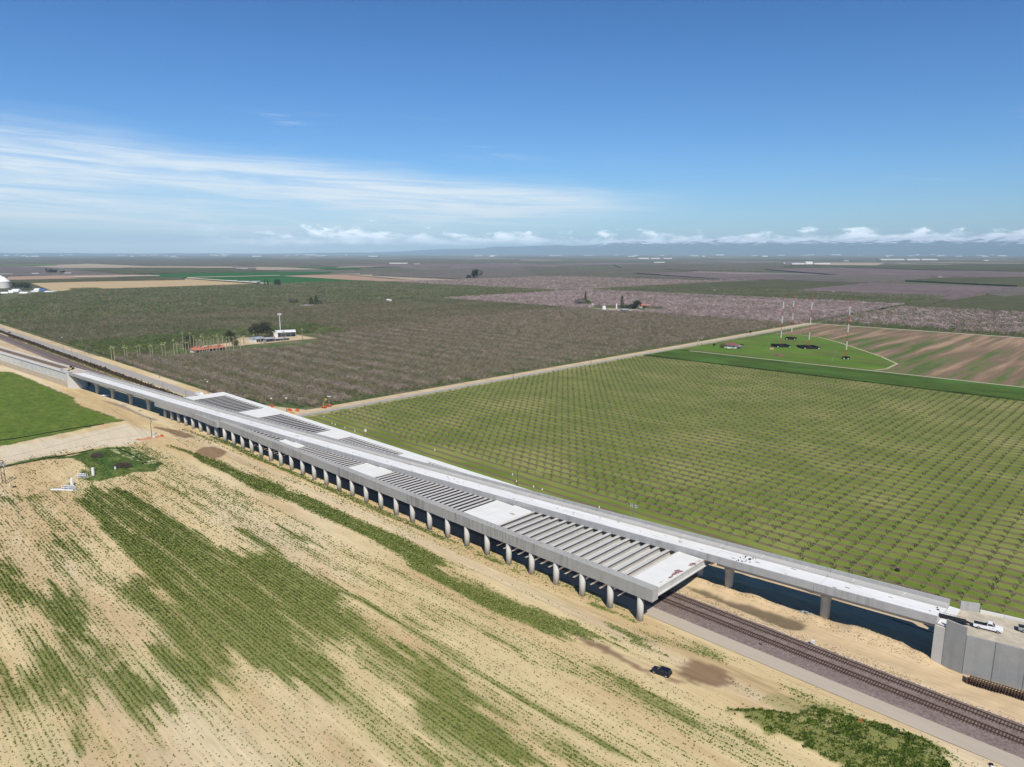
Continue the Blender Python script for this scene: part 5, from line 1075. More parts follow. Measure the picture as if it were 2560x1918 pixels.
q = MB(); q.box((-1.6, -.9, .5), (1.2, .9, 1.5)); q.box((1.2, -.6, .7), (2.2, .6, 1.4)); link('chassis', q.mesh('chassis', m_yellow), t)
q = MB(); q.box((-.6, -.7, 1.5), (.7, .7, 2.7)); link('cab', q.mesh('cab', m_black), t)
q = MB(); q.prism([(2.6, .2), (3.5, .1), (3.6, .9), (2.7, 1.4)], 'y', -1.2, 1.2); link('bucket', q.mesh('bucket', m_black), t)
q = MB(); [q.tube((.9, s, 1.5), (2.8, s, .8), .1, .1, 6) for s in (-.55, .55)]; link('lift_arm', q.mesh('lift_arm', m_yellow), t)
for x in (-1.0, 1.3):
    for y in (-1, 1): q = MB(); q.tube((x, y * .8, .65), (x, y * 1.2, .65), .65, .65, 12); link('wheel', q.mesh('wheel', m_black), t)
kh = crop(0, 780, 11.045); e = G(*kh(265, 580)); vehicle('car', m_black, 'small black car driving on the highway near the left edge', 'car', (e[0], e[1], .05), R(2))
# white works truck with railings seen over the left end of the frame
e = PX([crop(320, 960, 11.045)(1970, 330)])[0]
t = thing('service_truck', 'white service truck with racks parked by the highway beyond the frame corner', 'truck', (e[0], e[1], .05), R(15))
q = MB(); q.box((-3.2, -1.1, 1.0), (1.4, 1.1, 1.5)); q.box((-3.2, -1.15, .7), (3.0, 1.15, 1.0)); link('body', q.mesh('body', m_wpaint), t)
q = MB(); q.prism([(1.5, .8), (1.5, 2.5), (2.4, 2.5), (3.1, 1.6), (3.3, .8)], 'y', -1.1, 1.1); link('cab', q.mesh('cab', m_wpaint), t)
q = MB()
for x in (-3.1, -1.6, -.1, 1.3):
    for y in (-1, 1): q.tube((x, y, 1.5), (x, y, 2.9), .05, .05, 5)
for y in (-1, 1): q.tube((-3.1, y, 2.9), (1.3, y, 2.9), .06, .06, 5); q.tube((-3.1, y, 2.2), (1.3, y, 2.2), .05, .05, 5)
link('rack', q.mesh('rack', m_white), t)
for x in (-2.2, 2.1):
    for y in (-1, 1): q = MB(); q.tube((x, y * .8, .45), (x, y * 1.15, .45), .45, .45, 12); link('wheel', q.mesh('wheel', m_black), t)

# ================================================================== POLES
def pole(foot, tip, label, group=None, m=m_polegy, arm=True, extra=None, zb=0.0, hfix=None, r0=.17, armdir=0.0, armlen=2.4, lamp=False):
    g = G(*foot, zb); h = hfix or HT(foot, tip, zb)
    t = thing('utility_pole', label, 'utility pole', (g[0], g[1], zb), armdir, group)
    q = MB(); q.tube((0, 0, -.2), (0, 0, h), r0, r0 * .65, 8); link('pole', q.mesh('pole', m), t)
    if arm:
        q = MB(); q.box((-.07, -armlen / 2, h - .75), (.07, armlen / 2, h - .6)); q.tube((0, -armlen * .25, h - .7), (0, 0, h - 1.4), .03, .03, 4); q.tube((0, armlen * .25, h - .7), (0, 0, h - 1.4), .03, .03, 4); ca = link('crossarm', q.mesh('crossarm', m), t)
        q = MB(); [q.tube((0, y, h - .6), (0, y, h - .32), .06, .04, 6) for y in (-armlen * .45, -armlen * .2, armlen * .2, armlen * .45)]; link('insulator', q.mesh('insulator', m_white), ca)
    if extra == 'transformer': q = MB(); q.tube((.35, -.3, h - 2.6), (.35, -.3, h - 1.5), .28, .28, 10); q.tube((.35, .45, h - 2.6), (.35, .45, h - 1.5), .28, .28, 10); link('transformer', q.mesh('transformer', m_metal), t)
    if lamp: q = MB(); q.tube((0, 0, h - .5), (.3, -1.4, h - .2), .05, .05, 6); q.box((.1, -2.0, h - .28), (.5, -1.3, h - .12)); q.box((-.4, -.3, h - 2.4), (.4, .3, h - 1.6)); link('lamp_head', q.mesh('lamp_head', m_white), t)
    return t
kp = crop(300, 1030, 11.045); P_ = pole(kp(880, 693), kp(838, 150), 'lone dark timber pole on the dirt ring at the dirt road junction', m=m_pole, extra='transformer', armdir=R(40))
g = G(*kp(938, 705)); t = thing('equipment_box', 'small white cabinet at the foot of the lone pole by the dirt ring', 'cabinet', (g[0], g[1], 0), R(20)); q = MB(); q.box((-.55, -.45, 0), (.55, .45, 1.4)); link('cabinet', q.mesh('cabinet', m_white), t); q = MB(); q.box((-.62, -.52, 1.4), (.62, .52, 1.5)); link('lid', q.mesh('lid', m_metal), t)
g = G(*kp(1165, 665)); q = MB()
for i in range(9): a = i * .7; q.box((g[0] - 1.6 + .38 * i, g[1] - .5 + .3 * math.sin(a), 0), (g[0] - 1.2 + .38 * i, g[1] + .5 + .3 * math.sin(a), .35 + .25 * math.sin(a * 2)))
tag(link('orange_netting', q.mesh('orange_netting', m_orange)), 'crumpled heap of orange netting at the right end of the dirt ring', 'netting')
g = G(*kp(500, 770)); q = MB()
for i in range(7): q.box((g[0] - 1.6 + .5 * i, g[1] - .35 + .1 * i, 0), (g[0] - 1.1 + .5 * i, g[1] + .3 + .1 * i, .14 + .1 * (i % 3)))
tag(link('orange_netting', q.mesh('orange_netting', m_orange)), 'flattened orange netting at the left end of the dirt ring', 'netting')
kl_ = crop(0, 1050, 6.904)
pole(kl_(103, 1105), kl_(42, 700), 'reddish timber pole at the left edge, right one of the pair with transformers', 'pair of poles at the left edge', mat('creosote_pole', (.16, .065, .045), .9), extra='transformer', armdir=R(45))
pole(kl_(45, 1095), kl_(2, 680), 'darker timber pole at the left edge, left one of the pair', 'pair of poles at the left edge', m_pole, extra='transformer', armdir=R(45))
pole(kl_(1500, 1000), kl_(1490, 790), 'short dark pole standing against the grey pump equipment', None, m_pole, arm=False, r0=.14)
HWG = 'utility poles along the highway and tracks'
km = crop(0, 860, 8.285); kL = crop(340, 860, 7.373)
near_poles = [(kh, (95, 560), (90, 450)), (kh, (335, 645), (325, 535)), (kh, (590, 730), (580, 620)), (kh, (825, 812), (820, 690)), (kh, (1120, 940), (1112, 790)), (kh, (1430, 1022), (1425, 915)), (kh, (1772, 1190), (1757, 985)), (kh, (1998, 1220), (1990, 940)), (km, (1600, 265), (1583, 170)), (km, (1884, 392), (1877, 283)), (kL, (118, 720), (110, 590)), (kL, (500, 845), (487, 720)), (kL, (922, 988), (908, 860))]
for i, (k_, f_, t_) in enumerate(near_poles):
    pole(k_(*f_), k_(*t_), 'slim pole on the track side of the highway, %s from the left edge' % ordn(i + 1), HWG, arm=(i in (7, 11, 12)), r0=.15, armdir=R(0))
far_poles = [(kh, (152, 385), (120, 215)), (kh, (615, 580), (612, 460)), (kh, (1138, 745), (1130, 650)), (kh, (1737, 938), (1712, 650)), (km, (1843, 222), (1838, 50)), (kL, (430, 628), (405, 345)), (kL, (1332, 918), (1328, 640)), (crop(600, 980, 4.237), (336, 165), (327, 35)), (crop(600, 980, 4.237), (496, 212), (489, 30))]
for i, (k_, f_, t_) in enumerate(far_poles):
    pole(k_(*f_), k_(*t_), 'dark pole on the orchard side of the highway, %s from the left edge' % ordn(i + 1), HWG, m_pole, arm=(i >= 4), r0=.17, armdir=R(0), lamp=(i in (0, 3, 6, 7, 8)))
SRG = 'utility poles along the side road'
kb = crop(1650, 780, 7.373); kf = crop(860, 560, 2.572); kq = crop(1920, 740, 6.9125)
for i, (k_, f_, t_) in enumerate([(kf, (1088, 1000), (1090, 928)), (kf, (1588, 915), (1588, 850)), (kf, (1973, 838), (1973, 808)), (kb, (697, 618), (707, 495)), (kb, (765, 640), (773, 455)), (kb, (1598, 470), (1605, 350)), (kq, (286, 602), (287, 510)), (kq, (850, 503), (848, 450)), (kq, (915, 492), (912, 435))]):
    pole(k_(*f_), k_(*t_), 'slim pole beside the side road, %s from the road junction' % ordn(i + 1), SRG, m_pole, arm=i in (4, 5), r0=.15, armdir=R(90), lamp=i in (3, 4))
k4_ = crop(1000, 1080, 3.4516); pole(k4_(1014, 466), k4_(1010, 322), 'dark bare pole rising from the grass strip just beyond the frame and deck', None, m_pole, arm=False)
pole(G, G, '', hfix=1) if False else None
t = thing('utility_pole', 'pole top with pale insulators peeking over the far parapet of the viaduct', 'utility pole', (-32.5, 44.2, 0), R(5)); q = MB(); q.tube((0, 0, 0), (0, 0, 12.4), .17, .12, 8); link('pole', q.mesh('pole', m_polegy), t)
q = MB(); q.box((-1.3, -.07, 11.4), (1.3, .07, 11.55)); q.box((-1.3, -.07, 12.1), (1.3, .07, 12.25)); link('crossarm', q.mesh('crossarm', m_metal), t)
q = MB(); [q.tube((x, 0, z), (x, 0, z + .4), .09, .06, 6) for x in (-1.2, -.6, .6, 1.2) for z in (11.5, 12.2)]; link('insulator', q.mesh('insulator', m_white), t)
kc = crop(700, 960, 7.373); g = G(*kc(1578, 990)); h = HT(kc(1578, 990), kc(1578, 770))
t = thing('camera_mast', 'slim mast with a white box on top standing in the sapling rows near the frame', 'mast', (g[0], g[1], 0)); q = MB(); q.tube((0, 0, 0), (0, 0, h), .08, .05, 6); link('mast', q.mesh('mast', m_metal), t); q = MB(); q.box((-.45, -.45, h - 3.2), (.45, .45, h - 2.0)); link('box', q.mesh('box', m_white), t)
for i, (k_, p_) in enumerate([(crop(1140, 1180, 9.204), (1300, 70)), (kc, (810, 610)), (kc, (960, 735)), (kc, (1020, 755)), (kc, (1198, 815)), (kc, (1380, 873)), (crop(1140, 1180, 9.204), (1395, 225)), (crop(1140, 1180, 9.204), (1783, 350)), (crop(1140, 1180, 9.204), (1983, 415)), (crop(1000, 1080, 3.4516), (300, 160)), (crop(1380, 1260, 6.903), (815, 65))]):
    g = G(*k_(*p_)); t = thing('irrigation_riser', 'small white cone shaped riser at the orchard edge, %s from the side road' % ordn([10, 1, 2, 3, 4, 5, 7, 8, 9, 6, 11][i]), 'riser', (g[0], g[1], 0), group='white irrigation risers along the orchard edge')
    q = MB(); q.lathe([(.26, 0), (.2, .3), (.08, .7)], 8); link('cone', q.mesh('cone', m_white), t); q = MB(); q.tube((0, 0, .65), (0, 0, .95), .04, .04, 6); link('nozzle', q.mesh('nozzle', m_white), t)

# ================================================================== RADIO MASTS
def mast(foot, tip, label):
    g = G(*foot); H_ = HT(foot, tip); t = thing('radio_mast', label, 'radio mast', (g[0], g[1], 0), 0, 'four radio masts on the mown grass'); n = 7; w = .42
    for i in range(n):
        z0, z1 = H_ * i / n, H_ * (i + 1) / n - .02; q = MB(); c3 = [(w * math.cos(a), w * math.sin(a)) for a in (.5, 2.6, 4.7)]
        for x, y in c3: q.tube((x, y, z0), (x, y, z1), .13 if i % 2 else .095, None, 4, caps=False)
        nb = 5
        for k in range(nb):
            za, zb_ = z0 + (z1 - z0) * k / nb, z0 + (z1 - z0) * (k + 1) / nb
            for j in range(3): q.tube((*c3[j], za), (*c3[(j + 1) % 3], zb_), .07, None, 3, caps=False)
        link('mast_section', q.mesh('mast_section', m_white if i % 2 else m_red), t)
    q = MB()
    for a in (.5, 2.6, 4.7):
        for zz in (.45, .92): q.tube((w * math.cos(a), w * math.sin(a), H_ * zz), (math.cos(a) * H_ * .6, math.sin(a) * H_ * .6, 0), .012, None, 3, caps=False)
    link('guy_wire', q.mesh('guy_wire', m_metal), t)
mast(kq(215, 850), kq(285, -30), 'red and white radio mast, leftmost of the four')
mast(kq(400, 738), kq(450, -35), 'red and white radio mast, second from the left and farthest back')
mast(kq(700, 885), kq(775, -25), 'red and white radio mast, third from the left, rising from a black screened pen')
mast(kq(1340, 1080), kq(1427, 30), 'red and white radio mast, rightmost of the four')
def pen(c, w, d, label, rz=R(45)):
    g = G(*c); t = thing('screened_pen', label, 'fence', (g[0], g[1], 0), rz, 'black screened pens around the mast feet')
    for a, b_ in (((-w, -d), (w, -d)), ((w, -d), (w, d)), ((w, d), (-w, d)), ((-w, d), (-w, -d))):
        q = MB(); dx, dy = b_[0] - a[0], b_[1] - a[1]; l = math.hypot(dx, dy); nx, ny = -dy / l * .08, dx / l * .08
        q.prism([(a[0], a[1]), (b_[0], b_[1]), (b_[0] + nx, b_[1] + ny), (a[0] + nx, a[1] + ny)], 'z', 0, 2.1); link('screen_panel', q.mesh('screen_panel', m_shadowcloth), t)
    q = MB(); q.box((-w + 1.2, -d - .5, .3), (-w + 1.9, -d - .1, 1.3)); q.box((w - 1.4, -d - .5, .3), (w - .7, -d - .1, 1.3)); link('meter_box', q.mesh('meter_box', m_white), t)
    q = MB(); q.box((-w * .35, -d * .4, 0), (w * .25, d * .4, 2.5)); link('tuning_hut', q.mesh('tuning_hut', m_shadowcloth), t)
pen(kq(220, 875), 7.5, 7.5, 'black screened square pen at the foot of the leftmost mast'); pen(kq(397, 748), 5.5, 5.5, 'smallest black screened pen, at the foot of the farthest mast', 0.3)
pen(kq(690, 900), 8.5, 8.5, 'widest black screened pen, at the foot of the third mast'); pen(kq(1345, 1090), 3.0, 3.0, 'dark compact pen with rusty roof at the foot of the rightmost mast', .3)
# small transmitter house, tank and bin in the grass
g = G(*kb(1330, 660)); t = thing('house', 'small white house with maroon hip roof in the mown field by the masts', 'house', (g[0], g[1], 0), R(0))
q = MB(); q.box((-7, -4.5, 0), (6, 4.5, 3.1)); link('wall', q.mesh('wall', m_wall), t)
q = MB(); q.add([(-7.8, -5.3, 3.0), (6.8, -5.3, 3.0), (6.8, 5.3, 3.0), (-7.8, 5.3, 3.0), (-3, 0, 5.3), (2.2, 0, 5.3)], [(0, 1, 5, 4), (1, 2, 5), (2, 3, 4, 5), (3, 0, 4), (3, 2, 1, 0)]); link('roof', q.mesh('roof', mat('maroon_roof', (.21, .085, .075), .85, var=.15, scale=1)), t)
for x in (-4.5, -1, 3.2): q = MB(); q.box((x - .6, -4.54, 1.1), (x + .6, -4.47, 2.2)); link('window', q.mesh('window', m_glass), t)
q = MB(); q.box((5.96, -1.2, 0), (6.04, -.2, 2.1)); link('door', q.mesh('door', m_black), t)
q = MB(); q.box((6.8, -3.5, 2.6), (10.5, 3.5, 2.75)); [q.tube((x, y, 0), (x, y, 2.6), .08, .08, 5) for x in (7.2, 10.2) for y in (-3.2, 3.2)]; link('carport', q.mesh('carport', m_greyroof), t)
g = G(*kb(1270, 690)); t = thing('satellite_dish', 'round white dish lying in the grass in front of the small house', 'dish', (g[0], g[1], 0), R(-40)); q = MB(); q.lathe([(.2, .5), (1.2, .75), (2.0, 1.4), (1.9, 1.45), (1.1, .9), (.1, .62)], 16); link('dish', q.mesh('dish', m_white), t); q = MB(); q.tube((0, 0, 0), (0, 0, .6), .15, .15, 6); link('stand', q.mesh('stand', m_metal), t)
g = G(*kb(2055, 690)); t = thing('utility_hut', 'tiny peach coloured hut in the grass left of the black pens', 'hut', (g[0], g[1], 0), R(10)); q = MB(); q.box((-1.7, -1.5, 0), (1.7, 1.5, 2.4)); link('wall', q.mesh('wall', mat('peach_wall', (.62, .36, .24), .8)), t); q = MB(); q.box((-1.9, -1.7, 2.4), (1.9, 1.7, 2.55)); link('roof', q.mesh('roof', m_black), t)

def bushy(nm, label, cat, p, w, h, m, n=500, leaf=.6, trunk=True, zc=.55, grp=None, shape='round', z0=0):
    g = G(*p); t = thing(nm, label, cat, (g[0], g[1], z0), 0, grp); r = random.Random(int(p[0] * 7 + p[1])); b_ = MB(); F = []; Vv = []
    lob = [(Vector((r.uniform(-.3, .3) * w, r.uniform(-.3, .3) * w, h * r.uniform(.35, .8))), w * r.uniform(.18, .28)) for _ in range(9)]
    for i in range(n):
        if shape == 'round':
            c, rad = lob[r.randrange(9)]; d = Vector((r.gauss(0, 1), r.gauss(0, 1), r.gauss(0, 1))).normalized(); p_ = c + d * rad * r.uniform(.6, 1.05)
        else:
            z = r.uniform(.06, 1.0); a = r.uniform(0, 6.28); rr_ = w * .5 * (1 - z ** 2.2) ** .6 * r.uniform(.6, 1.05) + .1; p_ = Vector((math.cos(a) * rr_, math.sin(a) * rr_, z * h)); d = Vector((math.cos(a), math.sin(a), .3))
        if p_.z < .15: p_.z = .15 + r.random() * .3
        nn = (d + Vector((r.uniform(-.8, .8), r.uniform(-.8, .8), r.uniform(-.3, .8)))).normalized(); x = nn.orthogonal().normalized(); y = nn.cross(x); s = leaf * r.uniform(.6, 1.3)
        b_.add([p_ - x * s * .6 - y * s * .4, p_ + x * s * .6 - y * s * .3, p_ + y * s * .7], [(0, 1, 2)])
    me = bpy.data.meshes.new('crown'); me.from_pydata([tuple(v) for v in b_.v], [], b_.f); me.update(); me.materials.append(m); link('crown', me, t)
    q = MB(); q.tube((0, 0, -.1), (0, 0, h * .5), max(.12, w * .035), max(.07, w * .02), 6); link('trunk', q.mesh('trunk', m_bark), t); return t
m_dk = hmat('evergreen_dark', (.030, .040, .020), (.050, .060, .028), objr=.15); m_dkgrey = hmat('eucalyptus_grey_green', (.055, .058, .036), (.085, .085, .055), objr=.1); m_br = hmat('bright_shrub', (.075, .17, .025), (.11, .22, .04), objr=.1); m_ol = hmat('olive_shrub', (.10, .10, .035), (.15, .12, .05), objr=.1); m_gt = hmat('grey_twigs', (.20, .17, .15), (.15, .125, .11), objr=.1)
bushy('bush', 'olive brown hedge at the left wall of the small white house', 'bush', kb(1150, 655), 7.5, 3.6, m_ol, 380, .6)
bushy('bush', 'small dark round bush left of the olive hedge', 'bush', kb(995, 632), 4, 2.6, m_dk, 200, .5); bushy('bush', 'small dark bush right of the carport of the white house', 'bush', kb(1505, 637), 5, 2.4, m_dk, 220, .5)
q = MB(); g = G(*kq(190, 1035))
q.lathe([(5.5, 0), (3.2, .9), (.6, 1.8)], 14); t = tag(link('soil_heap', q.mesh('soil_heap', mat('brown_soil', (.15, .09, .06), .95, var=.2, scale=.5)), loc=(g[0], g[1], 0)), 'brown soil heap in the grass at the near edge of the mown field', 'heap')

# ================================================================== FARM BEHIND THE ORCHARD
m6 = crop(260, 760, 6.144); n8 = crop(600, 740, 8.508)
sheet('farm_yard', PX([m6(1150, 690), m6(1400, 688), m6(1700, 665), m6(2150, 640), n8(80, 1050), n8(600, 1000), n8(1080, 950), n8(1640, 900), n8(1200, 828), n8(600, 870), n8(0, 890), m6(1900, 600)]), .06, m_sandflat)
palms = [((115, 800), (105, 645)), ((160, 810), (147, 645)), ((320, 790), (310, 635)), ((358, 790), (348, 655)), ((515, 770), (505, 630)), ((555, 770), (545, 625)), ((710, 750), (698, 605)), ((745, 750), (738, 620)), ((895, 735), (885, 595)), ((940, 730), (932, 585)), ((1075, 715), (1070, 530)), ((1122, 712), (1110, 590)), ((1258, 700), (1245, 565)), ((1298, 680), (1292, 565)), ((1330, 670), (1312, 435)), ((1385, 685), (1355, 480)), ((1430, 685), (1412, 525)), ((1480, 680), (1470, 540)), ((1540, 680), (1525, 495)), ((1503, 660), (1495, 470)), ((1590, 670), (1575, 510)), ((1635, 665), (1618, 490)), ((1650, 660), (1637, 520)), ((1690, 655), (1678, 470)), ((1745, 655), (1730, 460)), ((1765, 655), (1755, 470)), ((1825, 645), (1818, 480)), ((1885, 640), (1878, 495)), ((1930, 645), (1925, 490)), ((1990, 645), (1988, 495)), ((2095, 640), (2078, 470)), ((2148, 610), (2142, 490)), ((1215, 660), (1203, 435))]
pl = [(m6(*a), m6(*b_)) for a, b_ in palms] + [(n8(*a), n8(*b_)) for a, b_ in [((296, 990), (292, 815)), ((437, 1010), (430, 790)), ((512, 1010), (502, 795)), ((722, 900), (714, 755)), ((937, 960), (918, 740)), ((1330, 935), (1323, 685)), ((80, 1000), (72, 845))]]
order = sorted(range(len(pl)), key=lambda i: pl[i][0][0]); rank = {j: i + 1 for i, j in enumerate(order)}
fr_me = []
for sd in range(3):
    r = random.Random(sd); q = MB()
    for i in range(20):
        a = i * 6.283 / 20 * 1.0 + r.uniform(-.15, .15); el = r.uniform(-.5, 1.3); ln = r.uniform(1.7, 2.4); pv = Vector((0, 0, 0)); w_ = .34
        for sgm in range(3):
            dr = Vector((math.cos(a) * math.cos(el), math.sin(a) * math.cos(el), math.sin(el))); nx_ = pv + dr * ln / 3; sd_ = Vector((-math.sin(a), math.cos(a), 0)) * w_
            q.add([pv - sd_, pv + sd_, nx_ + sd_ * .8, nx_ - sd_ * .8], [(0, 1, 2, 3)]); pv = nx_; el -= .5; w_ *= .8
    for i in range(10): a = i * .63; q.add([(math.cos(a) * .35, math.sin(a) * .35, -.2), (math.cos(a + .5) * .35, math.sin(a + .5) * .35, -.2), (math.cos(a + .2) * .25, math.sin(a + .2) * .25, -1.5)], [(0, 1, 2)])
    me = bpy.data.meshes.new('fronds'); me.from_pydata([tuple(v) for v in q.v], [], q.f); me.update(); me.materials.append(m_palm); fr_me.append(me)
for i, (f_, t_) in enumerate(pl):
    zf = 4.0 if i < 33 else 0.0; g = G(*f_, zf); h = max(7.5, zf + HT(f_, t_, zf)) * .97; big = h > 15
    t = thing('palm_tree', ('tall ' if big else '') + 'slim fan palm by the farm drive, %s from the left' % ordn(rank[i]), 'palm tree', (g[0], g[1], 0), random.uniform(0, 6), 'row of fan palms along the farm drive')
    q = MB(); q.tube((0, 0, -.2), (.1, 0, h - 1), .36, .27, 7); link('trunk', q.mesh('trunk', m_palmtr), t); link('fronds', fr_me[i % 3], t, (.1, 0, h - 1.1))
# red-roofed farmhouse in three wings
A_, B_ = G(*m6(1400, 688), 4.6), G(*m6(1890, 636), 4.6); L_ = math.hypot(B_[0] - A_[0], B_[1] - A_[1]); fa = math.atan2(B_[1] - A_[1], B_[0] - A_[0])
t = thing('farmhouse', 'long low farmhouse with terracotta tile roofs behind the palms', 'house', (A_[0], A_[1], 0), fa)
wx = [(0, L_ * .44, 4.2), (L_ * .45, L_ * .74, 3.8), (L_ * .75, L_ * 1.0, 4.2)]
for x0, x1, hh in wx:
    q = MB(); q.box((x0 + .6, 4.2, 0), (x1 - .6, 13, 2.9)); link('wall', q.mesh('wall', m_wall), t)
    q = MB(); q.box((x0 + 1.2, 4.12, .2), (x1 - 1.2, 4.19, 2.4)); link('window', q.mesh('window', m_glass), t)
    q = MB(); q.add([(x0, .8, 2.7), (x1, .8, 2.7), (x1, 14.5, 2.9), (x0, 14.5, 2.9), (x0 + 4.0, 8, hh + 1.4), (x1 - 4.0, 8, hh + 1.4)], [(0, 1, 5, 4), (1, 2, 5), (2, 3, 4, 5), (3, 0, 4), (3, 2, 1, 0)]); link('roof', q.mesh('roof', m_redroof), t)
for k in range(10): q = MB(); x = 1.0 + k * (L_ - 2) / 9; q.box((x - .15, .95, 0), (x + .15, 1.2, 2.68)); link('porch_post', q.mesh('porch_post', m_wall), t)
q = MB(); q.box((L_ * .3, 9, 4.9), (L_ * .3 + 1.2, 10.2, 6.4)); link('chimney', q.mesh('chimney', m_wall), t)
def shed(a, b_, d, h, hb, rm, wm, label, front=True, nm='shed'):
    A_, B_ = G(*a), G(*b_); L_ = math.hypot(B_[0] - A_[0], B_[1] - A_[1]); fa = math.atan2(B_[1] - A_[1], B_[0] - A_[0])
    t = thing(nm, label, nm.replace('_', ' '), (A_[0], A_[1], 0), fa)
    q = MB(); q.box((0, d - .2, 0), (L_, d, hb)); q.prism([(0.0, 0), (d, 0), (d, hb), (0.0, h)], 'x', 0, .2); q.prism([(0.0, 0), (d, 0), (d, hb), (0.0, h)], 'x', L_ - .2, L_); link('wall', q.mesh('wall', wm), t)
    q = MB(); q.add([(-.5, -.6, h), (L_ + .5, -.6, h), (L_ + .5, d + .3, hb + .05), (-.5, d + .3, hb + .05), (-.5, -.6, h + .25), (L_ + .5, -.6, h + .25), (L_ + .5, d + .3, hb + .3), (-.5, d + .3, hb + .3)], [(3, 2, 1, 0), (4, 5, 6, 7), (0, 1, 5, 4), (1, 2, 6, 5), (2, 3, 7, 6), (3, 0, 4, 7)]); link('roof', q.mesh('roof', rm), t)
    if front: q = MB(); q.box((.3, .02, 0), (L_ * .2, .15, h - .1)); link('wall_panel', q.mesh('wall_panel', wm), t)
    q = MB(); [q.box((L_ * f - .12, 0, 0), (L_ * f + .12, .25, h - .05)) for f in (.35, .55, .78)]; link('post', q.mesh('post', wm), t)
    return t
shed(n8(715, 888), n8(1188, 868), 11, 5.6, 7.0, m_white, m_wall, 'long white open fronted machinery shed beside the tall antenna pole')
shed(n8(305, 995), n8(560, 968), 11, 3.4, 4.6, m_greyroof, m_wall, 'grey roofed open barn at the left of the farm yard')
shed(n8(565, 985), n8(735, 968), 9, 3.2, 3.9, m_greyroof, mat('blue_grey_wall', (.26, .30, .34), .8), 'small blue grey shed right of the open barn', False)
shed(n8(750, 965), n8(1055, 940), 6, 2.4, 3.0, mat('faded_roof', (.45, .38, .35), .8), m_wall, 'low faded pinkish lean-to in front of the white shed', False)
f_ = n8(863, 798); g = G(*f_); h = HT(f_, n8(848, 372))
t = thing('antenna_pole', 'tall white monopole with a ring of antenna panels behind the farm sheds', 'antenna pole', (g[0], g[1], 0)); q = MB(); q.tube((0, 0, 0), (0, 0, h), .5, .32, 12); link('pole', q.mesh('pole', m_white), t)
q = MB(); [q.tube((math.cos(a) * 1.8, math.sin(a) * 1.8, h - 1.0), (math.cos(a + 2.094) * 1.8, math.sin(a + 2.094) * 1.8, h - 1.0), .08, .08, 5) for a in (0, 2.094, 4.189)]; link('mount_frame', q.mesh('mount_frame', m_metal), t)
for i in range(9): a = i * .698; q = MB(); q.box((-.12, -.22, -1.3), (.12, .22, 1.2), M4=Matrix.Translation((math.cos(a) * 2.1, math.sin(a) * 2.1, h - .9)) @ Matrix.Rotation(a, 4, 'Z')); link('antenna_panel', q.mesh('antenna_panel', m_white), t)
bushy('tree', 'broad dark tree on the left of the clump behind the open barn', 'tree', n8(330, 885), 16, 17, m_dkgrey, 900, 1.1); bushy('tree', 'broad dark tree on the right of the clump behind the open barn', 'tree', n8(560, 880), 19, 18, m_dkgrey, 1100, 1.1); bushy('tree', 'grey green tree in the middle of the dark clump behind the barn', 'tree', n8(450, 892), 13, 14, m_dkgrey, 700, 1.0)
bushy('tree', 'round near-black tree behind the right end of the farmhouse', 'tree', m6(1935, 590), 12, 13, m_dk, 700, .9); bushy('tree', 'dark ragged evergreen at the left end of the farmhouse', 'tree', m6(1320, 690), 11, 15, m_dkgrey, 700, .9, shape='cone'); bushy('tree', 'lower dark evergreen left of the ragged one by the farmhouse', 'tree', m6(1260, 690), 9, 9, m_dk, 500, .8)
bushy('bush', 'dense round citrus tree with orange fruit right of the farmhouse', 'bush', m6(2040, 640), 12, 6.5, m_ol, 700, .7)
# second homestead
A_ = n8(1275, 242); shed(n8(1290, 243), n8(1560, 236), 10, 2.6, 3.8, m_greyroof, m_wall, 'pale low house roof among trees in the olive orchard', False, 'house')
bushy('cypress_tree', 'dark columnar cypress, taller left one by the orchard house', 'tree', n8(1520, 225), 9, 17, m_dk, 700, .9, shape='cone'); bushy('cypress_tree', 'dark columnar cypress, right one by the orchard house', 'tree', n8(1625, 222), 9, 20, m_dk, 700, .9, shape='cone')
bushy('tree', 'pale leafless round tree left of the orchard house', 'tree', n8(1110, 190), 17, 12, m_gt, 700, 1.0); bushy('tree', 'yellow green thin tree between leafless tree and orchard house', 'tree', n8(1210, 190), 8, 13, m_ol, 350, .9); bushy('tree', 'pale bare tree right of the two cypresses', 'tree', n8(1715, 215), 11, 15, m_gt, 420, .9)
# third homestead in the blossom
k7_ = crop(1400, 700, 4.237)
sheet('farm_yard', PX([k7_(380, 318), k7_(520, 303), k7_(700, 308), k7_(860, 322), k7_(880, 336), k7_(700, 332), k7_(430, 326)]), .5, m_fbeige)
bushy('cypress_tree', 'tall thin cypress at the left of the far homestead', 'tree', k7_(268, 275), 5, 27, m_dk, 350, 1.2, shape='cone'); bushy('cypress_tree', 'tall thin cypress at the middle of the far homestead', 'tree', k7_(656, 305), 7, 23, m_dk, 350, 1.2, shape='cone')
bushy('bush', 'bright green tree at the foot of the left far cypress', 'tree', k7_(290, 277), 13, 12, m_br, 420, 1.3); bushy('tree', 'wide dark shrubby tree left of the bright green one', 'tree', k7_(210, 277), 26, 14, m_gt, 600, 1.5); bushy('tree', 'round dark tree at the right of the far homestead', 'tree', k7_(812, 305), 18, 15, m_dk, 600, 1.5); bushy('bush', 'low dark hedge between far cypress and round tree', 'bush', k7_(735, 302), 26, 6, m_dk, 500, 1.3)
shed(k7_(872, 300), k7_(968, 290), 12, 4, 6, m_redroof, m_wall, 'red roofed house at the right end of the far homestead', False, 'house'); shed(k7_(670, 345), k7_(728, 343), 10, 4, 5, m_greyroof, m_wall, 'grey roofed shed on the near side of the far homestead', False)
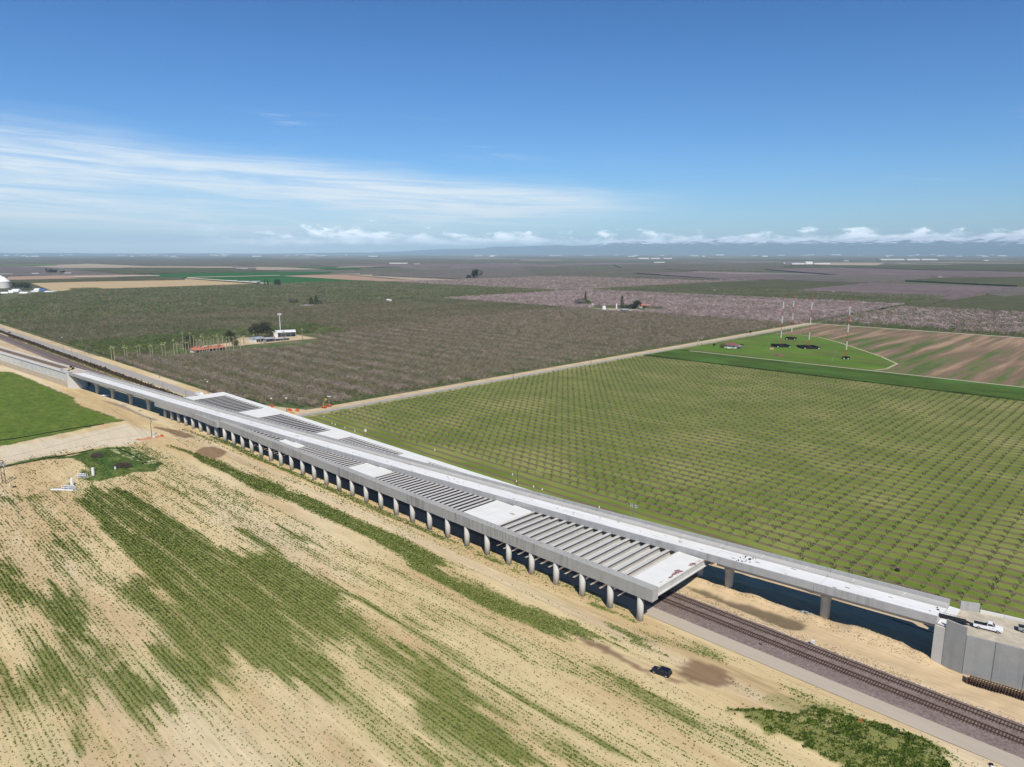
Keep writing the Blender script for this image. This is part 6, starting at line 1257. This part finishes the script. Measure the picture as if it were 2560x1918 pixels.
def tank(p, r_, h, lab, m=m_white, top=True):
    g = G(*p); t = thing('tank', lab, 'tank', (g[0], g[1], 0)); q = MB(); q.lathe([(r_, 0), (r_, h)], 16); link('shell', q.mesh('shell', m), t); q = MB(); q.lathe([(r_ * 1.04, h), (r_ * .15, h + r_ * .4)], 16); link('cap', q.mesh('cap', m), t)
tank(k7_(465, 318), 3.2, 6, 'white tank with cone top at the left of the far yard'); tank(k7_(598, 305), 1.2, 8.5, 'thin white standpipe in the middle of the far yard'); tank(k7_(345, 283), 3.0, 4.5, 'small white tank right of the bright green tree')
# silo complex at the left edge
ks = crop(0, 680, 15.8)
def silo(p, r_, h, hc, lab):
    g = G(*p); t = thing('grain_silo', lab, 'silo', (g[0], g[1], 0), 0, 'grain silos at the left edge'); q = MB(); q.lathe([(r_, 0), (r_, h)], 24); link('bin_wall', q.mesh('bin_wall', mat('galvanised_white', (.62, .60, .54), .6, .1, var=.1, scale=.3)), t); q = MB(); q.lathe([(r_ * 1.06, h), (r_ * .3, h + hc), (r_ * .12, h + hc * 1.05)], 24); link('roof', q.mesh('roof', m_white), t)
    q = MB(); q.tube((0, 0, h + hc), (0, 0, h + hc + 3), .6, .6, 8); link('vent', q.mesh('vent', m_metal), t)
silo(ks(150, 640), 16, 18, 13, 'big white grain silo at the left edge, the nearer right one'); silo(ks(30, 640), 15, 24, 11, 'big white grain silo at the left edge, the taller one cut off')
for i, (x, w_) in enumerate(((600, 20), (760, 16), (950, 22), (1090, 22))): bushy('tree', 'dark dusty tree in the row right of the silos, %s from left' % ordn(i + 1), 'tree', ks(x, 690), w_, 20, m_dkgrey, 500, 1.8, grp='dark trees beside the silos')
for i, (x0, y0, x1, y1, h_) in enumerate(((0, 860, 300, 850, 4), (340, 840, 520, 835, 7), (520, 800, 800, 800, 8), (830, 850, 1140, 850, 4), (1230, 800, 1480, 790, 4), (1400, 740, 1590, 740, 6), (1850, 790, 2200, 800, 3))):
    A_, B_ = G(*ks(x0, y0)), G(*ks(x1, y1)); L_ = math.hypot(B_[0] - A_[0], B_[1] - A_[1]); t = thing('tarped_stack', 'white tarped heap in the yard below the silos, %s from left' % ordn(i + 1), 'heap', (A_[0], A_[1], 0), math.atan2(B_[1] - A_[1], B_[0] - A_[0]), 'white tarped heaps below the silos')
    q = MB(); q.prism([(-8, 0), (8, 0), (5, h_ * .7), (0, h_), (-5, h_ * .75)], 'x', 0, L_); link('tarp', q.mesh('tarp', m_white if i != 4 else m_wall), t); q = MB(); q.box((0, -8.3, 0), (L_, -8.0, h_ * .25)); link('base_wall', q.mesh('base_wall', m_metal), t)
g = G(*ks(1680, 740)); t = thing('container', 'blue container at the right end of the yard below the silos', 'container', (g[0], g[1], 0), R(40)); q = MB(); q.box((-9, -2, 0), (9, 2, 4.5)); link('box', q.mesh('box', mat('blue_paint', (.06, .17, .45), .5)), t); q = MB(); q.box((-9.1, -1.9, .1), (-9.02, 1.9, 4.4)); link('door', q.mesh('door', m_white), t)

# ------------------------------------------------------------------ far buildings
def farb(px0, px1, y, h, label, m=m_white, d=None):
    A_, B_ = G(px0, y), G(px1, y); L_ = math.hypot(B_[0] - A_[0], B_[1] - A_[1]); D_ = d or L_ * .35
    t = thing('warehouse', label, 'warehouse', (A_[0], A_[1], 0), math.atan2(B_[1] - A_[1], B_[0] - A_[0]), 'white buildings far out on the plain')
    q = MB(); q.box((0, 0, 0), (L_, D_, h * .78)); link('wall', q.mesh('wall', m_wall if m is m_white else m), t)
    q = MB(); q.prism([(-1, h * .78), (D_ / 2, h), (D_ + 1, h * .78)], 'x', -1, L_ + 1); link('roof', q.mesh('roof', m), t)
fb = [(2202, 2262, 650.5, 14, 'leftmost of the white plant at the far right'), (2268, 2300, 650.5, 16, 'middle of the white plant at the far right'), (2304, 2344, 650.5, 15, 'right end of the white plant at the far right'), (1980, 2012, 661, 11, 'left end of the white works right of centre'), (2014, 2032, 661, 22, 'tall white block of the works right of centre'), (2036, 2076, 661, 11, 'right end of the white works right of centre'),
      (1597, 1622, 647.5, 17, 'brightest long white shed near the centre horizon'), (1628, 1650, 647.5, 14, 'white shed just right of the brightest one'), (1660, 1680, 647.3, 13, 'white shed at the right end of the centre group'), (1636, 1662, 657, 8, 'low white sheds below the centre group'), (973, 1018, 661, 12, 'broad white dome roofed hall left of centre'), (1034, 1050, 662, 8, 'small white shed right of the broad hall'),
      (590, 617, 674, 6, 'long low white barn at the field corner'), (161, 176, 686, 7, 'white barn right of the dark tree pair, left field'), (178, 187, 686.5, 5, 'small white barn right of the larger one, left field'), (80, 95, 687, 7, 'white barn between left edge and the dark tree pair'), (0, 28, 688, 6, 'white sheds at the very left edge'), (566, 590, 704, 4, 'cluster of white sheds left part, by the green field'), (596, 622, 706, 4, 'cluster of white sheds middle part, by the green field'), (628, 650, 706, 4, 'cluster of white sheds right part, by the green field'),
      (2110, 2122, 653, 7, 'lone small shed far right between the two plants'), (2460, 2472, 652, 8, 'lone white shed near the far right edge'), (1958, 1963, 659, 8, 'tiny white shed left of the works')]
for x0, x1, y, h_, lb in fb: farb(x0, x1, y, h_, 'far building: ' + lb)
hr = random.Random(5); hx = sorted([hr.uniform(5, 2540) for _ in range(64)])
for i, x in enumerate(hx):
    y = hr.choice((638.0, 638.6, 639.4, 640.6, 642.0)); w_ = hr.uniform(4, 22); farb(x, x + w_, y, hr.uniform(14, 26) * (y < 639 and 1.4 or 1), 'pale low building on the horizon line, %s from the left' % ordn(i + 1), m_white, d=120)
for (x, y, w_, h_, lb) in ((125, 684, 16, 22, 'dark tree, left one of the pair in the left fields'), (137, 684, 14, 20, 'dark tree, right one of the pair in the left fields'), (157, 684, 10, 13, 'small dark tree between barns in the left fields')): bushy('tree', lb, 'tree', (x, y), w_ * 2.2, h_, m_dk, 260, 3.2)
bushy('tree', 'round dark tree by the track at the green field', 'tree', (695, 717), 19, 23, m_dk, 450, 2.0); bushy('tree', 'grey bare tree at the edge of the sand field', 'tree', (645, 714), 16, 12, m_gt, 300, 2.0)
bushy('cypress_tree', 'thin cypress by the green field, left of two', 'tree', (662, 716), 6, 20, m_dk, 220, 1.3, shape='cone'); bushy('cypress_tree', 'thin cypress by the green field, right of two', 'tree', (670, 717), 6, 20, m_dk, 220, 1.3, shape='cone')
bushy('tree', 'tall dark pair of trees seen as one on the far orchard edge', 'tree', (1192, 698), 46, 42, m_dk, 900, 3.2); bushy('tree', 'low dark trees left of the tall dark one on the far edge', 'tree', (1173, 698), 24, 14, m_dk, 300, 3.0)
q2_ = crop(860, 560, 2.572); g = G(*q2_(290, 508)); t = thing('hut', 'tiny white hut at the orchard boundary left of centre', 'hut', (g[0], g[1], 0)); q = MB(); q.box((-5, -3, 0), (5, 3, 6)); link('wall', q.mesh('wall', m_wall), t); q = MB(); q.prism([(-3.5, 6), (0, 7.5), (3.5, 6)], 'x', -5.3, 5.3); link('roof', q.mesh('roof', m_white), t)
for i, p in enumerate(((1786, 731), (2083, 734), (1450, 671))):
    g = G(*p); t = thing('pump_house', 'tiny white pump house in the distant orchards, %s from nearest the masts' % ordn(i + 1), 'hut', (g[0], g[1], 0), group='tiny white pump houses in the far orchards'); q = MB(); q.box((-2, -2, 0), (2, 2, 5.2)); link('wall', q.mesh('wall', m_white), t); q = MB(); q.box((-2.3, -2.3, 5.2), (2.3, 2.3, 5.6)); link('roof', q.mesh('roof', m_white), t)

# ================================================================== ROADWORKS AT THE JUNCTION
kc2 = kc
def barrier(p, lab):
    g = G(*p); t = thing('water_barrier', lab, 'barrier', (g[0], g[1], 0), R(20), 'orange barriers at the junction'); q = MB(); q.prism([(-.5, 0), (.5, 0), (.3, .5), (.18, 1.6), (-.18, 1.6), (-.3, .5)], 'x', -1.2, 1.2); link('shell', q.mesh('shell', m_orange), t); q = MB(); q.box((-1.3, -.55, 0), (1.3, .55, .12)); link('foot', q.mesh('foot', m_orange), t)
barrier(kc2(185, 500), 'orange water filled barrier by the dark pole, left of two at the junction'); barrier(kc2(320, 505), 'orange water filled barrier, right of two at the junction'); barrier(crop(600, 980, 4.237)(338, 162), 'orange barrier at the foot of the pole behind the frame')
g = G(*kc2(225, 548)); q = MB()
for i in range(8): q.box((g[0] - 2.6 + .7 * i, g[1] - .3 + .25 * (i % 3), 0), (g[0] - 2.1 + .7 * i, g[1] + .3, .9 + .3 * (i % 2)))
tag(link('barricade_row', q.mesh('barricade_row', m_yellow)), 'row of yellow and orange barricades at the frame edge by the junction', 'barricade')
g = G(*kc2(815, 445)); t = thing('boom_lift', 'orange boom lift with raised yellow boom on the road shoulder', 'boom lift', (g[0], g[1], 0), R(20)); t.scale = (.8, .8, .8)
q = MB(); q.box((-1.9, -1.1, .5), (1.9, 1.1, 1.5)); link('chassis', q.mesh('chassis', m_orange), t)
q = MB(); q.tube((-.8, 0, 1.5), (-.5, 0, 4.6), .2, .16, 6); q.tube((-.5, 0, 4.6), (1.3, 0, 6.6), .14, .12, 6); link('boom', q.mesh('boom', m_yellow), t)
q = MB(); q.box((1.4, -.7, 6.6), (2.6, .7, 7.8)); link('basket', q.mesh('basket', m_yellow), t)
for x in (-1.2, 1.2):
    for y in (-1, 1): q = MB(); q.tube((x, y * .9, .5), (x, y * 1.25, .5), .5, .5, 10); link('wheel', q.mesh('wheel', m_black), t)
g = G(*kc2(910, 418)); t = thing('light_tower', 'orange light tower trailer with white lamps right of the boom lift', 'light tower', (g[0], g[1], 0), R(20)); q = MB(); q.box((-1.2, -.8, .4), (1.2, .8, 1.5)); link('generator', q.mesh('generator', m_orange), t)
q = MB(); q.tube((0, 0, 1.5), (0, 0, 6.6), .12, .08, 6); link('mast', q.mesh('mast', m_metal), t)
for x in (-1, -.35, .35, 1): q = MB(); q.box((x - .25, -.15, 6.4), (x + .25, .15, 6.9)); link('lamp', q.mesh('lamp', m_white), t)
q = MB(); q.tube((0, -.9, .35), (0, -1.1, .35), .35, .35, 10); q.tube((0, .9, .35), (0, 1.1, .35), .35, .35, 10); link('wheel', q.mesh('wheel', m_black), t)
g = G(*kb(1665, 415)); t = thing('road_sign', 'orange and black roadworks sign on the shoulder by the masts', 'sign', (g[0], g[1], 0), R(0)); q = MB(); q.tube((0, 0, 0), (0, 0, 3), .12, .12, 6); link('post', q.mesh('post', m_metal), t); q = MB(); q.box((-1.2, -.1, 1.4), (1.2, .1, 2.6)); link('panel', q.mesh('panel', m_orange), t); q = MB(); q.box((-1.3, -.1, 2.7), (1.3, .1, 4.2)); link('panel', q.mesh('panel', m_black), t)

# ================================================================== PUMP GEAR IN THE LEFT FIELD
kt = crop(120, 1120, 8.285)
def filters(p, n, rz, lab, pipe=False):
    g = G(*p); t = thing('pump_station', lab, 'pump station', (g[0], g[1], 0), rz)
    for i in range(n):
        q = MB(); x = (i - (n - 1) / 2) * 1.25; q.lathe([(.5, .35), (.5, 1.35), (.3, 1.7), (.1, 1.8)], 12, (x, 0)); link('filter_tank', q.mesh('filter_tank', m_metal), t)
        q = MB(); [q.tube((x + a, b_, 0), (x + a, b_, .4), .05, .05, 5) for a in (-.3, .3) for b_ in (-.3, .3)]; link('leg', q.mesh('leg', m_white), t)
    q = MB(); w_ = n * .66 + .4; q.tube((-w_, -.75, .7), (w_, -.75, .7), .14, .14, 8); q.tube((-w_, -.75, 1.5), (w_, -.75, 1.5), .11, .11, 8); [q.tube((x, -.75, .0), (x, -.75, 1.5), .09, .09, 6) for x in (-w_, 0, w_)]; link('manifold', q.mesh('manifold', m_white), t)
    q = MB(); q.box((-w_ - .4, -1.3, -.02), (w_ + .4, 1.1, .1)); link('slab', q.mesh('slab', conc), t)
    if pipe: q = MB(); q.tube((-6.6, -2.3, .3), (3.2, -2.3, .3), .28, .28, 8); q.tube((-6.4, -1.7, .7), (-1, -1.8, .5), .10, .10, 6); q.tube((-5.9, -2.2, 0), (-5.9, -2.2, 1.5), .1, .1, 6); link('pipe', q.mesh('pipe', m_white), t)
    return t
filters(kt(740, 600), 3, R(40), 'grey filter tanks and white pipes beside the white upright tank'); filters(kt(450, 850), 4, R(40), 'row of silver filters with a long white pipe, nearest to the camera', True)
tank(kt(938, 565), .62, 3.3, 'narrow white upright tank at the edge of the green patch'); tank(kt(500, 780), .62, 3.0, 'narrow white upright tank behind the row of silver filters')
g = G(*kt(1393, 440)); t = thing('standpipe', 'short white concrete standpipe left of the larger thicket', 'standpipe', (g[0], g[1], 0)); q = MB(); q.lathe([(.38, 0), (.38, 1.1)], 10); link('pipe', q.mesh('pipe', m_white), t); q = MB(); q.lathe([(.45, 1.1), (.3, 1.25)], 10); link('cap', q.mesh('cap', m_metal), t)
# low silt fence round the green patch and field
def siltfence(P, lab, h=.55, th=.12):
    pts = PX(P); t = thing('silt_fence', lab, 'fence', (pts[0][0], pts[0][1], 0))
    for a, b_ in zip(pts, pts[1:]):
        q = MB(); dx, dy = b_[0] - a[0], b_[1] - a[1]; l = math.hypot(dx, dy); nx, ny = -dy / l * th, dx / l * th; ox, oy = pts[0]
        q.prism([(a[0] - ox, a[1] - oy), (b_[0] - ox, b_[1] - oy), (b_[0] - ox + nx, b_[1] - oy + ny), (a[0] - ox + nx, a[1] - oy + ny)], 'z', 0, h); link('fabric_panel', q.mesh('fabric_panel', m_shadowcloth), t)
siltfence([kt(1400, 0), kt(1500, 40), kt(1640, 100), kt(1790, 175), kt(1900, 235), kt(1945, 275)], 'black silt fence crossing the green patch'); siltfence([kt(1945, 340), kt(2000, 315), kt(2060, 305)], 'short bent end of black silt fence in the green patch')
siltfence([c0l(0, 358), c0l(240, 330), c0l(480, 290), c0l(720, 245), c0l(960, 205), c0l(1250, 155), c0l(1500, 115), c0l(1795, 75)], 'black silt fence inside the near edge of the big green field', .45); siltfence([c0l(0, 830), c0l(200, 790), c0l(500, 735), c0l(800, 670), c0l(1180, 610), c0l(1500, 545), c0l(1620, 512)], 'black silt fence along the dirt road above the tan yard', .5)
for p, lab in ((c0l(850, 650), 'small timber frame by the silt fence, left post group'), (c0l(1510, 545), 'small timber stake with crossbar by the silt fence, right one')):
    g = G(*p); t = thing('field_marker', lab, 'marker', (g[0], g[1], 0), R(45)); q = MB(); q.box((-.7, -.05, 0), (-.6, .05, 1.3)); q.box((.6, -.05, 0), (.7, .05, 1.3)); link('post', q.mesh('post', m_polegy), t); q = MB(); q.box((-.8, -.06, .7), (.8, .06, .85)); link('rail', q.mesh('rail', m_polegy), t)
g = G(*c0l(170, 1150)); t = thing('guy_anchor', 'short white post with dark block beside the pole pair', 'post', (g[0], g[1], 0)); q = MB(); q.tube((0, 0, 0), (0, 0, 1.6), .12, .12, 6); link('post', q.mesh('post', m_white), t); q = MB(); q.lathe([(.9, 0), (.5, .4)], 8, (2.2, 1.2)); link('block', q.mesh('block', m_black), t)

# ================================================================== TRACKSIDE THINGS AT THE RIGHT
g = G(2031, 1612); t = thing('signal_box', 'small white trackside cabinet on two legs beyond the far track', 'cabinet', (g[0], g[1], 0), R(5)); q = MB(); q.box((-.35, -.25, .45), (.35, .25, 1.25)); link('cabinet', q.mesh('cabinet', m_white), t); q = MB(); q.box((-.3, -.05, 0), (-.2, .05, .5)); q.box((.2, -.05, 0), (.3, .05, .5)); link('leg', q.mesh('leg', m_metal), t)
g = G(2149, 1811); t = thing('marker_post', 'orange marker board half hidden in the tall weeds', 'marker', (g[0], g[1], .3), R(10)); q = MB(); q.box((-.35, -.04, .2), (.35, .04, .95)); link('board', q.mesh('board', m_orange), t); q = MB(); q.box((-.04, -.03, 0), (.04, .03, .25)); link('post', q.mesh('post', m_orange), t)
g = G(1905, 1610); t = thing('switch_stand', 'small black switch stand beside the nearer track', 'switch stand', (g[0], g[1] - .9, .1), R(0)); q = MB(); q.box((-.35, -.2, 0), (.35, .2, .35)); link('base', q.mesh('base', m_black), t); q = MB(); q.tube((0, 0, .35), (.1, 0, 1.1), .05, .05, 6); link('lever', q.mesh('lever', m_metal), t)
g = G(2478, 1914); t = thing('survey_gear', 'black bag and white papers on the sand at the lower right corner', 'bag', (g[0], g[1], 0), R(30)); q = MB(); q.prism([(-.4, 0), (.4, 0), (.3, .4), (-.25, .45)], 'y', -.25, .25); link('bag', q.mesh('bag', m_black), t); q = MB(); q.box((-.3, -.75, 0), (.35, -.35, .25)); link('box', q.mesh('box', m_white), t)
def clods(name, n, fn, cols, s0):
    V = np.zeros((n, 4, 3)); Cc = np.zeros((n, 3)); r = random.Random(8)
    XY = np.array([fn(r) for _ in range(n)]); ZZ = hill(XY[:, 0], XY[:, 1])
    for i in range(n):
        x, y = XY[i]; s = s0 * r.uniform(.4, 1.4); z = float(ZZ[i])
        for j in range(3): a = j * 2.094 + r.uniform(-.5, .5); V[i, j] = (x + math.cos(a) * s, y + math.sin(a) * s, z - .02)
        V[i, 3] = (x + r.uniform(-.3, .3) * s, y + r.uniform(-.3, .3) * s, z + s * r.uniform(.5, 1.1)); Cc[i] = cols[r.randrange(len(cols))]
    b_ = np.arange(n)[:, None] * 4; F = np.concatenate([b_ + np.array([[0, 1, 3]]), b_ + np.array([[1, 2, 3]]), b_ + np.array([[2, 0, 3]])])
    o = link(name, np_mesh(name, V.reshape(-1, 3), F, m_tuft, np.repeat(Cc, 4, 0), 'leaf')); o['kind'] = 'stuff'
clods('loose_clods', 3600, lambda r: (r.uniform(-8, 62), r.choice((21.8 + abs(r.gauss(0, 1.2)), 30 + abs(r.gauss(0, 3.0))))), [(.45, .33, .19), (.34, .24, .13), (.58, .47, .32), (.16, .14, .08)], .16)
clods('trackside_stones', 5200, lambda r: (r.uniform(-5, 112), r.choice((r.gauss(21.4, .55), r.gauss(8.9, .5), r.uniform(9.4, 12.2), r.uniform(14.9, 17.2)))), [(.36, .29, .27), (.20, .15, .14), (.50, .44, .42), (.13, .10, .10)], .13)
clods('field_clods', 4200, lambda r: (r.uniform(-60, 84), r.uniform(-60, 3.5)), [(.40, .30, .18), (.28, .21, .11), (.16, .17, .06)], .12)
# stacked pre-built track panels
t = thing('track_panel_stack', 'stack of rusty prebuilt track panels lying below the retaining wall', 'track panels', (69.9, 28.9, .0), R(8.5)); ml = 20
tie2 = MB(); tie2.box((-.12, -1.3, 0), (.12, 1.3, .17)); tie2m = tie2.mesh('tie', m_tie)
for lay in range(3):
    for s in (-.76, .76): q = MB(); q.box((-.2 + lay * .15, 1.6 + s - .06, .22 + lay * .42), (ml, 1.6 + s + .06, .38 + lay * .42)); link('rail', q.mesh('rail', m_rail), t)
    for i in range(36): link('tie', tie2m, t, (.1 + i * .55 + lay * .12, 1.6, .05 + lay * .42))
q = MB(); q.box((-.32, .3, .0), (-.24, 2.9, 1.45)); link('end_board', q.mesh('end_board', m_orange), t)
# heaps of broken rock by the pier
def rocks(c, n, ru, rv, hz, label, s0=.35):
    q = MB(); r = random.Random(3)
    for i in range(n):
        a = r.uniform(0, 6.28); d = r.random() ** .5; x, y = math.cos(a) * d * ru, math.sin(a) * d * rv; z = hz * (1 - d * d) * r.uniform(.6, 1); s = s0 * r.uniform(.5, 1.3)
        pts = [Vector((r.uniform(-1, 1), r.uniform(-1, 1), r.uniform(-.8, .9))).normalized() * s * r.uniform(.7, 1.1) + Vector((x, y, z)) for _ in range(6)]
        q.add(pts, [(0, 1, 2), (0, 2, 3), (0, 3, 4), (1, 2, 5), (2, 3, 5), (3, 4, 5), (4, 0, 1), (4, 1, 5)])
    me = bpy.data.meshes.new('rubble'); me.from_pydata([tuple(v) for v in q.v], [], q.f); me.update(); me.materials.append(mat('broken_rock', (.40, .42, .38), .9, var=.5, scale=1.5, spec=.2)); o = link('rubble', me, loc=c); o['kind'] = 'stuff'; return o
rocks((*PX([c15(1790, 905)])[0], .3), 420, 3.0, 1.5, .9, ''); rocks((*PX([crop(0, 860, 3.456)(1070, 530)])[0], .0), 160, 3.5, 1.2, .3, '', .25); rocks((*PX([crop(0, 860, 3.456)(1215, 578)])[0], .0), 120, 3.0, 1.0, .3, '', .25)
g = G(*crop(2000, 1420, 6.136)(1495, 48)); t = thing('dark_bush', 'small dark round bush lying in the grass between two sapling rows', 'bush', (g[0], g[1], 0)); q = MB(); q.lathe([(.2, .0), (.75, .25), (.7, .6), (.3, .9)], 9); link('mound', q.mesh('mound', m_black), t); q = MB(); [q.tube((0, 0, .5), (math.cos(a) * .9, math.sin(a) * .9, .8), .03, .01, 3) for a in (0, 1, 2, 3, 4, 5)]; link('twigs', q.mesh('twigs', m_bark), t)

# ================================================================== MOUNTAINS AND AIR
def mountains():
    D0, D1 = 33000., 42000.; na, nr = 420, 26; V = []; 
    th = np.linspace(-1.15, 1.15, na); rr = np.linspace(0, 1, nr); TH, RR = np.meshgrid(th, rr, indexing='ij')
    x = TH * 14
    ridge = fbm(x * .9, x * 0 + 2.2, 5, 6); env = .13 + .75 * smooth01((TH + .30) / .6) * (1 - .25 * smooth01((TH - .5) / .5))
    prof = np.clip(RR * 1.15, 0, 1) ** 1.2; fold = fbm(x * 2.2 + RR * 3, RR * 7, 9, 5)
    Z = 1080 * env * prof * (.58 + .62 * ridge) * (.75 + .5 * fold) - 55
    dist = D0 + (D1 - D0) * RR; a = HEAD - TH + math.pi / 2
    X = CAMXY[0] + dist * np.cos(a); Y = CAMXY[1] + dist * np.sin(a)
    idx = np.arange(na * nr).reshape(na, nr); F = np.stack([idx[:-1, :-1], idx[1:, :-1], idx[1:, 1:], idx[:-1, 1:]], -1).reshape(-1, 4)
    m = bpy.data.materials.new('mountain_rock_and_snow'); m.use_nodes = True; t = m.node_tree; b = t.nodes['Principled BSDF']; b.inputs['Roughness'].default_value = 1; b.inputs['Specular IOR Level'].default_value = 0
    g = N(t, 'ShaderNodeNewGeometry'); s = N(t, 'ShaderNodeSeparateXYZ'); L(t, g.outputs['Position'], s.inputs[0]); n = N(t, 'ShaderNodeTexNoise'); n.inputs['Scale'].default_value = .0018; n.inputs['Detail'].default_value = 6; L(t, g.outputs['Position'], n.inputs['Vector'])
    k = SS(t, M(t, 'ADD', s.outputs[2], M(t, 'MULTIPLY', n.outputs['Fac'], 900)), 980, 1200); mixc = N(t, 'ShaderNodeMix', data_type='RGBA'); L(t, k, mixc.inputs[0]); mixc.inputs[6].default_value = (.085, .09, .08, 1); mixc.inputs[7].default_value = (.85, .86, .9, 1); L(t, mixc.outputs[2], b.inputs['Base Color'])
    me = np_mesh('mountains', np.stack([X, Y, Z], -1).reshape(-1, 3), F, m); me.polygons.foreach_set('use_smooth', [True] * len(me.polygons)); struct('mountains', me)
mountains()
hz = MB(); hz.box((-46000, -46000, -61), (46000, 46000, 1000)); hm = bpy.data.materials.new('haze'); hm.use_nodes = True; ht = hm.node_tree; ht.nodes.clear()
pv_ = N(ht, 'ShaderNodeVolumePrincipled'); pv_.inputs['Color'].default_value = (.58, .83, 1.0, 1); pv_.inputs['Density'].default_value = 3.4e-5; pv_.inputs['Anisotropy'].default_value = -0.25
ho = N(ht, 'ShaderNodeOutputMaterial'); L(ht, pv_.outputs[0], ho.inputs['Volume'])
haze = link('haze', hz.mesh('haze', hm)); haze['kind'] = 'stuff'
